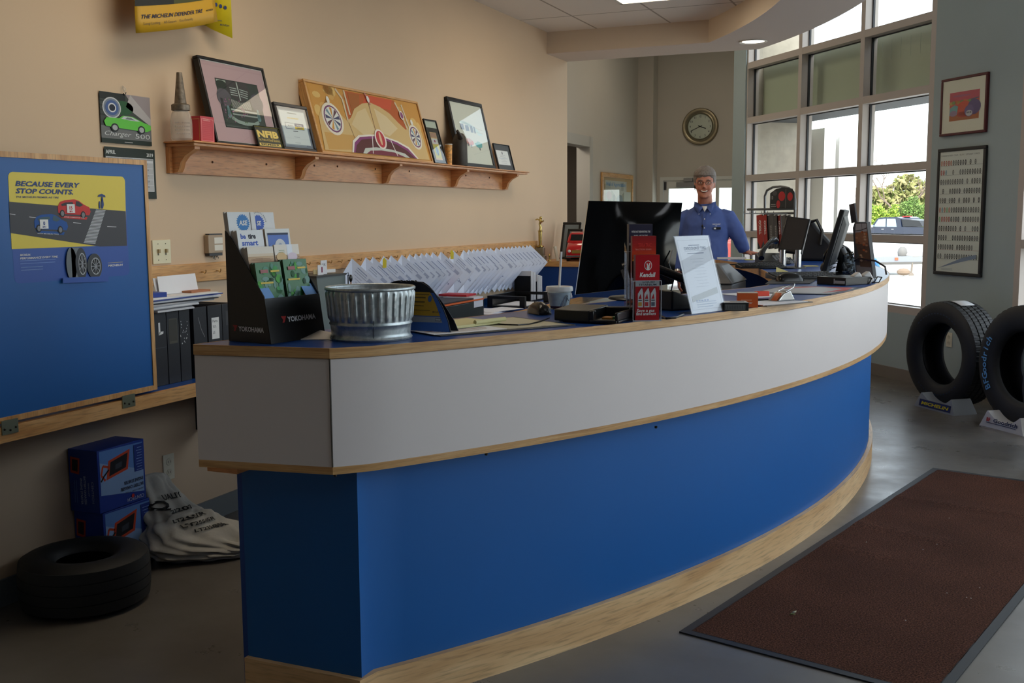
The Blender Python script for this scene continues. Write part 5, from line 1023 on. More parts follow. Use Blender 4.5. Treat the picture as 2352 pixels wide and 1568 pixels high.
g = MB(BLACK); b1 = [onz(px, py, T_+.006) for px, py in ((1120, 738), (1135, 743), (1160, 745), (1190, 746), (1215, 744), (1240, 738), (1262, 730))]; g.tube(b1, .0022, 8); tag(g.build('cable', None), 'black cable with a white tag looping over the desk mat', 'cable')
def mouse(px, py, s, rz, lb):
    p = ctop(px, py); t = thing('computer_mouse', lb, 'computer mouse', mat=rot(rz, (p.x, p.y, T_)))
    g = MB(M((18, 19, 22), .25)); R = []
    for i in range(11):
        x = -.056+.0112*i; f = math.sqrt(max(.02, 1-((x+.004)/.061)**2)); h = .036*f**.8; w_ = .03*f**.6*(1-.1*math.sin(i*.5))
        R.append([(x, w_*math.cos(PI*k/8), .002+h*math.sin(PI*k/8)) for k in range(9)]+[(x, -w_*.6, .001), (x, w_*.6, .001)])
    g.v = []; g.loft([[tuple(c*s for c in v) for v in r] for r in R]); g.build('shell', t, local=True, smooth=70)
    g = MB(DGREY); g.T = Matrix.Translation((.03*s, 0, .029*s)) @ Matrix.Rotation(PI/2, 4, 'X'); g.lathe([(.001, -.003), (.008*s, -.003), (.008*s, .003), (.001, .003)], 14); g.build('wheel', t, local=True)
    return t
mouse(1238, 720, 1.15, 2.3, 'glossy black mouse beside the iced drink cup')
# ---- black document tray device
p0, p1 = ctop(1278, 741), ctop(1416, 746); dr = (p1-p0).normalized(); rz = math.atan2(dr.y, dr.x)
L_ = (p1-p0).length; dv = thing('tray_device', 'black low slip scanner with an open front tray on the counter', 'scanner', mat=rot(rz, (p0.x, p0.y, T_)))
g = MB(M((20, 21, 23), .35)); hz = .042
g.loft([[(-.02, .03, .004), (L_*.55, .0, .004), (L_*.55, .2, .004), (-.02, .2, .004)], [(-.02, .03, hz), (L_*.55, .0, hz), (L_*.55, .2, hz+.004), (-.02, .2, hz+.004)]]); g.build('body', dv, local=True, bevel=.004)
g = MB(M((26, 27, 30), .3)); g.box(L_*.55, L_*1.02, .01, .2, .004, .012); g.box(L_*.55, L_*1.02, .17, .2, .012, hz); g.box(L_*.97, L_*1.02, .0, .17, .012, hz-.004); g.box(L_*.55, L_*.62, .0, .03, .012, hz); g.box(L_*.55, L_*1.0, .0, .01, .004, .014); g.build('front_tray', dv, local=True, bevel=.003)
g = MB(P_(180, 120, 50)); g.box(L_*.68, L_*.85, .05, .09, .012, .018); g.box(L_*.82, L_*.92, .06, .1, .012, .019, P_(60, 110, 70)); g.build('slip', dv, local=True)
for x in (.02, L_*.9): g = MB(BLACK); g.lathe([(.001, 0), (.008, 0), (.01, .005), (.001, .005)], 12, c=(x, .03, 0)); g.build('foot', dv, local=True)
# ---- iced drink cup
p = ctop(1285, 711); d = Vector((p.x, p.y, 0)).normalized(); c = p+d*.033
cup = thing('drink_cup', 'clear plastic drink cup with ice, a lid and a white straw', 'cup', (c.x, c.y, T_))
hC = ony(1283, 660, c.y-.03).z-T_; CUPM = glass('cup_plastic', (232, 238, 240)); 
g = MB(CUPM); g.lathe([(.001, .002), (.034, .0), (.036, .004), (.0465, hC-.012), (.0475, hC-.01)], 32); g.build('cup_wall', cup, local=True, smooth=60)
g = MB(M((226, 228, 228), .35, alpha=.75)); g.lathe([(.0475, hC-.014), (.051, hC-.014), (.051, hC-.004), (.049, hC+.002), (.044, hC+.003), (.042, hC), (.001, hC+.001)], 32); g.build('lid', cup, local=True, smooth=50)
g = MB(M((222, 228, 230), .3, name='crushed_ice', alpha=1, noise=.12, nscale=60)); g.lathe([(.001, .014), (.035, .012), (.043, hC-.02), (.036, hC-.012), (.001, hC-.012)], 32, fn=lambda r, z, a_, i: r*(1-.05*math.sin(a_*3+z*90)) if i in (2, 3) else r); g.build('ice', cup, local=True)
g = MB(M((88, 40, 30), .2)); g.lathe([(.001, .003), (.034, .003), (.036, .013), (.001, .013)], 24); g.build('drink', cup, local=True)
g = MB(M((232, 232, 230), .4)); pt = ony(1289, 578, c.y); g.tube([(-.004, 0, .02), (pt.x-c.x, 0, pt.z-T_)], .0042, 10); g.build('straw', cup, local=True)
a_ = math.atan2(-c.y, -c.x)+.5; g = MB(M((140, 144, 150), .4)); pts = []
for k in range(15): t = 2*PI*k/14; u = .24*math.cos(t); v = .35*hC+.016*math.sin(t)+.02*math.cos(t); r = .0375+.0105*v/hC+.0012; pts.append((r*math.cos(a_+u), r*math.sin(a_+u), v))
g.tube(pts[:-1], .0016, 6, closed=True); g.tube([((.048)*math.cos(a_+.3-.05*k), .048*math.sin(a_+.3-.05*k), .4*hC+.004*k) for k in range(5)], .0015, 6); g.build('emblem', cup, local=True)
# ---- big black all-in-one monitor seen from behind
mo = thing('computer_monitor', 'large glossy black computer seen from behind on the counter', 'monitor', (-1.14, 4.2, T_))
A = Vector((-1.43, 4.18, 1.118)); B = Vector((-1.0, 4.38, 1.118)); r_ = (B-A).normalized(); nb = Vector((r_.y, -r_.x, 0))
TLm = onx(1352, 461, A.x+.055); hM = .375; W2 = (B-A).length
def onp2(px, py): n = (nb*math.cos(.1)+Vector((0, 0, 1))*math.sin(.1)); return onp(px, py, A, n), n
c_ = [onp2(*q)[0] for q in ((1322, 676), (1545, 652), (1566, 466), (1352, 461))]; nM = onp2(0, 0)[1]
GB = M((8, 9, 11), .1, name='gloss_black', spec=.4); 
g = MB(GB); N_ = 14; R = []
for i in range(N_+1):
    u = i/N_; row = []
    for j in range(9): v = j/8; P = (c_[0]*(1-u)+c_[1]*u)*(1-v)+(c_[3]*(1-u)+c_[2]*u)*v; b = .03*max(0, math.sin(PI*min(1, max(0, (u-.25)/.75))))*math.sin(PI*v)**.6+.012*u; row.append(tuple(P+nM*b))
    R.append(row)
vs = [p for r in R for p in r]; g.add(vs, [(i*9+j, (i+1)*9+j, (i+1)*9+j+1, i*9+j+1) for i in range(N_) for j in range(8)])
bk = [tuple(Vector(p)-nM*.035) for p in (R[0][0], R[N_][0], R[N_][8], R[0][8])]
b0 = len(g.v); g.add(bk, [(0, 3, 2, 1)], M((30, 34, 40), .1)); eb = [i*9 for i in range(N_+1)]; et = [i*9+8 for i in range(N_+1)]
for e, (q0, q1), fl_ in ((eb, (0, 1), 0), (et, (3, 2), 1)): f = e+[b0+q1, b0+q0]; g.f.append(tuple(f if fl_ else f[::-1])); g.m.append(GB)
g.f.append(tuple([b0, b0+3]+[8-j for j in range(9)])); g.m.append(GB); g.f.append(tuple([b0+2, b0+1]+[N_*9+j for j in range(9)])); g.m.append(GB); g.build('shell', mo, smooth=40)
mid = (c_[0]+c_[1])/2+nM*.02
g = MB(M((46, 48, 52), .35)); q = [Vector((mid.x+.02, mid.y+.02, 1.2)), Vector((mid.x+.06, mid.y, 1.13)), Vector((mid.x+.07, mid.y-.0, T_+.012))]; g.tube(q, [.05, .06, .07], 14, flat=.25); g.build('neck', mo)
g = MB(M((40, 42, 46), .3)); g.lathe([(.001, 0), (.12, 0), (.124, .004), (.118, .01), (.001, .014)], 32, c=(mid.x+.05, mid.y+.02, T_)); g.build('foot', mo)
g = MB(M((206, 210, 212), .4)); e0 = onp(1466, 520, A+nM*.05, nM); g.tube([onp(1460, 528, A+nM*.06, nM), onp(1468, 522, A+nM*.075, nM), onp(1477, 528, A+nM*.075, nM), onp(1482, 545, A+nM*.06, nM)], .003, 8); g.build('cable_clip', mo)
g = MB(BLACK); g.tube([onp(1544, 575, A+nM*.03, nM), onp(1536, 605, A+nM*.05, nM), onp(1548, 640, A+nM*.05, nM), (mid.x+.16, mid.y+.12, T_+.004)], .003, 6); g.build('power_lead', mo)
# ---- clear brochure tower with three tiers
p0, p1 = ctop(1458, 738), ctop(1514, 737); fr = (p1-p0); wK = fr.length; fr.normalize(); rzk = math.atan2(fr.y, fr.x)
KT = rot(rzk, (p0.x, p0.y, T_)); kt = thing('brochure_tower', 'clear acrylic three-tier pamphlet holder on the counter', 'brochure holder', mat=KT)
def hz_(px, py, off=0): P = p0+Vector((-fr.y, fr.x, 0))*off; n = Vector((-fr.y, fr.x, 0)); return onp(px, py, P, n).z-T_
AC = glass('acrylic_sheet', (246, 248, 251)); EDGE = M((206, 216, 226), .15, alpha=.55)
tiers = [(0.0, hz_(1480, 645), .036), (.05, hz_(1440, 640, .06), .036), (.1, hz_(1400, 578, .11), .036)]
for i, (y, h, d) in enumerate(tiers):
    g = MB(AC); w = wK+.012; x0 = -.006
    g.quad((x0, y, 0), (x0+w, y, 0), (x0+w, y, h), (x0, y, h)); g.quad((x0, y+d, 0), (x0, y, 0), (x0, y, h), (x0, y+d, h+.03)); g.quad((x0+w, y, 0), (x0+w, y+d, 0), (x0+w, y+d, h+.03), (x0+w, y, h)); g.quad((x0+w, y+d, 0), (x0, y+d, 0), (x0, y+d, h+.04), (x0+w, y+d, h+.04)); g.build('pocket', kt, local=True)
    g = MB(EDGE); 
    for x in (x0, x0+w): g.box(x-.001, x+.001, y-.001, y+.001, 0, h); g.box(x-.001, x+.001, y, y+d, h-.001+.0, h+.001)
    g.box(x0, x0+w, y-.001, y+.001, h-.001, h+.001); g.box(x0, x0+w, y-.001, y+.001, 0, .003); g.build('edge', kt, local=True)
def k_front(a, w, h):
    a.rect(0, 0, w, h, M((176, 20, 32), .35), 0); a.rect(0, h*.52, w, h*.61, P_(176, 180, 184), 1); cx = w*.52
    a.ell(cx, h*.84, w*.16, h*.075, WHITE, 1); a.ell(cx, h*.84, w*.135, h*.063, M((196, 24, 34), .4), 2); a.line([(cx-.004, h*.87), (cx, h*.81)], .004, WHITE, 3); a.line([(cx+.005, h*.875), (cx+.002, h*.81)], .004, WHITE, 3); a.ell(cx, h*.805, .005, .008, WHITE, 3, 10)
    a.text('Kendall', w*.5, h*.665, .021, WHITE, 2, .03, .2, align='CENTER', w=w*.66); a.text('LIQUID', w*.55, h*.574, .0085, INK, 2, .02, align='CENTER', w=w*.5); a.text('TITANIUM', w*.5, h*.532, .009, INK, 2, .02, align='CENTER', w=w*.74)
    for k in range(3):
        x0 = w*(.1+.27*k); a.poly([(x0, h*.2), (x0+w*.22, h*.2), (x0+w*.22, h*.42), (x0+w*.18, h*.49), (x0+w*.14, h*.49), (x0, h*.41)], P_(206, 208, 210), 2); a.rect(x0+w*.12, h*.49, x0+w*.19, h*.505, INK, 3); a.poly([(x0+w*.02, h*.33), (x0+w*.16, h*.33), (x0+w*.12, h*.41)], P_(190, 30, 40), 3); a.rect(x0+w*.02, h*.3, x0+w*.17, h*.315, INK, 3); a.rect(x0+w*.02, h*.22, x0+w*.17, h*.28, P_(*((200, 150, 60), (190, 40, 50), (90, 94, 110))[k]), 3)
    a.text('Save a gas', w*.06, h*.13, .014, WHITE, 2, .02, .15, w=w*.74); a.text('find answers', w*.04, h*.08, .014, WHITE, 2, .02, .15, w=w*.82)
def t_front(a, w, h):
    for k in range(10): f = k/9; a.rect(0, h-h*.3*(k+1)/10-(h if k == 9 else 0)*0, w, h-h*.3*k/10, M((int(150+70*f), int(26+70*f*f), int(30-8*f)), .4), 1)
    a.ell(w*.4, h*.71, w*.4, h*.025, M((240, 170, 40), .4), 2); a.rect(0, 0, w, h*.7, M((60, 22, 18), .4), 3); a.text('TERRA TRAC', w*.52, h*.87, .017, M((222, 60, 56), .4), 4, .01, align='CENTER', w=w*.56); a.text('TRACTION SERIES', w*.45, h*.83, .007, P_(226, 150, 140), 4, align='CENTER')
def b_front(a, w, h):
    a.rect(0, 0, w, h, M((22, 23, 30), .35), 0); a.rect(0, h*.8, w, h, M((44, 42, 66), .4), 1); a.text("WE'RE NOT REINVENTING THE", w*.5, h*.91, .009, WHITE, 2, .02, align='CENTER', w=w*.8); a.text('WHEEL. JUST THE TIRE.', w*.5, h*.865, .009, WHITE, 2, .02, align='CENTER', w=w*.6)
    a.rect(0, h*.775, w*.9, h*.8, P_(200, 206, 216), 2); a.ell(w*.4, h*.52, w*.42, h*.28, P_(10, 10, 12), 3); a.ring(w*.42, h*.5, w*.32, w*.36, P_(70, 74, 84), 4, 26, 1.6); [a.ring(w*.28, h*(.44+.12*k), .007, .011, P_(150, 154, 160), 5, 14, 1.5) for k in range(2)]; a.text('Y', w*.86, h*.78, .02, WHITE, 5, .02)
for (y, h, d), fn, n, top, ec, lb, w_ in zip(tiers, (k_front, t_front, b_front), (7, 6, 8), (hz_(1490, 584, .02), hz_(1465, 541, .066), hz_(1430, 514, .116)), (M((96, 16, 26), .45), M((120, 40, 26), .45), M((16, 17, 22), .4)), ('red motor oil', 'orange sunset tractor tyre', 'black tyre'), (wK*.98, wK*.98, wK*.98)):
    th = .0036
    for i in range(n):
        o = MB(ec); o.box(0, w_, 0, th, 0, top-.004); T = KT @ Matrix.Translation((.002, y+.003+(n-1-i)*(th+.0006), .003))
        if i == n-1: a = Art(frame((0, 0, 0), (1, 0, 0), (0, 0, 1)), .0005); fn(a, w_, top-.004); b0 = len(o.v); o.v += a.v; o.f += [tuple(k+b0 for k in f) for f in a.f]; o.m += a.m
        o = o.build('brochure', None, local=True, smooth=0); o.matrix_basis = T
        tag(o, lb+(' pamphlet, front of its tier in the clear holder' if i == n-1 else ' pamphlet behind the front one in the clear holder'), 'brochure', lb+' pamphlets in the clear holder')
# ---- slanted acrylic notice
T, w, h = leanq((1590, 722), (1667, 713), (1549, 543))
nf = thing('slanted_notice', 'slanted acrylic holder with a white store notice on the counter', 'sign', mat=T)
g = MB(CLEAR); g.box(-.003, w+.003, 0, h+.002, -.0035, -.0015); g.build('back_plate', nf, local=True)
a = Art(Matrix(), -.001); a.rect(0, .002, w, h, M((222, 226, 232), .35), 0); FRM = P_(186, 192, 200); GT = P_(96, 112, 140)
for r_ in ((.05, .05, .056, .95), (.944, .05, .95, .95), (.05, .05, .95, .054), (.05, .946, .95, .95)): a.rect(w*r_[0], h*r_[1], w*r_[2], h*r_[3], FRM, 1)
a.rect(w*.34, h*.875, w*.66, h*.883, GT, 2); a.text('DISCOUNT TIRE', w*.52, h*.82, .016, GT, 2, align='CENTER', w=w*.64); a.rect(w*.2, h*.845, w*.8, h*.847, GT, 2); a.rect(w*.2, h*.805, w*.8, h*.807, GT, 2); a.rect(w*.26, h*.77, w*.74, h*.778, GT, 2)
for k in range(10): a.rect(w*(.3+.05*(k % 3)), h*(.7-.04*k), w*(.7-.04*(k % 2)), h*(.702-.04*k), P_(150, 160, 176), 2)
a.poly([(w*.1, h*.22), (w*.9, h*.32), (w*.9, h*.24), (w*.1, h*.15)], P_(196, 200, 200), 2); a.lines(w*.2, h*.14, w*.6, 3, h*.03, .002, P_(170, 184, 204), 3); [a.rect(w*(.2+.08*k), h*.155, w*(.24+.08*k), h*.17, P_(150, 170, 206), 4) for k in range(5)]; a.build('notice', nf, local=True)
g = MB(AC); q0, q1 = Vector((0, 0, 0)), Vector((w, 0, 0)); g.quad((0, .001, .004), (w, .001, .004), (w, h, .004), (0, h, .004)); g.build('front_cover', nf, local=True)
g = MB(CLEAR); Ti = T.inverted(); fb_ = [T @ Vector((0, 0, 0)), T @ Vector((w, 0, 0))]; hd = Vector((T[0][2], T[1][2], 0)).normalized(); g.v = []; q = [fb_[0], fb_[1], fb_[1]-hd*.07, fb_[0]-hd*.07]; g.loft([[tuple(v) for v in q], [tuple(v+Vector((0, 0, .002))) for v in q]]); g.build('foot', nf)
# ---- orange carton, white and black parts box
def carton(px, py, w, d, h, rz, mat, name, lb, cat, topm=None):
    p = ctop(px, py); t = thing(name, lb, cat, mat=rot(rz, (p.x, p.y, T_))); g = MB(mat); g.box(0, w, 0, d, 0, h); g.box(0, w, 0, d, h, h+.0006, topm or mat); g.build('carton', t, local=True, bevel=.001); return t
p = ctop(1694, 705); OR = M((216, 98, 46), .5, name='orange_card', noise=.04)
t = carton(1694, 706, .075, .06, ony(1694, 672, p.y).z-T_, .25, OR, 'orange_box', 'small orange carton with a white lid band beside the slanted notice', 'box', M((186, 182, 176), .5)); hO = ony(1694, 672, p.y).z-T_
a = Art(frame((0, -.0003, 0), (1, 0, 0), (0, 0, 1))); a.rect(0, hO*.78, .075, hO, P_(222, 200, 186), 1) if 0 else None; a.lines(.012, hO*.5, .05, 2, .009, .002, P_(236, 180, 150), 1); a.poly([(.04, hO*.3), (.055, hO*.36), (.05, hO*.28)], WHITE, 1); a.build('marking', t, local=True)
p0, p1 = ctop(1664, 713), ctop(1698, 711); t = carton(1662, 714, .09, .075, .03, .35, BLK, 'parts_box', 'low black and white parts box in front of the orange carton', 'box', M((206, 206, 204), .5))
a = Art(Matrix.Translation((0, 0, .0308))); a.rect(.028, .03, .08, .044, INK, 1); a.build('lettering', t, local=True); a = Art(frame((0, -.0004, 0), (1, 0, 0), (0, 0, 1))); a.rect(.004, .004, .078, .024, P_(92, 94, 96), 1); [a.rect(.006+.006*k, .007, .009+.006*k, .02, P_(70, 72, 74), 2) for k in range(12)]; a.build('grille', t, local=True)
# ---- clipboard, papers, bulldog clip, red tag, strips
p = ctop(1770, 697); cb = thing('clipboard', 'brown clipboard with a form near the counter edge', 'clipboard', mat=rot(1.05, (p.x+.0, p.y, T_)))
g = MB(M((110, 100, 88), .5)); g.box(-.12, .16, -.08, .08, .0, .004); g.build('board', cb, local=True, bevel=.001); g = MB(PAPER); g.box(-.13, .14, -.07, .07, .004, .0055); g.build('form', cb, local=True)
bc = ctop(1795, 693); cl = thing('bulldog_clip', 'large chrome bulldog clip with an orange label on the clipboard', 'clip', mat=rot(1.0, (bc.x, bc.y, T_+.006)))
g = MB(CHROME); g.loft([[(x, -.028, z) for x, z in ((-.05, 0), (.05, 0), (.02, .04), (-.02, .03))], [(x, .028, z) for x, z in ((-.05, 0), (.05, 0), (.02, .04), (-.02, .03))]]); g.build('jaw', cl, local=True, bevel=.004)
g = MB(CHROME); g.tube([(.0, -.02, .035), (.045, -.02, .05), (.075, 0, .062), (.045, .02, .05), (.0, .02, .035)], .0022, 8); g.build('lever', cl, local=True)
g = MB(M((210, 110, 66), .5)); g.quad((-.051, -.02, .002), (-.051, .01, .002), (-.022, .01, .031), (-.022, -.02, .031)); g.build('label', cl, local=True, solid=.001)
p = ctop(1750, 680); g = MB(M((214, 60, 34), .4)); g.T = rot(.6, (p.x, p.y, T_)); g.box(-.03, .03, -.012, .014, .0, .022); tag(g.build('red_tag', None, bevel=.003), 'small red plastic tag behind the clipboard', 'tag')
p = ctop(1733, 692); g = MB(M((228, 230, 232), .4)); g.T = rot(.5, (p.x, p.y, T_)); g.box(-.05, .04, -.02, .02, 0, .008); g.box(-.05, .05, -.022, -.018, .0, .012, BLACK); tag(g.build('label_strip', None), 'white label strip with a black edge beside the orange carton', 'label')
p = ctop(1768, 683); flat('form_sheet', 'white form sheet lying behind the chrome clip', 'paper', (p.x-.08, p.y+.12, T_), .2, .26, .9, PAPER, .0012)
# counter mat with a red arrow print
q = [ctop(*k) for k in ((1720, 674), (1910, 677), (1985, 661), (1800, 657))]
g = MB(M((34, 44, 62), .35)); g.loft([[(v.x, v.y, T_) for v in q], [(v.x, v.y, T_+.0025) for v in q]]); cm = tag(g.build('counter_mat', None), 'flat grey counter mat with a red arrow print', 'counter mat')
def inq(u, v): P = (q[0]*(1-u)+q[1]*u)*(1-v)+(q[3]*(1-u)+q[2]*u)*v; return (P.x, P.y, T_+.0025)
g = MB()
for pts, m_, dz in ((((.04, .1), (.95, .1), (.95, .9), (.04, .9)), M((176, 176, 180), .4), .0004), (((.08, .6), (.3, .9), (.5, .95), (.2, .6)), M((190, 60, 56), .4), .0008), (((.82, .15), (.97, .5), (.9, .92), (.5, .93), (.86, .7)), M((196, 56, 52), .4), .0008)):
    g.add([(x, y, z+dz) for x, y, z in (inq(*k) for k in pts)], [tuple(range(len(pts)))], m_)
g.build('print', cm)
# mouse mat, keyboards, mice, router, gadgets
q = [ctop(*k) for k in ((1757, 653), (1860, 652), (1880, 640), (1776, 641))]; g = MB(M((30, 36, 44), .6)); g.loft([[(v.x, v.y, T_) for v in q], [(v.x, v.y, T_+.004) for v in q]]); tag(g.build('mouse_mat', None), 'dark mouse mat under the keyboard on the wide end of the counter', 'mouse mat')
def keyboard(p, rz, w, d, lb):
    t = thing('keyboard', lb, 'keyboard', mat=rot(rz, (p.x, p.y, T_+.0045))); g = MB(M((20, 21, 24), .35)); g.loft([[(-w/2, -d/2, 0), (w/2, -d/2, 0), (w/2, d/2, 0), (-w/2, d/2, 0)], [(-w/2, -d/2, .012), (w/2, -d/2, .012), (w/2, d/2, .028), (-w/2, d/2, .028)]]); g.build('case', t, local=True, bevel=.002)
    for r in range(4):
        g = MB(M((44, 46, 50), .4)); z = .014+.0042*r
        for k in range(13): x = -w/2+.012+(w-.024)*k/13; g.box(x, x+(w-.024)/13-.003, -d/2+.01+.03*r, -d/2+.034+.03*r, z-.004, z+.006)
        g.build('key_row', t, local=True)
kb1 = ctop(1835, 640); keyboard(Vector((kb1.x+.02, kb1.y-.03, 0)), .55, .36, .13, 'black keyboard behind the mouse on the mouse mat'); mouse(1815, 647, 1.25, .6, 'glossy black mouse on the mouse mat in front of the keyboard')
p0, p1 = ctop(1876, 652), ctop(1942, 656); rz = math.atan2(p1.y-p0.y, p1.x-p0.x); wR = (p1-p0).length
rt = thing('black_recorder', 'flat black box recorder with a light strip on its front', 'recorder', mat=rot(rz, (p0.x, p0.y, T_))); hR = ony(1910, 635, p0.y).z-T_; g = MB(M((16, 16, 18), .3)); g.box(0, wR, 0, .2, 0, max(.03, hR)); g.build('case', rt, local=True, bevel=.002)
g = MB(M((176, 178, 180), .4)); g.box(wR*.62, wR*.97, -.002, 0, .008, .022); g.box(wR*.6, wR*.63, -.002, 0, .006, .03); g.build('front_strip', rt, local=True)
for k, (px, py, lb) in enumerate(((1975, 652, 'small white gadget leaning on the recorder'), (1998, 650, 'small white gadget on a black cradle at the counter rim'))):
    p = ctop(px, py); t = thing('gadget', lb, 'gadget', mat=rot(.5, (p.x, p.y, T_))); g = MB(M((206, 208, 210), .35)); g.T = Matrix.Translation((0, 0, .004)) @ Matrix.Rotation(-.55, 4, 'Y'); g.box(-.02, .02, -.022, .022, 0, .055); g.build('body', t, local=True, bevel=.006)
    g = MB(BLACK); g.tube([(.0, -.024, .004), (.035, -.024, .004), (.05, -.024, .03), (.05, .024, .03), (.035, .024, .004), (0, .024, .004)], .003, 6); g.build('cradle', t, local=True)
# monitors on the far wing
def slab_monitor(bl, br, tl, yb, yt, th, lb, facing=1, scr=(52, 48, 46)):
    BL = ony(*bl, yb); BR = ony(*br, yb+.0); TL = ony(*tl, yt); T, w, h = qf(BL, BR, TL); t = thing('computer_monitor', lb, 'monitor', mat=T)
    g = MB(M((26, 26, 28), .35)); g.box(0, w, 0, h, -th, 0); g.build('case', t, local=True, bevel=.004); g = MB(M(scr, .25, name='dark_screen')); g.box(.012, w-.012, .014, h-.012, 0, .0008); g.build('screen', t, local=True); return t, T, w, h
t, T, w, h = slab_monitor((1787, 574), (1842, 582), (1812, 496), 6.95, 7.08, .03, 'flat monitor with its dark screen towards the entrance on the far wing')
bm = T @ Vector((w*.5, 0, -.015))
for dx in (-.045, .05): g = MB(CHROME); g.lathe([(.022, 0), (.022, max(.02, bm.z-T_+.02))], 16, c=(bm.x+dx, bm.y, T_)); g.build('post', t)
g = MB(BLACK); g.lathe([(.001, 0), (.1, 0), (.1, .008), (.001, .012)], 28, c=(bm.x, bm.y, T_)); g.build('foot', t)
A0 = ctop(1893, 636); mt = thing('computer_monitor', 'black monitor seen edge-on, tilted back, beside the dark box', 'monitor', (A0.x, A0.y, T_))
yA = A0.y+.05; P0, P1 = ony(1884, 628, yA), ony(1929, 480, yA); sd = Vector((-.03, 1, 0)).normalized(); tu = (P1-P0).normalized(); tnn = sd.cross(tu).normalized(); tnn = tnn if tnn.x > 0 else -tnn
g = MB(M((34, 37, 42), .45)); q0 = P0; L_ = (P1-P0).length
g.loft([[tuple(q0+sd*a_+tu*b_+tnn*0) for a_, b_ in ((0, 0), (.4, 0), (.4, L_), (0, L_))], [tuple(q0+sd*a_+tu*b_+tnn*.028) for a_, b_ in ((0, 0), (.4, 0), (.4, L_), (0, L_))]]); g.build('case', mt, bevel=.006)
g = MB(M((84, 84, 84), .5)); g.loft([[tuple(q0+sd*a_+tu*b_+tnn*.028) for a_, b_ in ((.05, L_*.12), (.35, L_*.12), (.35, L_*.92), (.05, L_*.92))], [tuple(q0+sd*a_+tu*b_+tnn*.055) for a_, b_ in ((.08, L_*.2), (.32, L_*.2), (.32, L_*.8), (.08, L_*.8))]]); g.build('back_hump', mt, bevel=.006)
st_ = q0+sd*.2+tu*.1; g = MB(BLACK); g.tube([q0+sd*.2+tu*L_*.4+tnn*.05, st_+tnn*.09, Vector((st_.x+.09, st_.y, T_+.02))], [.03, .035, .05], 12); g.lathe([(.001, 0), (.1, 0), (.1, .01), (.001, .02)], 24, c=(st_.x+.08, st_.y, T_)); g.build('stand', mt)
# telephone
p = ctop(1775, 606); ph = thing('telephone', 'black desk telephone with its handset resting on top', 'telephone', mat=rot(.45, (p.x, p.y+.0, T_)))
g = MB(M((22, 23, 25), .35)); g.loft([[(-.1, -.09, 0), (.1, -.09, 0), (.1, .1, 0), (-.1, .1, 0)], [(-.1, -.09, .02), (.1, -.09, .02), (.1, .1, .075), (-.1, .1, .075)]]); g.build('base', ph, local=True, bevel=.006)
g = MB(M((18, 18, 20), .25)); g.tube([(-.11, -.1, .045), (-.1, -.06, .075), (-.06, .0, .11), (.0, .08, .15), (.05, .15, .165), (.075, .18, .15)], [.02, .022, .016, .016, .024, .02], 12); g.build('handset', ph, local=True, smooth=70)
g = MB(M((110, 112, 116), .5))
for r in range(4):
    for k in range(3): g.box(.0+.022*k, .016+.022*k, -.06+.026*r, -.044+.026*r, .028+.0075*r, .036+.0075*r)
g.build('keypad', ph, local=True)
g = MB(BLACK); g.tube([(-.11, -.1, .03), (-.2, -.13, .005), (-.3, -.1, .004), (-.36, -.05, .0), (-.35, -.02, -.03)], .004, 8); g.build('cord', ph, local=True)
p = ctop(1556, 716); d_ = dup(ph, mat=rot(2.6, (p.x-.06, p.y+.16, T_)), label='black desk telephone half hidden behind the slanted notice'); [bpy.data.objects.remove(c) for c in list(bpy.data.objects) if c.parent == d_ and c.name.startswith('cord')]
g = MB(BLACK); g.tube([ctop(x, y, T_+.004) for x, y in ((1500, 712), (1512, 722), (1530, 731), (1552, 729), (1570, 722))], .004, 8); tag(g.build('cable', None), 'thick black cable curling on the counter beside the clear holder', 'cable')
kb2 = ctop(1790, 612); keyboard(Vector((kb2.x-.07, kb2.y-.3, -.004)), .5, .3, .12, 'black keyboard in front of the telephone on the far wing'); mouse(1803, 605, 1.2, .6, 'black mouse below the far flat monitor')
g = MB(M((214, 216, 218), .5)); p = ctop(1672, 594); g.T = rot(.25, (p.x+.0, p.y-.02, T_)); g.box(-.08, .14, -.06, .05, 0, .012); tag(g.build('note_block', None), 'pale paper block at the tip of the counter beside the clerk', 'paper')
g = MB(M((206, 200, 96), .6)); p = ctop(1720, 597); g.T = rot(.3, (p.x, p.y, T_)); g.box(-.03, .03, -.03, .03, 0, .006); tag(g.build('sticky_note', None), 'yellow sticky pad beside the telephone', 'sticky notes')
p = ctop(1797, 634); sn = MB(M((226, 222, 160), .6)); sn.T = rot(.2, (p.x, p.y, T_)); sn.loft([[(-.035, -.03, .001), (.035, -.03, .001), (.035, .03, .02), (-.035, .03, .03)], [(-.035, -.03, .003), (.035, -.03, .003), (.033, .03, .024), (-.033, .03, .05)]]); tag(sn.build('sticky_note', None), 'curled pale yellow sticky note behind the keyboard', 'sticky note')
p = ctop(1862, 611); flat('sticky_note', 'flat yellow note sheet behind the dark monitor foot', 'sticky note', (p.x, p.y, T_), .09, .09, .3, M((206, 196, 110), .6), .002)
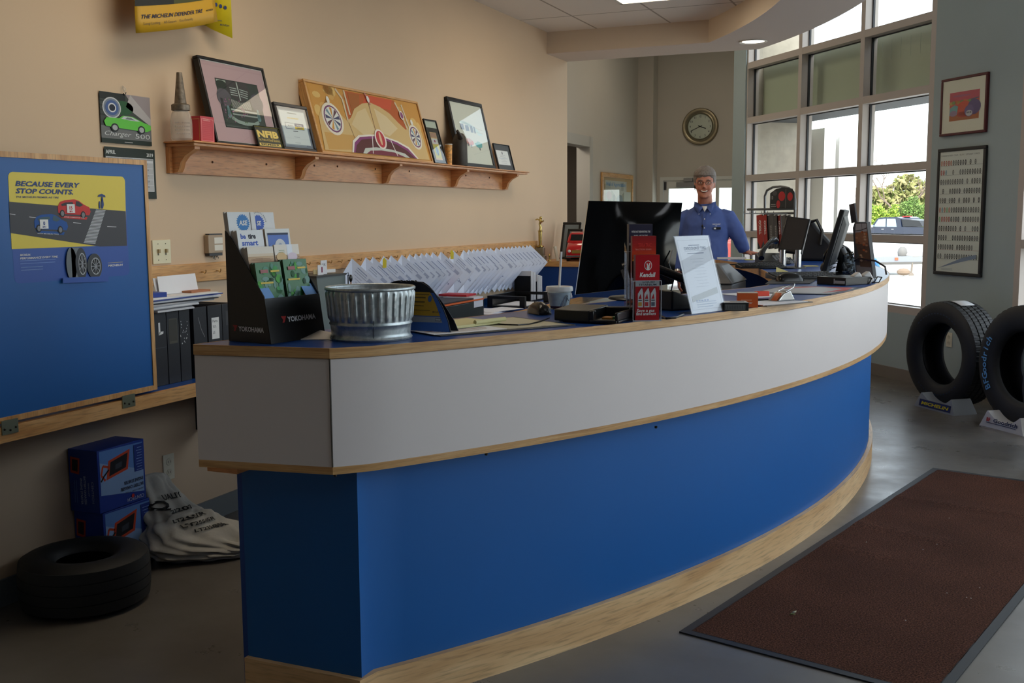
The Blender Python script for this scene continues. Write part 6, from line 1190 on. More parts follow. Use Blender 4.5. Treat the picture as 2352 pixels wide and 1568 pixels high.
# dark backpack-like bag behind the monitors, headset, plant cube, bottle-shaped display
p = ctop(1858, 600); bg = thing('camera_bag', 'black soft bag with a strap standing behind the flat monitor', 'bag', (p.x+.02, p.y+.15, T_))
g = MB(M((20, 21, 26), .7)); g.loft([[(-.13, -.08, 0), (.16, -.08, 0), (.16, .08, 0), (-.13, .08, 0)], [(-.12, -.08, .12), (.13, -.08, .12), (.13, .08, .12), (-.12, .08, .12)], [(-.1, -.06, .24), (.02, -.06, .24), (.02, .06, .24), (-.1, .06, .24)], [(-.08, -.03, .3), (-.02, -.03, .3), (-.02, .03, .3), (-.08, .03, .3)]]); g.build('body', bg, local=True, bevel=.02, smooth=60)
g = MB(BLACK); g.tube([(-.05, -.06, .28), (.02, -.09, .3), (.06, -.09, .22), (.05, -.09, .12)], .012, 8); g.build('strap', bg, local=True)
p = ctop(1922, 630); hs = thing('headset', 'tangle of black headset and cables between the recorder and plant cube', 'headset', (p.x, p.y+.05, T_))
g = MB(M((12, 12, 14), .15)); g.tube([(.075*math.cos(t), .02*math.sin(t*2), .075+.085*math.sin(t)) for t in [PI*k/14-.5 for k in range(19)]], .012, 10); g.build('band', hs, local=True)
for x in (-.07, .07): g = MB(M((18, 18, 20), .3)); g.ball((x, 0, .035), (.03, .04, .035), 14); g.build('ear_cup', hs, local=True)
for k in range(4):
    g = MB(BLACK); ph_ = k*1.3; g.tube([(-.12+.02*k, -.03, .003), (-.06, -.06+.01*k, .03+.02*math.sin(ph_)), (.0, -.07, .06+.02*math.cos(ph_)), (.05, -.05, .02), (.08, -.06, .003)], .0025, 6); g.build('cable', hs, local=True)
g = MB(M((226, 228, 230), .3)); g.box(.062, .08, -.046, -.04, .05, .08); g.box(.07, .084, -.046, -.04, .005, .025); g.build('connector', hs, local=True)
p0, p1 = ctop(1934, 634), ctop(1966, 635); wq = (p1-p0).length*.8
pc = thing('plant_cube', 'dark glass cube packed with dried brown foliage', 'vase', (p0.x+wq/2, p0.y+wq/2, T_)); hP = ony(1950, 585, p0.y).z-T_
g = MB(CLEAR)
for a_ in range(4): g.T = Matrix.Rotation(a_*PI/2+.2, 4, 'Z'); g.box(-wq/2, wq/2, -wq/2, -wq/2+.003, 0, hP)
g.build('glass_wall', pc, local=True)
g = MB(M((46, 40, 34), .6, noise=.5, nscale=50)); random.seed(8)
for k in range(60):
    c = Vector((random.uniform(-.4, .4)*wq, random.uniform(-.4, .4)*wq, random.uniform(.01, hP+.012))); d1 = Vector((random.gauss(0, 1), random.gauss(0, 1), random.gauss(0, 1))).normalized()*.014; d2 = d1.orthogonal().normalized()*.006
    g.add([tuple(c-d1), tuple(c+d2), tuple(c+d1), tuple(c-d2)], [(0, 1, 2, 3)], M(random.choice(((46, 42, 34), (64, 56, 44), (30, 30, 26), (86, 78, 66))), .6))
o = g.build('foliage', pc, local=True); o['kind'] = 'stuff'
T, w, h = leanq((1966, 636), (2006, 640), (1958, 510)); ds = thing('tall_display', 'tall narrow picture display leaning beside the plant cube', 'display', mat=T)
g = MB(M((70, 72, 78), .4)); sh_ = [(0, 0), (w, 0), (w*.82, h), (w*.14, h), (0, h*.9)]; g.prism(sh_, -.02, 0); g.build('board', ds, local=True)
a = Art(Matrix()); random.seed(6); a.rect(w*.06, 0, w*.94, h*.22, P_(150, 150, 152), 1); a.poly([(w*.3, h*.2), (w*.92, h*.2), (w*.86, h*.6), (w*.82, h*.98), (w*.2, h*.96), (w*.12, h*.6), (w*.26, h*.4)], P_(96, 72, 58), 2); a.poly([(w*.12, h*.8), (w*.82, h*.84), (w*.8, h*.98), (w*.2, h*.97)], P_(176, 178, 190), 3); a.poly([(w*.1, h*.62), (w*.84, h*.6), (w*.83, h*.84), (w*.14, h*.82)], P_(150, 104, 76), 3)
for k in range(26): a.ell(w*random.uniform(.2, .8), h*random.uniform(.3, .84), w*.08, h*.02, P_(*random.choice(((180, 130, 96), (120, 80, 60), (90, 60, 50), (200, 170, 140), (190, 100, 50)))), 4, 7)
a.line([(w*.1, h*.84), (w*.5, h*.86), (w*.82, h*.9)], .004, P_(50, 46, 50), 5); a.line([(w*.55, h*.98), (w*.55, h*.8)], .003, P_(50, 46, 50), 5); a.build('picture', ds, local=True)
g = MB(M((40, 38, 48), .4)); g.box(w*.1, w*.42, h*.98, h*1.32, -.012, -.004); g.build('top_card', ds, local=True).matrix_basis = Matrix.Rotation(.12, 4, 'Z')
g = MB(M((40, 24, 26), .4)); g.tube([(w*.1, h*.3, .012), (w*.5, h*.37, .03), (w*1.2, h*.32, .0), (w*1.5, h*.22, -.02), (w*1.55, h*.08, -.02)], .005, 8); g.build('cord', ds, local=True)
# ================================================================ RIGHT WALL, TYRES, FLOOR
def wall_frame(tl, tr, bl, name, label, cat, fw, fmat, art, d=.025):
    s0_, z0_ = onw(*tl); s1_, _ = onw(*tr); _, zb_ = onw(*bl); w = s0_-s1_; h = z0_-zb_
    T = frame(wpt(s0_, -d, zb_), -WD, (0, 0, 1)); return framed(name, label, cat, T, w, h, fw, d-.001, fmat, art)
def art_cars(a, w, h):
    a.rect(.01, .01, w-.01, h-.01, M((232, 226, 212), .7), 1); x0, x1, y0, y1 = w*.2, w*.84, h*.25, h*.74; X = lambda u: x0+(x1-x0)*u; Y = lambda v: y0+(y1-y0)*v
    a.rect(x0, y0, x1, y1, P_(206, 84, 70), 2); a.rect(x0, Y(.7), x1, y1, P_(200, 70, 96), 3); a.rect(x0, y0, x1, Y(.2), P_(176, 96, 50), 3); a.ell(X(.4), Y(.86), w*.2, h*.02, P_(176, 84, 120), 4)
    for k in range(8): a.ell(X(.06+.09*k), Y(.62+.02*(k % 3)), w*.05, h*.03, P_(*((196, 150, 70), (120, 150, 90), (206, 110, 60))[k % 3]), 4, 10)
    a.ell(X(.5), Y(.4), w*.17, h*.13, P_(210, 72, 44), 5); a.ell(X(.5), Y(.2), w*.15, h*.05, P_(190, 60, 40), 5); a.ell(X(.84), Y(.42), w*.14, h*.13, P_(96, 74, 130), 6); a.ell(X(.68), Y(.3), w*.1, h*.1, P_(110, 88, 146), 7); a.ell(X(.68), Y(.22), w*.07, h*.05, P_(196, 190, 200), 8); [a.ell(X(.62+.06*k), Y(.24), w*.012, h*.018, P_(60, 50, 80), 9, 8) for k in range(3)]
    a.poly([(X(0), Y(.2)), (X(.02), Y(.46)), (X(.18), Y(.56)), (X(.3), Y(.5)), (X(.26), Y(.2))], P_(120, 170, 176), 6); a.ell(X(.14), Y(.26), w*.08, h*.05, P_(150, 120, 150), 7); a.poly([(X(.72), Y(.7)), (X(.98), Y(.74)), (X(.98), Y(.7)), (X(.72), Y(.66))], P_(90, 90, 120), 6)
wall_frame((2168, 184), (2275, 166), (2168, 314), 'framed_print', 'dark red framed print of cartoonish purple and orange cars in a cream mat', 'framed print', .02, M((84, 26, 32), .4), art_cars)
def art_race(a, w, h):
    a.rect(.026, .026, w-.026, h-.026, M((222, 224, 222), .7), 1); random.seed(12); x0, x1 = .03, w-.03
    a.text('PASSENGER CAR / SUV / STREET TIRES', x0+.01, h-.062, .016, P_(110, 112, 116), 2, w=(x1-x0)*.9)
    for r in range(11):
        y = h-.115-(h-.19)*r/11; a.rect(x0+.005, y-.022, x1-.004, y-.0205, P_(*((170, 90, 90) if r in (6, 7, 9) else (110, 140, 120) if r == 8 else (96, 100, 116))), 2)
        for k in range(17):
            if random.random() < .86:
                x = x0+.018+(x1-x0-.03)*k/16.5; c = random.choice(((60, 62, 66), (84, 86, 90), (110, 112, 114), (44, 46, 50))); 
                if r in (0, 1, 5, 6) and k < 5: c = random.choice(((120, 170, 196), (200, 120, 90), (130, 196, 140), (190, 70, 70)))
                a.ring(x, y, .0055, .0098, P_(*c), 3, 12, 2.1); a.ring(x, y, .001, .0036, P_(*c), 3, 8, 2.0)
    a.poly([(x0+.02, .05), (w*.6, .14), (x1-.03, .17), (x1-.03, .14), (w*.6, .11)], P_(130, 146, 180), 4); a.lines(x0+.06, .05, .16, 2, .01, .002, P_(120, 130, 150), 4)
wall_frame((2160, 343), (2271, 327), (2152, 629), 'framed_chart', 'tall black framed hand-drawn chart of rows of small tyres', 'framed chart', .026, M((30, 29, 31), .4), art_race)
# ---- tyres
RUB = M((27, 28, 30), .62, name='tyre_rubber', noise=.06, nscale=20); RUBT = M((34, 36, 38), .55, name='tyre_tread')
def tyre(name, label, R, r, W_, mat, group=None, blocks=60, grooves=4, marks=None, worn=False):
    """axis along local z, centred on the origin"""
    t = thing(name, label, 'tyre', mat=mat, group=group); h = W_/2
    prof = [(r, -h*.62), (r+.006, -h*.78), (r+.03, -h*.92), (r+(R-r)*.5, -h*1.0), (R-.05, -h*.97), (R-.022, -h*.9), (R-.009, -h*.8)]
    g = MB(RUB); pin = [(r, h*.6), (r-.004, 0), (r, -h*.62)]
    g.lathe([(r-.004, -h*.6), (r+.02, -h*.5), (R-.035, -h*.7), (R-.03, 0), (R-.035, h*.7), (r+.02, h*.5), (r-.004, h*.6)][::-1], 64); g.lathe(prof, 96); g.lathe([(a_, -b) for a_, b in prof][::-1], 96)
    g.build('sidewall', t, local=True, smooth=60)
    g = MB(RUBT); n = blocks*4; zs = []; tw = h*.8
    for k in range(grooves+1):
        a0_ = -tw+2*tw*k/(grooves+1); a1_ = -tw+2*tw*(k+1)/(grooves+1); zs += [a0_+.0045, a1_-.0045] if not worn else [a0_+.002, a1_-.002]
    zs = [-tw]+zs[1:-1]+[tw]
    dp = .0085 if not worn else .003
    pr = [(R-.009, -h*.8)]
    for k in range(0, len(zs), 2): a0_, a1_ = zs[k], zs[k+1]; crown = lambda z: R-.006*(z/tw)**2; pr += [(crown(a0_)-dp, a0_-.0005), (crown(a0_), a0_), (crown((a0_+a1_)/2), (a0_+a1_)/2), (crown(a1_), a1_), (crown(a1_)-dp, a1_+.0005)]
    pr += [(R-.009, h*.8)]
    def fn(rr, z, a_, i):
        j = int(round(a_/(2*PI)*n)); row = int((z+tw)/(2*tw)*(grooves+1))
        return rr-dp*.45 if (j+row*2) % 4 == 0 and rr > R-.0075 and not worn else rr
    g.lathe(pr, n, fn=fn); g.build('tread', t, local=True, smooth=25)
    if marks:
        for txt, ang0, rad_, size, mt_, step in marks:
            a = MB(mt_)
            for k, ch in enumerate(txt):
                vs, fs = text2d(ch, size, .02); 
                if not vs: continue
                an = ang0-step*k; c, s = math.cos(an), math.sin(an); wd = max(v[0] for v in vs)
                a.add([(c*(rad_+y)+s*(x-wd/2), s*(rad_+y)-c*(x-wd/2), h+.0025) for x, y in vs], fs)
            a.build('lettering', t, local=True)
    return t
BLT = M((96, 156, 210), .5); DBL = M((26, 44, 70), .55)
def tyre_at(c, z=None): return frame(c, WD*-1, (0, 0, 1))
O_ = -.55; R1_ = .388
sl = onw(2072, 830, O_)[0]; tc1 = wpt(sl-R1_, O_+.14, R1_+.003)
tyre('tyre', 'black road tyre on a grey stand with a yellow and blue badge', R1_, .225, .275, tyre_at(tc1), None, 70, 4, [('-'*14, 2.35, .285, .06, DBL, .11), ('-'*14, -.8, .285, .06, DBL, .11)])
sl2 = onw(2237, 850, -.6)[0]; R2_ = .41; tc2 = wpt(sl2-R2_, -.6+.145, R2_+.003)
tyre('tyre', 'black all-terrain tyre with pale blue raised lettering on a white stand', R2_, .235, .28, tyre_at(tc2), None, 44, 3, [('BFGoodrich', -2.6, .3, .066, BLT, .118)])
sl3 = onw(2338, 850, -1.02)[0]; tc3 = wpt(sl3-.39, -1.02+.14, .393)
tyre('tyre', 'third black tyre cut by the picture edge beside the all-terrain tyre', .39, .225, .27, tyre_at(tc3), None, 50, 4)
def stand(tc, off, s_c, wd, label, art, bodym):
    T = frame(wpt(s_c, off, 0), -WD, (0, 0, 1)); t = thing('tyre_stand', label, 'tyre stand', mat=T)
    g = MB(bodym); n = 14; h0 = .105; cut = lambda x: h0-.062*max(0, 1-(x/(wd*.36))**2)
    top_ = [(-wd*.36+wd*.72*i/n) for i in range(n+1)]
    f0 = [(-wd/2, 0)]+[(x, cut(x)) for x in top_]+[(wd/2, 0)]
    f0 = [(-wd/2, 0), (-wd*.38, h0)]+[(x, cut(x)) for x in top_]+[(wd*.38, h0), (wd/2, 0)]
    g.loft([[(x, y, 0 if y < .001 else -.018) for x, y in f0], [(x*.98, y, -.2 if y < .001 else -.18) for x, y in f0]]); g.build('body', t, local=True)
    a = Art(frame((0, 0, .0008), (1, 0, 0), (0, 1, -.17))); art(a, wd); a.build('badge', t, local=True); return t
s1_ = onw(2139, 930, O_-.12)[0]; wd1 = onw(2095, 930, O_-.12)[0]-onw(2183, 930, O_-.12)[0]
def badge1(a, w): a.rect(-w*.38, .012, w*.4, .062, M((20, 34, 84), .5), 1); a.rect(-w*.35, .017, w*.37, .057, M((24, 40, 96), .5), 2); a.text('MICHELIN', 0.005, .026, .03, M((214, 196, 30), .5), 3, .04, .15, align='CENTER', w=w*.68)
stand(tc1, O_-.1, s1_+.0, wd1*1.05, 'grey tyre stand with a yellow on blue badge', badge1, M((150, 154, 156), .5))
s2_ = onw(2292, 995, -.72)[0]; wd2 = onw(2243, 995, -.72)[0]-onw(2342, 995, -.72)[0]
def badge2(a, w): a.text('BF', -w*.36, .04, .034, M((190, 34, 40), .5), 1, .03); a.text('Goodrich', -w*.2, .04, .034, M((30, 40, 84), .5), 1, .03, w=w*.55); a.rect(-w*.36, .029, w*.32, .033, M((30, 40, 84), .5), 1)
stand(tc2, -.7, s2_, wd2*1.02, 'white tyre stand with red and navy lettering', badge2, M((200, 200, 200), .5))
for tc, R_, lb, dz in ((tc1, R1_, 'white paper label across the tread of the road tyre', 0), (tc2, R2_, 'white paper label on top of the all-terrain tyre', .1)):
    g = MB(M((206, 210, 216), .5)); g.T = frame(tc, -WD, (0, 0, 1)); n = 8
    R = [[((R_+.003)*math.cos(t), (R_+.003)*math.sin(t), z) for t in [1.5-.3*k/n-dz for k in range(n+1)]] for z in (-.06, .06)]
    g.loft(R, cap=False, closed=False); tag(g.build('tread_label', None, solid=.001), lb, 'label')
# ---- entrance mat
mA = onz(1560, 1453, 0); mB = onz(2143, 1076, 0); ld = (mB-mA).normalized(); wd = Vector((ld.y, -ld.x, 0)); Lm = (mB-mA).length; Wm = .86
def carpet():
    m = bpy.data.materials.new('brown_carpet_mat'); m.use_nodes = True; n = m.node_tree; p = n.nodes['Principled BSDF']; p.inputs['Roughness'].default_value = .95; p.inputs['Specular IOR Level'].default_value = .1
    tc = n.nodes.new('ShaderNodeTexCoord'); nz = n.nodes.new('ShaderNodeTexNoise'); nz.inputs['Scale'].default_value = 170; nz.inputs['Detail'].default_value = 3; n2 = n.nodes.new('ShaderNodeTexNoise'); n2.inputs['Scale'].default_value = 2.2; n2.inputs['Detail'].default_value = 4
    n.links.new(tc.outputs['Object'], nz.inputs[0]); n.links.new(tc.outputs['Object'], n2.inputs[0]); r = ramp(n, [(.3, '2c1a13'), (.5, '4d3024'), (.7, '674535')]); n.links.new(nz.outputs[0], r.inputs[0])
    mr = n.nodes.new('ShaderNodeMapRange'); mr.inputs[1].default_value = .3; mr.inputs[2].default_value = .7; mr.inputs[3].default_value = .8; mr.inputs[4].default_value = 1.15; n.links.new(n2.outputs[0], mr.inputs[0])
    mm = n.nodes.new('ShaderNodeMix'); mm.data_type = 'RGBA'; mm.blend_type = 'MULTIPLY'; mm.inputs[0].default_value = 1; n.links.new(r.outputs[0], mm.inputs[6]); n.links.new(mr.outputs[0], mm.inputs[7]); n.links.new(mm.outputs[2], p.inputs['Base Color'])
    bp = n.nodes.new('ShaderNodeBump'); bp.inputs['Strength'].default_value = .7; bp.inputs['Distance'].default_value = .004; n.links.new(nz.outputs[0], bp.inputs['Height']); n.links.new(bp.outputs[0], p.inputs['Normal']); return m
mt = thing('entrance_mat', 'long dark brown carpet mat with a black rubber border in front of the counter', 'mat', mat=frame(mA, ld, Vector((-ld.y, ld.x, 0))))
g = MB(carpet()); nx, ny = 90, 16
def mz(u, v):
    w = .0055+.004*math.exp(-((u-1.62-.15*v)/.07)**2)*(v > -.5)+.003*math.exp(-((u-1.25-.2*v)/.06)**2)*(v > -.35)+.003*math.exp(-((u-2.2)/.05)**2)
    return w
vs = [(.03+(Lm-.06)*i/nx, -.03-(Wm-.06)*j/ny, mz(Lm*i/nx, -Wm*j/ny)) for j in range(ny+1) for i in range(nx+1)]
g.add(vs, [(j*(nx+1)+i, (j+1)*(nx+1)+i, (j+1)*(nx+1)+i+1, j*(nx+1)+i+1) for j in range(ny) for i in range(nx)]); g.build('carpet', mt, local=True)
g = MB(M((30, 32, 36), .5, name='black_rubber')); g.box(0, Lm, -.034, 0, .0005, .0055); g.box(0, Lm, -Wm, -Wm+.034, .0005, .0055); g.box(0, .034, -Wm+.034, -.034, .0005, .0055); g.box(Lm-.034, Lm, -Wm+.034, -.034, .0005, .0055); g.build('border', mt, local=True)
p = onz(1820, 1412, .008); g = MB(M((130, 150, 84), .6)); g.T = rot(.6, p); g.add([(-.012, 0, .003), (0, -.006, .008), (.012, 0, .002), (0, .007, .006)], [(0, 1, 2, 3)]); g.add([(0, 0, .004), (.01, -.006, .012), (.016, .002, .014), (.004, .008, .01)], [(0, 1, 2, 3)], M((206, 206, 170), .6)); tag(g.build('leaf_scrap', None, solid=.001), 'small green scrap of leaf on the brown mat', 'leaf')
random.seed(17)
for k in range(9):
    p = onz(*((1990, 1245), (2120, 1262), (2152, 1250), (2250, 1350), (2220, 1372), (2230, 1374), (2180, 1190), (2175, 1362), (2080, 1425))[k], .007); g = MB(M((196, 186, 176), .8)); g.ball((p.x, p.y, p.z+.001), (.0025, .0025, .0015), 6); tag(g.build('lint_crumb', None), 'tiny pale crumb on the brown mat', 'crumb', 'crumbs on the brown mat')
# ---- under the wall desk: cartons, sack, tyre
XB = -3.045
def chargerbox(q0, q1, zt, zb, upside, label, x0=XW+.006):
    ya, yb = onx(*q0, XB).y, onx(*q1, XB).y; t = thing('carton', label, 'box', (x0, ya, zb), 0); CB = M((24, 58, 150), .45, name='blue_carton_print'); g = MB(CB); g.box(x0, XB, ya, yb, zb, zt); g.build('box', t, bevel=.002)
    w, h = yb-ya, zt-zb; a = Art(frame((XB+.0003, ya, zb), (0, 1, 0), (0, 0, 1)) if not upside else frame((XB+.0003, yb, zt), (0, -1, 0), (0, 0, -1)))
    LBL = M((96, 140, 206), .45); X = lambda u: w*u; Y = lambda v: h*v
    a.poly([(w*.04, h*.04), (w*.96, h*.02), (w*.96, h*.72), (w*.04, h*.86)], LBL, 1); a.poly([(w*.04, h*.5), (w*.96, h*.2), (w*.96, h*.72), (w*.04, h*.86)], M((140, 172, 216), .45), 2)
    RDC = M((200, 70, 40), .45); a.poly([(X(.32), Y(.1)), (X(.78), Y(.2)), (X(.84), Y(.5)), (X(.38), Y(.42))], RDC, 3); a.poly([(X(.37), Y(.15)), (X(.74), Y(.23)), (X(.78), Y(.45)), (X(.42), Y(.38))], M((24, 26, 32), .4), 4); a.poly([(X(.5), Y(.26)), (X(.64), Y(.29)), (X(.65), Y(.37)), (X(.51), Y(.35))], M((60, 66, 76), .4), 5)
    a.line([(X(.78), Y(.3)), (X(.9), Y(.26)), (X(.94), Y(.4)), (X(.86), Y(.5))], .009, RDC, 3); a.line([(X(.78), Y(.34)), (X(.88), Y(.42)), (X(.95), Y(.5))], .007, BLACK, 4)
    a.rect(X(.05), Y(.06), X(.24), Y(.5), M((26, 54, 136), .5), 6); a.lines(X(.07), Y(.47), w*.14, 9, h*.045, .0025, M((130, 160, 214), .5), 7)
    a.text('BATTERY CHARGER/', X(.06), Y(.7), h*.075, M((22, 30, 60), .5), 5, .02, w=w*.5); a.text('ENGINE STARTER', X(.06), Y(.61), h*.075, M((22, 30, 60), .5), 5, .02, w=w*.42); a.text('200/40/10 AMP 12 VOLT', X(.06), Y(.79), h*.035, M((22, 30, 60), .5), 5, .0, w=w*.42); a.text('CENTECH', X(.06), Y(.9), h*.08, M((206, 214, 228), .5), 5, .0, w=w*.36, space=1.2)
    a.ell(X(.3), Y(.88), .008, .008, M((200, 50, 50), .5), 6, 12); a.build('print', t)
    dd = XB-x0; a = Art(frame((x0, ya-.0003, zb), (1, 0, 0), (0, 0, 1)) if not upside else frame((XB, ya-.0003, zt), (-1, 0, 0), (0, 0, -1))); r_ = PI/2
    WB = M((170, 186, 220), .5)
    a.text('BATTERY CHARGER/', dd*.5, h*.42, h*.06, WB, 1, .02, rot=r_, w=h*.46); a.text('ENGINE STARTER', dd*.62, h*.46, h*.06, WB, 1, .02, rot=r_, w=h*.42); a.text('CENTECH', dd*.24, h*.5, h*.06, WB, 1, 0, rot=r_, w=h*.34); a.text('200/40/10 AMP', dd*.36, h*.52, h*.035, WB, 1, 0, rot=r_)
    for k in range(2): a.rect(dd*(.74+.07*k), h*.5, dd*(.76+.07*k), h*.86, M((90, 120, 190), .5), 1)
    a.poly([(dd*.6, h*.14), (dd*.92, h*.12), (dd*.94, h*.38), (dd*.64, h*.4)], M((180, 60, 36), .5), 1); a.poly([(dd*.66, h*.17), (dd*.86, h*.16), (dd*.88, h*.34), (dd*.69, h*.36)], M((26, 26, 32), .5), 2); a.build('side_print', t)
    return t
z_t, z_m = onx(224, 1036, XB).z, onx(226, 1182, XB).z
chargerbox((236, 1180), (349, 1180), z_m-.002, .0, True, 'blue battery charger carton, lower of the two behind the lying tyre')
chargerbox((222, 1036), (331, 1036), z_t, z_m, True, 'blue battery charger carton upside down on top of the other one')
def sack():
    from mathutils.bvhtree import BVHTree
    t = thing('sack', 'white woven sack with black stencilled numbers slumped against the wall', 'sack', (-3.0, 3.45, 0)); SK = M((176, 174, 166), .8, name='woven_sack', noise=.12, nscale=14, bump=.4)
    g = MB(SK); random.seed(2); n = 84
    path = [((-3.12, 3.40, .345), .05, .02), ((-3.115, 3.41, .335), .085, .035), ((-3.105, 3.415, .3), .1, .045), ((-3.09, 3.425, .25), .11, .06), ((-3.07, 3.435, .2), .125, .075), ((-3.045, 3.45, .15), .145, .09), ((-3.01, 3.46, .11), .17, .095), ((-2.96, 3.46, .085), .195, .085), ((-2.9, 3.47, .065), .215, .065), ((-2.84, 3.5, .05), .2, .05), ((-2.78, 3.54, .04), .17, .04), ((-2.73, 3.56, .035), .14, .03), ((-2.69, 3.58, .025), .1, .02)]
    M_ = 4; P = []
    for i in range((len(path)-1)*M_+1):
        k, f = divmod(i, M_); f /= M_; q0 = path[k]; q1 = path[min(k+1, len(path)-1)]
        P.append((Vector(q0[0]).lerp(Vector(q1[0]), f), q0[1]+(q1[1]-q0[1])*f, q0[2]+(q1[2]-q0[2])*f))
    side = Vector((.22, 1, 0)).normalized(); R = []
    for i, (c, a_, b) in enumerate(P):
        td = (P[min(i+2, len(P)-1)][0]-P[max(i-2, 0)][0]).normalized(); nn = td.cross(side).normalized(); ring = []; low = i/len(P)
        for k in range(n):
            t_ = 2*PI*k/n; amp = .35+low
            wr = .0055*amp*math.sin(t_*9+i*.22)+.005*amp*math.sin(t_*15-i*.35+1)+.004*math.sin(i*.9+3*math.sin(t_*2))*(1.2 if low > .4 else .6)+random.uniform(-.0012, .0012)
            d = side*(a_*math.copysign(abs(math.cos(t_))**.75, math.cos(t_)))+nn*(b*math.sin(t_)); p = c+d+d.normalized()*wr*1.6; p.z = max(p.z, .002); p.x = max(p.x, XW+.014); ring.append(tuple(p))
        R.append(ring)
    g.loft(R); g.build('cloth', t, smooth=70); bv = BVHTree.FromPolygons([Vector(v) for v in g.v], g.f)
    o2 = MB(M((24, 24, 24), .7))
    def place(txt, px, py, px2, size, rz):
        A_ = onx(px, py, -2.99); B_ = onx(px2, py+(px2-px)*rz, -2.99); T = frame(A_, B_-A_, (-.25, 0, 1)); vs, fs = text2d(txt, size, .03, 0, (B_-A_).length); q = []
        for x, y in vs:
            p = T @ Vector((x, y, .2)); dr = Vector((T[0][2], T[1][2], T[2][2]))*-1; h = bv.ray_cast(p, dr); q.append(tuple(h[0]-dr*.008) if h[0] is not None else tuple(T @ Vector((x, y, -.02))))
        o2.add(q, fs)
    place('Q', 362, 1172, 390, .055, -.2); place('UALITY', 388, 1146, 424, .032, -.2); place('22207', 384, 1182, 428, .022, -.32); place('LT265/75R', 380, 1205, 440, .02, -.32); place('LT255/85R', 388, 1218, 448, .02, -.3); place('LT235/85R', 398, 1231, 454, .018, -.28)
    o2.build('stencil', t)
sack()
tyre('tyre', 'small worn tyre lying flat on the floor under the blue flap', .232, .1, .195, Matrix.Translation((-2.945, 2.885, .099)), None, 40, 3, worn=True)
# ---- hall: framed poster, clock
s_ = [onx(px, py, HALL_X+.03) for px, py in ((1384, 395), (1455, 402), (1384, 520))]; BLf = Vector((HALL_X+.03, s_[0].y, s_[2].z)); w = s_[1].y-s_[0].y; h = s_[0].z-s_[2].z
def art_app(a, w, h):
    a.rect(w*.1, h*.1, w*.78, h*.86, M((196, 190, 182), .6), 1); a.text('Wall of Appreciation', w*.12, h*.76, h*.1, M((70, 130, 190), .5), 2, .03, w=w*.62); a.poly([(w*.12, h*.4), (w*.3, h*.68), (w*.5, h*.5), (w*.7, h*.66), (w*.72, h*.3), (w*.12, h*.3)], P_(150, 144, 126), 2); a.ell(w*.22, h*.58, w*.08, h*.08, P_(196, 140, 150), 3); a.ell(w*.56, h*.5, w*.1, h*.1, P_(110, 126, 140), 3); a.rect(w*.34, h*.44, w*.4, h*.6, P_(60, 60, 60), 3); a.rect(w*.7, h*.3, w*.92, h*.66, M((206, 206, 198), .6), 4); a.rect(w*.72, h*.3, w*.9, h*.44, P_(120, 170, 150), 5)
framed('framed_poster', 'oak framed board of photos and a blue heading on the hall wall', 'framed poster', frame(BLf, (0, 1, 0), (0, 0, 1)), w, h, .06, .028, OAK, art_app, M((190, 150, 96), .6))
c = ony(1607, 290, FAR_Y-.05); rC = (ony(1649, 290, FAR_Y-.05)-c).length; ck = thing('wall_clock', 'round brushed metal wall clock with black numerals', 'clock', mat=frame((c.x, FAR_Y-.001, c.z), (1, 0, 0), (0, 0, 1)))
g = MB(M((150, 140, 118), .35, .9, name='brushed_nickel')); g.lathe([(rC, 0), (rC, .02), (rC*.95, .045), (rC*.86, .05), (rC*.8, .04), (rC*.74, .046), (rC*.67, .03), (rC*.67, .012)], 64); g.build('bezel', ck, local=True, smooth=50)
a = Art(Matrix(), .014); a.ell(0, 0, rC*.69, rC*.69, M((206, 206, 196), .5), 0, 48)
for k in range(12): t = PI/2-(k+1)*PI/6; a.text(str(k+1), rC*.55*math.cos(t), rC*.55*math.sin(t)-rC*.055, rC*.16, INK, 1, .01, align='CENTER')
for k in range(60): t = k*PI/30; a.line([(rC*.64*math.cos(t), rC*.64*math.sin(t)), (rC*.67*math.cos(t), rC*.67*math.sin(t))], .003, INK, 1)
a.build('dial', ck, local=True)
for nm, t, l_, w_ in (('hour_hand', PI/2-2*PI*(3+41/60)/12, .34, .014), ('minute_hand', PI/2-2*PI*41/60, .58, .01)): a = Art(Matrix(), .018); a.line([(-rC*.12*math.cos(t), -rC*.12*math.sin(t)), (rC*l_*math.cos(t), rC*l_*math.sin(t))], w_, BLACK, 1); a.build(nm, ck, local=True)
g = MB(GLASS); g.lathe([(.001, .032), (rC*.68, .03)], 40); g.build('cover_glass', ck, local=True)
# ---- wiper rack by the window
OR_ = -.4; A_ = lambda px, py, o=OR_: wpt(onw(px, py, o)[0], o, onw(px, py, o)[1])
rk = thing('wiper_rack', 'grey arched wire rack of wiper blades with a red sign by the window', 'display rack', tuple(wpt(onw(1790, 560, OR_)[0], OR_, 0)))
TB = M((116, 118, 120), .35, .6)
l0, r0 = A_(1757, 480), A_(1826, 482); tp = A_(1790, 428)
arch = [Vector((l0.x, l0.y, .03)), l0]+[A_(px, py) for px, py in ((1757, 450), (1762, 437), (1775, 430), (1793, 428), (1812, 432), (1823, 442), (1826, 460))]+[r0, Vector((r0.x, r0.y, .03))]
g = MB(TB); g.tube(arch, .012, 10); g.build('arch_tube', rk)
for (q0, q1) in (((1718, 481), (1828, 479)), ((1757, 491), (1826, 489))): g = MB(TB); g.tube([A_(*q0), A_(*q1)], .012, 8); g.build('cross_bar', rk)
sg_ = [A_(px, py, OR_-.02) for px, py in ((1768, 478), (1823, 478), (1821, 440), (1769, 442))]; T, w, h = qf(sg_[0], sg_[1], sg_[3])
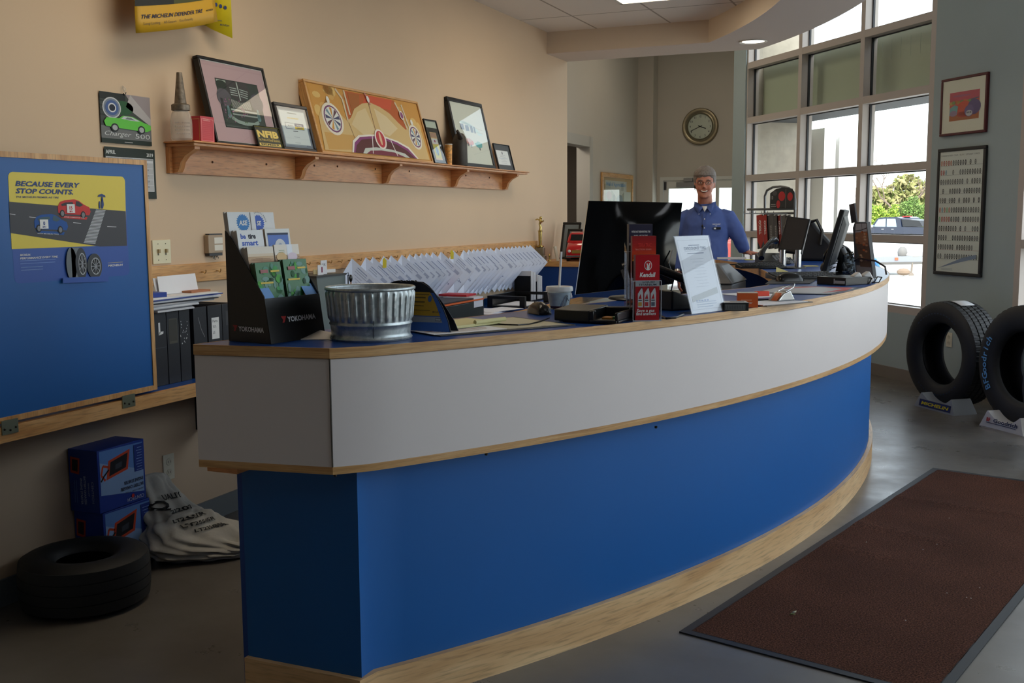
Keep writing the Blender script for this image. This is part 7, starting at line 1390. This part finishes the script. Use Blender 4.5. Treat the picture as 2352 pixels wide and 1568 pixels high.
g = MB(M((26, 26, 28), .4)); g.T = T; g.prism([(0, 0), (w, 0), (w, h*.9), (w*.9, h*1.2), (w*.6, h*1.3), (w*.25, h*1.22), (0, h*.95)], -.008, 0); g.build('sign', rk)
a = Art(T); RR = M((196, 40, 44), .5); a.ell(w*.5, h*.75, w*.14, h*.3, RR, 1); a.ell(w*.36, h*.25, w*.08, h*.25, RR, 1); a.ell(w*.84, h*.72, w*.11, h*.26, RR, 1); a.text('10', w*.05, h*.55, .05, P_(190, 190, 190), 2); a.ell(w*.2, h*.95, w*.1, h*.16, P_(80, 80, 84), 1); a.lines(w*.05, h*.2, w*.24, 2, h*.12, .01, P_(150, 150, 150), 2); a.line([(w*.66, 0), (w*.67, h*1.2)], .008, P_(120, 120, 120), 2); a.build('sign_print', rk)
g = MB(TB); 
for k in range(6): x = 1742+14*k; p0 = A_(x, 490); g.tube([p0, p0-WN*.16, p0-WN*.16+Vector((0, 0, .02))], .004, 6)
g.build('hooks', rk)
bp = wpt(onw(1790, 560, OR_)[0], OR_, 0); g = MB(TB); g.T = frame(bp, -WD, WN); g.box(-.22, .22, -.25, .12, 0, .03); g.build('base', rk)
wl = [(1740, 1753, (176, 44, 30)), (1754, 1764, (170, 40, 30)), (1765, 1778, (84, 80, 80)), (1779, 1788, (70, 68, 70)), (1789, 1797, (130, 34, 30)), (1798, 1808, (90, 86, 86)), (1809, 1818, (76, 72, 74))]
for k, (x0, x1, c) in enumerate(wl):
    o_w = OR_-.12-.012*(k % 2); q = [A_(x0, 572, o_w), A_(x1, 570, o_w), A_(x0+1, 494, o_w)]; T, w, h = qf(*q); t = thing('wiper_pack', 'red-edged wiper blade pack with white lettering hanging in the rack' if c[0] > 120 else 'grey wiper blade pack hanging in the rack by the window', 'wiper blades', mat=T, group='red wiper packs in the rack' if c[0] > 120 else 'grey wiper packs in the rack')
    g = MB(M((30, 28, 30), .4)); g.box(0, w, 0, h, -.01, 0); g.build('card', t, local=True); a = Art(Matrix()); a.poly([(0, h), (w, h), (w, h*.2), (w*.6, 0), (0, h*.25)], M(c, .45), 1)
    if c[0] > 120: a.text('TRICO', w*.75, h*.42, w*.55, WHITE, 2, .03, rot=PI/2, w=h*.42)
    else: [a.rect(w*.4, h*(.25+.05*q_), w*.7, h*(.28+.05*q_), P_(150, 148, 146), 2) for q_ in range(9)]
    a.build('print', t, local=True)
# lower wiper box + printer, waste things under the counter end
def boxat(px, py, y, w, d, h, mat, name, lb, cat, z): p = ony(px, py, y); t = MB(mat); t.box(p.x, p.x+w, y, y+d, z, z+h); return tag(t.build(name, None, bevel=.006), lb, cat)
pr = thing('printer', 'pale grey office printer with a dark sloped lid under the counter', 'printer', (-1.75, 6.6, 0)); PX0 = ony(1628, 690, 6.5).x; PX1 = ony(1682, 690, 6.5).x; zt_ = ony(1655, 652, 6.5).z
g = MB(M((150, 158, 168), .5)); g.box(PX0-.12, PX1, 6.5, 6.95, .55, zt_); g.build('body', pr, bevel=.01); g = MB(M((66, 70, 76), .4)); g.loft([[(PX0-.12, 6.48, zt_), (PX1+.01, 6.48, zt_), (PX1+.01, 6.96, zt_), (PX0-.12, 6.96, zt_)], [(PX0-.12, 6.7, zt_+.11), (PX1-.12, 6.7, zt_+.11), (PX1-.12, 6.96, zt_+.11), (PX0-.12, 6.96, zt_+.11)], ]); g.build('lid', pr, bevel=.012); g = MB(M((120, 100, 78), .6)); g.box(PX0-.18, PX1+.05, 6.45, 7.0, .0, .55); g.build('cabinet', pr)
p = ony(1690, 690, 6.7); g = MB(M((216, 184, 60), .45)); g.lathe([(.001, 0), (.045, 0), (.045, .1), (.045, .15)], 20, c=(p.x, 6.7, .72)); g.lathe([(.0452, .09), (.0452, .12)], 20, M((60, 130, 170), .4), c=(p.x, 6.7, .72)); g.lathe([(.045, .15), (.04, .16), (.001, .162)], 20, M((206, 200, 180), .5), c=(p.x, 6.7, .72)); tag(g.build('wipes_tub', None), 'yellow and white tub on the shelf beside the printer', 'tub')
g = MB(M((96, 78, 60), .6)); sx = ony(1682, 690, 6.7).x+.13; g.box(sx, -1.02, 6.5, 7.35, .69, .72); g.box(-1.04, -1.02, 6.5, 7.35, 0, .69); g.box(sx, sx+.02, 6.5, 7.35, 0, .69); tag(g.build('low_shelf', None), 'dark low shelf under the wide end of the counter', 'shelf')
p = ony(1712, 660, 6.95); t = thing('storage_box', 'dark grey box with a hand hole on the low shelf under the counter', 'box', (p.x, 6.95, .72)); g = MB(M((74, 70, 66), .6)); g.box(0, .32, 0, .25, 0, .17); g.build('body', t, local=True); g = MB(M((50, 48, 46), .6)); g.box(-.006, .326, -.006, .256, .14, .175); g.build('lid', t, local=True); g = MB(BLACK); g.box(.03, .1, -.004, 0, .06, .085); g.build('hand_hole', t, local=True)
# ================================================================ THE CLERK
MT = Matrix.Translation((-1.885, 8.5, 0)) @ Matrix.Rotation(math.radians(11), 4, 'Z')
man = thing('person', 'smiling grey-haired person with glasses and a blue button-down shirt behind the counter', 'person', mat=MT)
SKIN = M((186, 122, 100), .5, name='skin', noise=.04, nscale=30); HAIR = M((120, 112, 106), .6, name='grey_hair', noise=.25, nscale=90); SHIRT = M((72, 94, 158), .75, name='blue_cotton', noise=.05, nscale=14); TROUS = M((40, 42, 48), .8)
def er(cx, cy, z, rx, ry, n=20, sq=1): return [(cx+rx*math.copysign(abs(math.cos(2*PI*k/n))**sq, math.cos(2*PI*k/n)), cy+ry*math.copysign(abs(math.sin(2*PI*k/n))**sq, math.sin(2*PI*k/n)), z) for k in range(n)]
HX, HY, HZ = -.005, -.045, 1.548                                   # chin level
HEAD = [(0, .03, -.08, -.02), (.01, .043, -.09, -.005), (.03, .053, -.093, .02), (.055, .0625, -.092, .05), (.085, .0705, -.09, .078), (.115, .0735, -.088, .09), (.145, .075, -.088, .095), (.17, .0745, -.085, .094), (.195, .068, -.072, .084), (.215, .055, -.052, .066), (.23, .036, -.028, .044), (.238, .012, -.004, .02)]
def head(g, s=1, dz=0, i0=0):
    R = [er(HX, HY+(f+b)/2, HZ+z+dz, w*s, (b-f)/2*s, 24, .92) for z, w, f, b in HEAD[i0:]]; g.loft(R)
b = MB(SKIN); head(b)
b.loft([er(HX, HY-.0935, HZ+.118, .008, .01, 10), er(HX, HY-.102, HZ+.1, .0105, .014, 10), er(HX, HY-.11, HZ+.082, .015, .017, 10), er(HX, HY-.1, HZ+.072, .016, .012, 10)])      # nose
b.ball((HX, HY-.083, HZ+.132), (.05, .012, .009), 14); b.ball((HX, HY-.078, HZ+.008), (.024, .018, .014), 12)                                                                           # brow, chin
for s in (-1, 1): b.ball((HX+s*.036, HY-.078, HZ+.075), (.02, .016, .018), 12); b.ball((HX+s*.077, HY+.012, HZ+.1), (.008, .018, .031), 12)                                          # cheeks, ears
b.tube([(HX, HY+.03, HZ+.05), (0, .0, 1.5), (0, .0, 1.44)], [.055, .06, .085], 18)
b.loft([er(0, 0, .92, .165, .11), er(0, -.01, 1.05, .17, .125), er(0, -.005, 1.2, .17, .115), er(0, 0, 1.33, .175, .11), er(0, .005, 1.41, .15, .085), er(0, .005, 1.45, .1, .07), er(0, .005, 1.49, .065, .06)])
for s in (-1, 1): b.tube([(s*.09, 0, .95), (s*.1, -.01, .52), (s*.1, .01, .09)], [.1, .065, .048], 14); b.ball((s*.105, -.06, .05), (.045, .13, .05), 12)
iM = MT.inverted(); hp = iM @ onz(1729, 583, TOPZ+.03)                # his left hand rests on the counter
LS, LE, LH = Vector((.172, .01, 1.392)), Vector((.275, -.02, 1.235)), Vector((hp.x-.06, hp.y+.03, TOPZ+.045))
RS, RE, RH = Vector((-.172, .01, 1.392)), Vector((-.235, .03, 1.16)), Vector((-.205, -.06, .95))
def arm(g, a, e, h, k=1): g.tube([a, (a+e)/2+Vector((0, .005, 0)), e, (e+h)/2, h], [.062*k, .055*k, .047*k, .044*k, .031*k], 14)
arm(b, LS, LE, LH); arm(b, RS, RE, RH)
def hand(g, w, fd, up, s):
    """palm + five fingers; fd = finger direction, up = back of the hand"""
    fd = fd.normalized(); up = (up-fd*up.dot(fd)).normalized(); sd = fd.cross(up)*s; pc = w+fd*.045
    rings = [[w+fd*d+sd*(rw*math.cos(2*PI*k/12))+up*(rt*math.sin(2*PI*k/12)) for k in range(12)] for d, rw, rt in ((-.01, .028, .022), (.02, .038, .017), (.06, .043, .015), (.09, .04, .012))]
    g.loft([[tuple(p) for p in r] for r in rings])
    for k, (o, l) in enumerate(((-.031, .07), (-.01, .08), (.011, .075), (.03, .058))):
        p = w+fd*.085+sd*o; g.tube([p, p+fd*l*.45+up*.004, p+fd*l*.8-up*.008, p+fd*l-up*.02], [.0095, .0088, .008, .0065], 8)
    p = w+fd*.025-sd*.03; g.tube([p, p+fd*.03-sd*.025-up*.004, p+fd*.058-sd*.03-up*.012], [.012, .0105, .008], 8)
hand(b, LH, Vector((.9, -.35, -.12)), Vector((0, 0, 1)), -1)
hand(b, RH, Vector((.1, -.12, -1)), Vector((-1, -.2, 0)), 1)
bo = b.build('body', man, local=True); r_ = bo.modifiers.new('union', 'REMESH'); r_.mode = 'VOXEL'; r_.voxel_size = .0065; r_.use_smooth_shade = True; sm = bo.modifiers.new('soft', 'SMOOTH'); sm.iterations = 3; sm.factor = .4
# hair
g = MB(HAIR); R = []
for z, w, f, bk in HEAD[5:]:
    k = (z-.115)/.12; ff = f-.004 if z > .165 else f+.075*(1-max(0, (z-.15)/.04) if z > .15 else 1)
    R.append(er(HX, HY+(ff+bk+.012)/2-.004*(z > .19), HZ+z+.012*k, w+.014+.004*k, (bk+.016-ff)/2+.008, 24, .92))
R.append(er(HX, HY, HZ+.256, .035, .035, 24))
g.loft([er(HX, HY+.052, HZ+.06, .06, .045, 24)]+R)
for s in (-1, 1): g.ball((HX+s*.067, HY-.012, HZ+.15), (.015, .03, .045), 12)
random.seed(4)
for k in range(16): t = -1.2+2.4*k/15; g.ball((HX+.05*math.sin(t), HY-.05*math.cos(t)+.01, HZ+.2+.012*math.cos(t)), (.02, .026, .022), 8)
for k in range(11): u = -1+.2*k; g.ball((HX+.06*u, HY-.078+.034*u*u, HZ+.17+.006*math.sin(k*1.9)-.012*abs(u)**3+.008*(u > 0)), (.013, .012, .017), 8)
o = g.build('hair', man, local=True, smooth=60); r_ = o.modifiers.new('union', 'REMESH'); r_.mode = 'VOXEL'; r_.voxel_size = .006; r_.use_smooth_shade = True
# face
for s in (-1, 1):
    g = MB(M((222, 216, 210), .3)); g.ball((HX+s*.03, HY-.0845, HZ+.117), (.0115, .005, .0042), 12); g.ball((HX+s*.03, HY-.0885, HZ+.117), (.0042, .002, .0038), 8, M((44, 40, 38), .2)); g.build('eye', man, local=True)
    g = MB(M((110, 96, 88), .7)); g.tube([(HX+s*.014, HY-.094, HZ+.137), (HX+s*.032, HY-.093, HZ+.1395), (HX+s*.051, HY-.081, HZ+.132)], [.003, .004, .0025], 8); g.build('eyebrow', man, local=True)
g = MB(M((120, 56, 52), .4)); g.tube([(HX+.033*math.sin(t), HY-.082-.014*math.cos(t), HZ+.046+.017*(1-math.cos(t))*1.2) for t in [-1.2+2.4*k/10 for k in range(11)]], [.002]+[.0062]*9+[.002], 10, flat=.8); g.build('lips', man, local=True, smooth=60)
g = MB(M((226, 222, 212), .3)); g.tube([(HX+.028*math.sin(t), HY-.088-.0155*math.cos(t), HZ+.0478+.016*(1-math.cos(t))*1.2) for t in [-1.05+2.1*k/8 for k in range(9)]], [.0015]+[.0042]*7+[.0015], 8); g.build('teeth', man, local=True, smooth=60)
gl = MB(M((70, 66, 62), .3, .7))
for s in (-1, 1): c = Vector((HX+s*.031, HY-.103, HZ+.115)); gl.tube([(c.x+.023*math.cos(t), c.y+.004*abs(math.cos(t)), c.z+.0155*math.sin(t)) for t in [2*PI*k/20 for k in range(20)]], .0014, 6, closed=True); gl.tube([(c.x+s*.023, c.y+.004, c.z+.004), (HX+s*.07, HY-.03, HZ+.12), (HX+s*.074, HY+.02, HZ+.115)], .0016, 6)
gl.tube([(HX-.008, HY-.103, HZ+.118), (HX, HY-.107, HZ+.121), (HX+.008, HY-.103, HZ+.118)], .0014, 6); go = gl.build('glasses', man, local=True)
g = MB(GLASS); 
for s in (-1, 1): c = Vector((HX+s*.031, HY-.102, HZ+.115)); g.add([(c.x+.022*math.cos(t), c.y, c.z+.015*math.sin(t)) for t in [2*PI*k/20 for k in range(20)]], [tuple(range(20))])
g.build('lens', go, local=True)
g = MB(BLACK); g.ball((HX-.078, HY-.0, HZ+.09), (.008, .014, .016), 10); g.tube([(HX-.08, HY-.0, HZ+.09), (HX-.074, HY-.04, HZ+.06)], .003, 6); g.build('earpiece', man, local=True)
g = MB(CHROME); wr = RE+(RH-RE)*.93; dn = (RH-RE).normalized(); g.tube([wr-dn*.014, wr+dn*.014], [.04, .04], 18); g.build('wristwatch', man, local=True)
# shirt
g = MB(SHIRT)
g.loft([er(0, -.01, .9, .182, .132, 28), er(0, -.02, 1.0, .19, .148, 28), er(0, -.018, 1.1, .188, .142, 28), er(0, -.008, 1.22, .186, .13, 28), er(0, -.002, 1.33, .192, .125, 28), er(0, .004, 1.4, .186, .108, 28), er(0, .006, 1.44, .15, .094, 28), er(0, .006, 1.47, .105, .08, 28), er(0, .004, 1.497, .08, .072, 28)])
def sleeve(a, e, h): g.tube([a+Vector((-.03*math.copysign(1, a.x), 0, .0)), a, (a+e)/2, e, (e+h)/2, e+(h-e)*.93], [.07, .072, .068, .061, .056, .045], 16)
sleeve(LS, LE, LH); sleeve(RS, RE, RH)
so = g.build('shirt', man, local=True); r_ = so.modifiers.new('union', 'REMESH'); r_.mode = 'VOXEL'; r_.voxel_size = .008; r_.use_smooth_shade = True; sm = so.modifiers.new('soft', 'SMOOTH'); sm.iterations = 6; sm.factor = .5
tx = bpy.data.textures.new('folds', 'CLOUDS'); tx.noise_scale = .11; dm_ = so.modifiers.new('folds', 'DISPLACE'); dm_.texture = tx; dm_.strength = .022; dm_.mid_level = .5
for s in (-1, 1):
    g = MB(SHIRT); g.add([(s*.012, -.096, 1.476), (s*.06, -.068, 1.512), (s*.084, -.01, 1.518), (s*.086, -.07, 1.468), (s*.046, -.125, 1.425)], [(0, 1, 2, 3, 4)] if s > 0 else [(4, 3, 2, 1, 0)]); g.build('collar', man, local=True, solid=.004)
g = MB(M((222, 222, 220), .6)); g.add([(-.024, -.092, 1.482), (.024, -.092, 1.482), (.0, -.118, 1.435)], [(0, 1, 2)]); g.build('undershirt', man, local=True, solid=.003)
g = MB(M((66, 87, 150), .75)); g.loft([[(-.016, -.128, .92), (.016, -.128, .92), (.016, -.12, .92), (-.016, -.12, .92)], [(-.016, -.176, 1.02), (.016, -.176, 1.02), (.016, -.17, 1.02), (-.016, -.17, 1.02)], [(-.016, -.168, 1.12), (.016, -.168, 1.12), (.016, -.16, 1.12), (-.016, -.16, 1.12)], [(-.015, -.144, 1.25), (.015, -.144, 1.25), (.015, -.138, 1.25), (-.015, -.138, 1.25)], [(-.013, -.134, 1.34), (.013, -.134, 1.34), (.013, -.128, 1.34), (-.013, -.128, 1.34)], [(-.01, -.11, 1.425), (.01, -.11, 1.425), (.01, -.104, 1.425), (-.01, -.104, 1.425)]]); g.build('placket', man, local=True, smooth=60)
for z, y in ((1.38, -.126), (1.31, -.141), (1.23, -.153), (1.14, -.168)): g = MB(WHITE); g.ball((0, y-.001, z), (.0055, .003, .0055), 10); g.build('button', man, local=True)
for s in (-1, 1): g = MB(WHITE); g.ball((s*.044, -.122, 1.42), (.004, .003, .004), 8); g.build('collar_button', man, local=True)
g = MB(BLACK); g.ball((-.014, -.152, 1.325), (.008, .008, .014), 10); g.tube([(-.014, -.15, 1.32), (-.02, -.155, 1.25), (-.016, -.17, 1.15)], .0025, 6); g.build('microphone', man, local=True)
Tn = frame((.062, -.132, 1.305), (1, .22, 0), (0, -.1, 1)); a = Art(Tn, .004); WT = M((210, 214, 220), .6); a.text('DISCOUNT', .0, .03, .014, WT, 1, .02, w=.064); a.text('TIRE', .02, .018, .009, WT, 1, .02); a.build('embroidery', man, local=True)
g = MB(BLACK); g.T = Tn; g.box(.01, .066, -.008, .012, .002, .007); g.box(.012, .028, -.004, .007, .007, .0075, WHITE); g.build('name_badge', man, local=True)
g = MB(TROUS); g.loft([er(0, -.01, .96, .178, .128, 24), er(0, 0, .85, .18, .13, 24), er(0, 0, .78, .17, .12, 24)])
for s in (-1, 1): g.tube([(s*.085, 0, .88), (s*.1, -.01, .5), (s*.1, .01, .08)], [.105, .082, .075], 16)
o = g.build('trousers', man, local=True); r_ = o.modifiers.new('union', 'REMESH'); r_.mode = 'VOXEL'; r_.voxel_size = .012; r_.use_smooth_shade = True
for s in (-1, 1): g = MB(BLACK); g.ball((s*.105, -.06, .055), (.055, .145, .055), 14); g.build('shoe', man, local=True)
# ================================================================ OUTDOORS
def far(px, py, D): d = ray(px, py); return EYE+d*(D/d.dot(_fw))           # a point at a given distance
NEAR_PAVE = M((190, 188, 182), .9, name='near_paving', noise=.08, nscale=.6); FAR_PAVE = M((196, 194, 190), .9, name='far_paving', noise=.06, nscale=.3)  # near paving slightly darker than the road beyond the curb
g = MB(NEAR_PAVE); g.box(-40, 45, -45, 15.4, -.25, -.13); 
pA = wpt(-30, .2, -.13); 
g.prism([tuple(wpt(30, -8).xy), tuple(wpt(-30, -8).xy), tuple(wpt(-30, 15).xy), tuple(wpt(30, 15).xy)], -.2, -.12); struct(g.build('ground'))
g = MB(FAR_PAVE); a_, b_ = wpt(60, 15, -.13), wpt(-60, 15, -.13); c_, d_ = wpt(-90, 95, -1.0), wpt(90, 95, -1.0); g.quad(a_, b_, c_, d_); struct(g.build('road'))
g = MB(M((206, 204, 198), .8)); g.prism([tuple(wpt(40, 14.8).xy), tuple(wpt(-30, 14.8).xy), tuple(wpt(-30, 15).xy), tuple(wpt(40, 15).xy)], -.13, -.03); struct(g.build('curb'))
# stucco wing standing out from the window wall, then a lower run with white fins
STU = M((172, 164, 150), .9, name='stucco', noise=.1, nscale=9, bump=.35); FIN = M((232, 230, 226), .7, name='white_fin_paint')
def wq(s, o0, o1, th, z0, z1, mat, name):
    m_ = MB(mat); m_.prism([tuple(wpt(s, o0).xy), tuple(wpt(s, o1).xy), tuple(wpt(s+th, o1).xy), tuple(wpt(s+th, o0).xy)], z0, z1); return struct(m_.build(name))
def off_at(px, s):                                                  # where along the wing a sight column meets it
    d = ray(px, 400); n = WD; t = (s-EYE.dot(n))/d.dot(n); return (EYE+d*t).dot(WN)-WC
SW_ = 10.37
oE = off_at(1849, SW_)
wq(SW_, .121, oE, .3, -.2, 5.2, STU, 'wall_stucco_wing')
o1, o2, o3, o4 = off_at(1862, SW_), off_at(1888, SW_), off_at(1896, SW_), off_at(1936, SW_)
hz = lambda px, py, o: far(px, py, (wpt(SW_, o)-EYE).dot(_fw)).z
wq(SW_+.25, oE, o4, .3, -.2, hz(1870, 300, o1), M((206, 200, 190), .8), 'wall_outdoor_low')
for oa, ob, zz in ((o1, o2, hz(1872, 302, o1)), (o3, o4, hz(1910, 322, o3))): wq(SW_-.25, oa, ob, .55, -.2, zz, FIN, 'column_outdoor')
# canopy along the glass, seen through the second row of panes
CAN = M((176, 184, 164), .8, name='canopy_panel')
g = MB(CAN)
g.prism([tuple(wpt(SW_+.02, .2).xy), tuple(wpt(6.4, .2).xy), tuple(wpt(6.4, .62).xy), tuple(wpt(SW_+.02, .62).xy)], 2.445, 3.0); struct(g.build('trim_canopy'))
g = MB(M((84, 88, 92), .8)); g.prism([tuple(wpt(SW_+.02, .2).xy), tuple(wpt(6.4, .2).xy), tuple(wpt(6.4, .68).xy), tuple(wpt(SW_+.02, .68).xy)], 2.40, 2.445); struct(g.build('trim_canopy_shade'))  # darker colour paints in the shade on the canopy's underside
g = MB(M((150, 164, 150), .8)); 
for k in range(7): q = wpt(7.5+.13*k, .19, 2.8); g.box(q.x, q.x+.002, q.y, q.y+.002, 2.75, 2.92)
struct(g.build('trim_canopy_seams'))
# blue hoop rail, pickup, trailer, hedge, trees
g = MB(M((60, 130, 200), .4)); h0 = [far(px, py, 11.6) for px, py in ((1985, 612), (1997, 596), (2008, 598), (2015, 612), (2017, 650))]; g.tube([Vector((h0[0].x, h0[0].y, -.12))]+h0+[Vector((h0[-1].x, h0[-1].y, -.12))], .03, 10); tag(g.build('hoop_rail', None), 'bright blue steel hoop rail outside the window', 'rail')
D = 70.0; gz = far(2050, 562, D).z; A = far(1996, 562, D+2); B = far(2128, 562, D-2); A.z = B.z = gz; dx = (B-A); Lt = 5.6; cx = (A+B)/2; dxn = dx.normalized()
tkM = frame(cx, dxn, (0, 0, 1)); tr = thing('pickup_truck', 'dark blue crew-cab pickup passing on the road outside', 'pickup truck', mat=tkM); TP = M((24, 34, 56), .3, name='truck_paint', coat=.6)
g = MB(TP); side_ = [(-2.8, .5), (-2.85, .95), (-2.6, 1.08), (-1.4, 1.15), (-.9, 1.72), (-.6, 1.82), (.7, 1.84), (.98, 1.76), (1.1, 1.2), (2.8, 1.18), (2.85, .55)]
g.prism(side_, -.95, .95); g.build('body', tr, local=True, bevel=.05)
g = MB(M((150, 170, 180), .15)); 
for w_ in ([(-1.15, 1.2), (-.78, 1.68), (-.18, 1.72), (-.18, 1.2)], [(-.08, 1.2), (-.08, 1.72), (.6, 1.72), (.72, 1.2)]): g.prism(w_, .94, .962)
g.build('window', tr, local=True); g = MB(M((30, 32, 36), .3)); g.prism([(1.15, 1.22), (1.0, 1.7), (2.4, 1.6), (2.7, 1.22)], -.8, .9); g.build('bed_cover', tr, local=True); g = MB(M((180, 40, 44), .4)); g.box(.6, .9, 1.84, 1.9, -.3, .3); g.build('roof_lamp', tr, local=True)
for x in (-1.85, 1.9):
    for z in (.86, -.86): g = MB(BLACK); g.T = Matrix.Translation((x, .4, z)); g.lathe([(.001, -.1), (.36, -.1), (.4, -.06), (.4, .06), (.36, .1), (.001, .1)], 28); g.lathe([(.001, .101), (.24, .103)], 20, CHROME); g.build('wheel', tr, local=True)
g = MB(CHROME); g.box(-2.9, -2.8, .5, .68, -.9, .9); g.box(-1.3, -1.1, 1.16, 1.32, .95, 1.08); g.box(-.5, -.3, 1.02, 1.06, .95, .97); g.box(.3, .5, 1.02, 1.06, .95, .97); g.build('bright_trim', tr, local=True)
D = 26.0; q0, q1 = far(2000, 600, D), far(2120, 598, D); gzt = -.25; u = (q1-q0).normalized(); T = frame(q0, u, (0, 0, 1)); wL = (q1-q0).length
tl_ = thing('trailer', 'low grey utility trailer frame with a jack leg beyond the apron', 'trailer', mat=T); g = MB(M((130, 134, 140), .5)); g.box(-1.4, wL*.98, -.03, .11, -1.2, .0); g.build('frame', tl_, local=True); g = MB(M((90, 88, 86), .6)); g.box(-1.4, wL*1.2, -.09, -.03, -.05, .02); g.build('rail', tl_, local=True)
g = MB(M((206, 90, 60), .5)); g.box(wL*.46, wL*.52, .02, .08, .0, .02); g.build('reflector', tl_, local=True); g = MB(M((110, 108, 106), .6)); g.ball((wL*.63, .2, -.1), (.12, .16, .1), 10); g.tube([(wL*.6, .28, -.1), (wL*.7, .12, -.1), (wL*.8, .08, -.1)], .05, 8); g.ball((wL*.86, .14, -.1), (.26, .1, .12), 12, M((160, 160, 158), .6)); g.build('coupler', tl_, local=True)
g = MB(M((120, 110, 100), .6)); g.tube([(wL*.8, -.05, 0), (wL*.78, -.33, 0)], .025, 8); g.lathe([(.001, 0), (.06, 0), (.06, .02), (.001, .03)], 12, c=(wL*.78, -.35, 0)); g.build('jack_leg', tl_, local=True)
p = far(2075, 630, 25.5); g = MB(M((130, 112, 96), .9)); g.ball((p.x, p.y, p.z+.06), (.16, .12, .09), 10); tag(g.build('rock', None), 'brown rock on the apron edge beneath the trailer', 'rock')
def leaves(name, label, cat, c0, c1, h, depth, n, cols, seed, sz=.14, kind=None, stems=True):
    random.seed(seed); t = thing(name, label, cat, (c0+c1)/2); g = MB(); u = (c1-c0); ms = [M(c, .8) for c in cols]
    n_ = Vector((-u.y, u.x, 0)).normalized(); ph = [random.uniform(0, 6) for _ in range(4)]
    for k in range(n):
        s = random.random(); hh = h*(.86+.1*math.sin(s*9+ph[0])+.07*math.sin(s*23+ph[1])); z = hh*random.random()**.7
        p = c0+u*s+n_*random.uniform(-.5, .5)*depth*(1-.5*(z/hh)**2)+Vector((0, 0, z)); d1 = Vector((random.gauss(0, .5), random.gauss(0, .5), random.gauss(.6, .5))).normalized()*sz*random.uniform(.6, 1.3); d2 = d1.orthogonal().normalized()*sz*.35; q = Vector((random.random(), random.random(), random.random())); d2 = (d2+d1.cross(q).normalized()*sz*.3)
        g.add([tuple(p-d1), tuple(p+d2), tuple(p+d1), tuple(p-d2)], [(0, 1, 2, 3)], random.choice(ms))
    o = g.build('foliage', t, smooth=0); o['kind'] = 'stuff'
    g = MB(M((70, 66, 40), .9)); P0, P1 = c0+n_*depth*.1, c1+n_*depth*.1; nn = n_*depth*.25
    g.loft([[tuple(P0-nn), tuple(P1-nn), tuple(P1+nn), tuple(P0+nn)], [tuple(P0-nn*.7+Vector((0, 0, h*.75))), tuple(P1-nn*.7+Vector((0, 0, h*.75))), tuple(P1+nn*.7+Vector((0, 0, h*.75))), tuple(P0+nn*.7+Vector((0, 0, h*.75)))]], M((92, 110, 50), .9)); g.build('inner_mass', t)
G1 = ((150, 172, 60), (128, 156, 52), (166, 186, 84), (110, 140, 48)); G2 = ((110, 140, 66), (92, 124, 56), (128, 152, 84), (84, 112, 56))
D = 80; z0 = -.8
def hb(px): q = far(px, 540, D); q.z = z0; return q
leaves('hedge', 'yellow-green clipped hedge along the road behind the pickup', 'hedge', hb(1935), hb(2056), far(2020, 462, D).z-z0, 2.4, 15000, G1, 5, .1)
leaves('shrub', 'rounder dark green shrub at the end of the hedge', 'shrub', hb(2066), hb(2140), far(2090, 452, D).z-z0, 3, 11000, G2, 6, .1)
BARK = M((120, 104, 92), .9)
def bare_tree(px, top, D, seed, label):
    random.seed(seed); base = far(px, 520, D); base.z = -.9; t = thing('bare_tree', label, 'tree', base); g = MB(BARK); H = far(px, top, D).z+.9
    def br(p, d, L, r, n):
        q = p+d*L*.5+Vector((random.gauss(0, .05), random.gauss(0, .05), 0))*L; e = q+(d+Vector((random.gauss(0, .22), random.gauss(0, .22), random.gauss(0, .1)))).normalized()*L*.5
        g.tube([p, q, e], [r, r*.8, r*.6], 5)
        if n:
            for k in range(2 if n > 3 else 3): dd = (e-p).normalized()+Vector((random.gauss(0, .55), random.gauss(0, .55), random.gauss(.05, .35))); br(p.lerp(e, random.uniform(.55, 1)), dd.normalized(), L*random.uniform(.6, .82), r*.58, n-1)
    br(base, Vector((random.uniform(-.15, .15), 0, 1)).normalized(), H*.52, .17, 5); g.build('branches', t)
    return t
bare_tree(2000, 398, 84, 3, 'leafless tree beyond the hedge beside the window post'); bare_tree(2066, 385, 86, 8, 'leafless spreading tree beyond the rounder shrub'); bare_tree(1962, 405, 90, 5, 'leafless tree partly behind the white fins')
leaves('tree_line', 'pale far line of sunlit trees behind the bare trees', 'trees', hb(1900)*1.2, hb(2240)*1.2, far(2060, 398, 96).z+.8, 3, 6000, ((140, 140, 84), (126, 134, 74), (152, 144, 100)), 9, .32)
# car lot seen through the exit door
q = ony(1600, 470, 21); g = MB(M((150, 60, 56), .5)); g.box(q.x-1.2, q.x+.9, 21, 22.6, .25, .9); g.box(q.x-.8, q.x+.5, 21.1, 22.5, .9, 1.35, M((150, 160, 166), .2)); 
for x in (-.75, .5): g.T = Matrix.Translation((q.x+x, 21, .2)) @ Matrix.Rotation(PI/2, 4, 'X'); g.lathe([(.001, 0), (.3, 0), (.3, .15), (.001, .15)], 20, BLACK)
g.T = Matrix(); tag(g.build('parked_car', None, bevel=.06), 'dull red car parked outside the exit door', 'car')
# sun from behind the building
sl_ = bpy.data.lights.new('sun', 'SUN'); sl_.energy = 4.2; sl_.angle = .02; sl_.color = (1, .96, .9); so_ = bpy.data.objects.new('sun', sl_); COL.objects.link(so_)
so_.rotation_euler = Vector((-.1, .78, -.62)).normalized().to_track_quat('-Z', 'Y').to_euler()
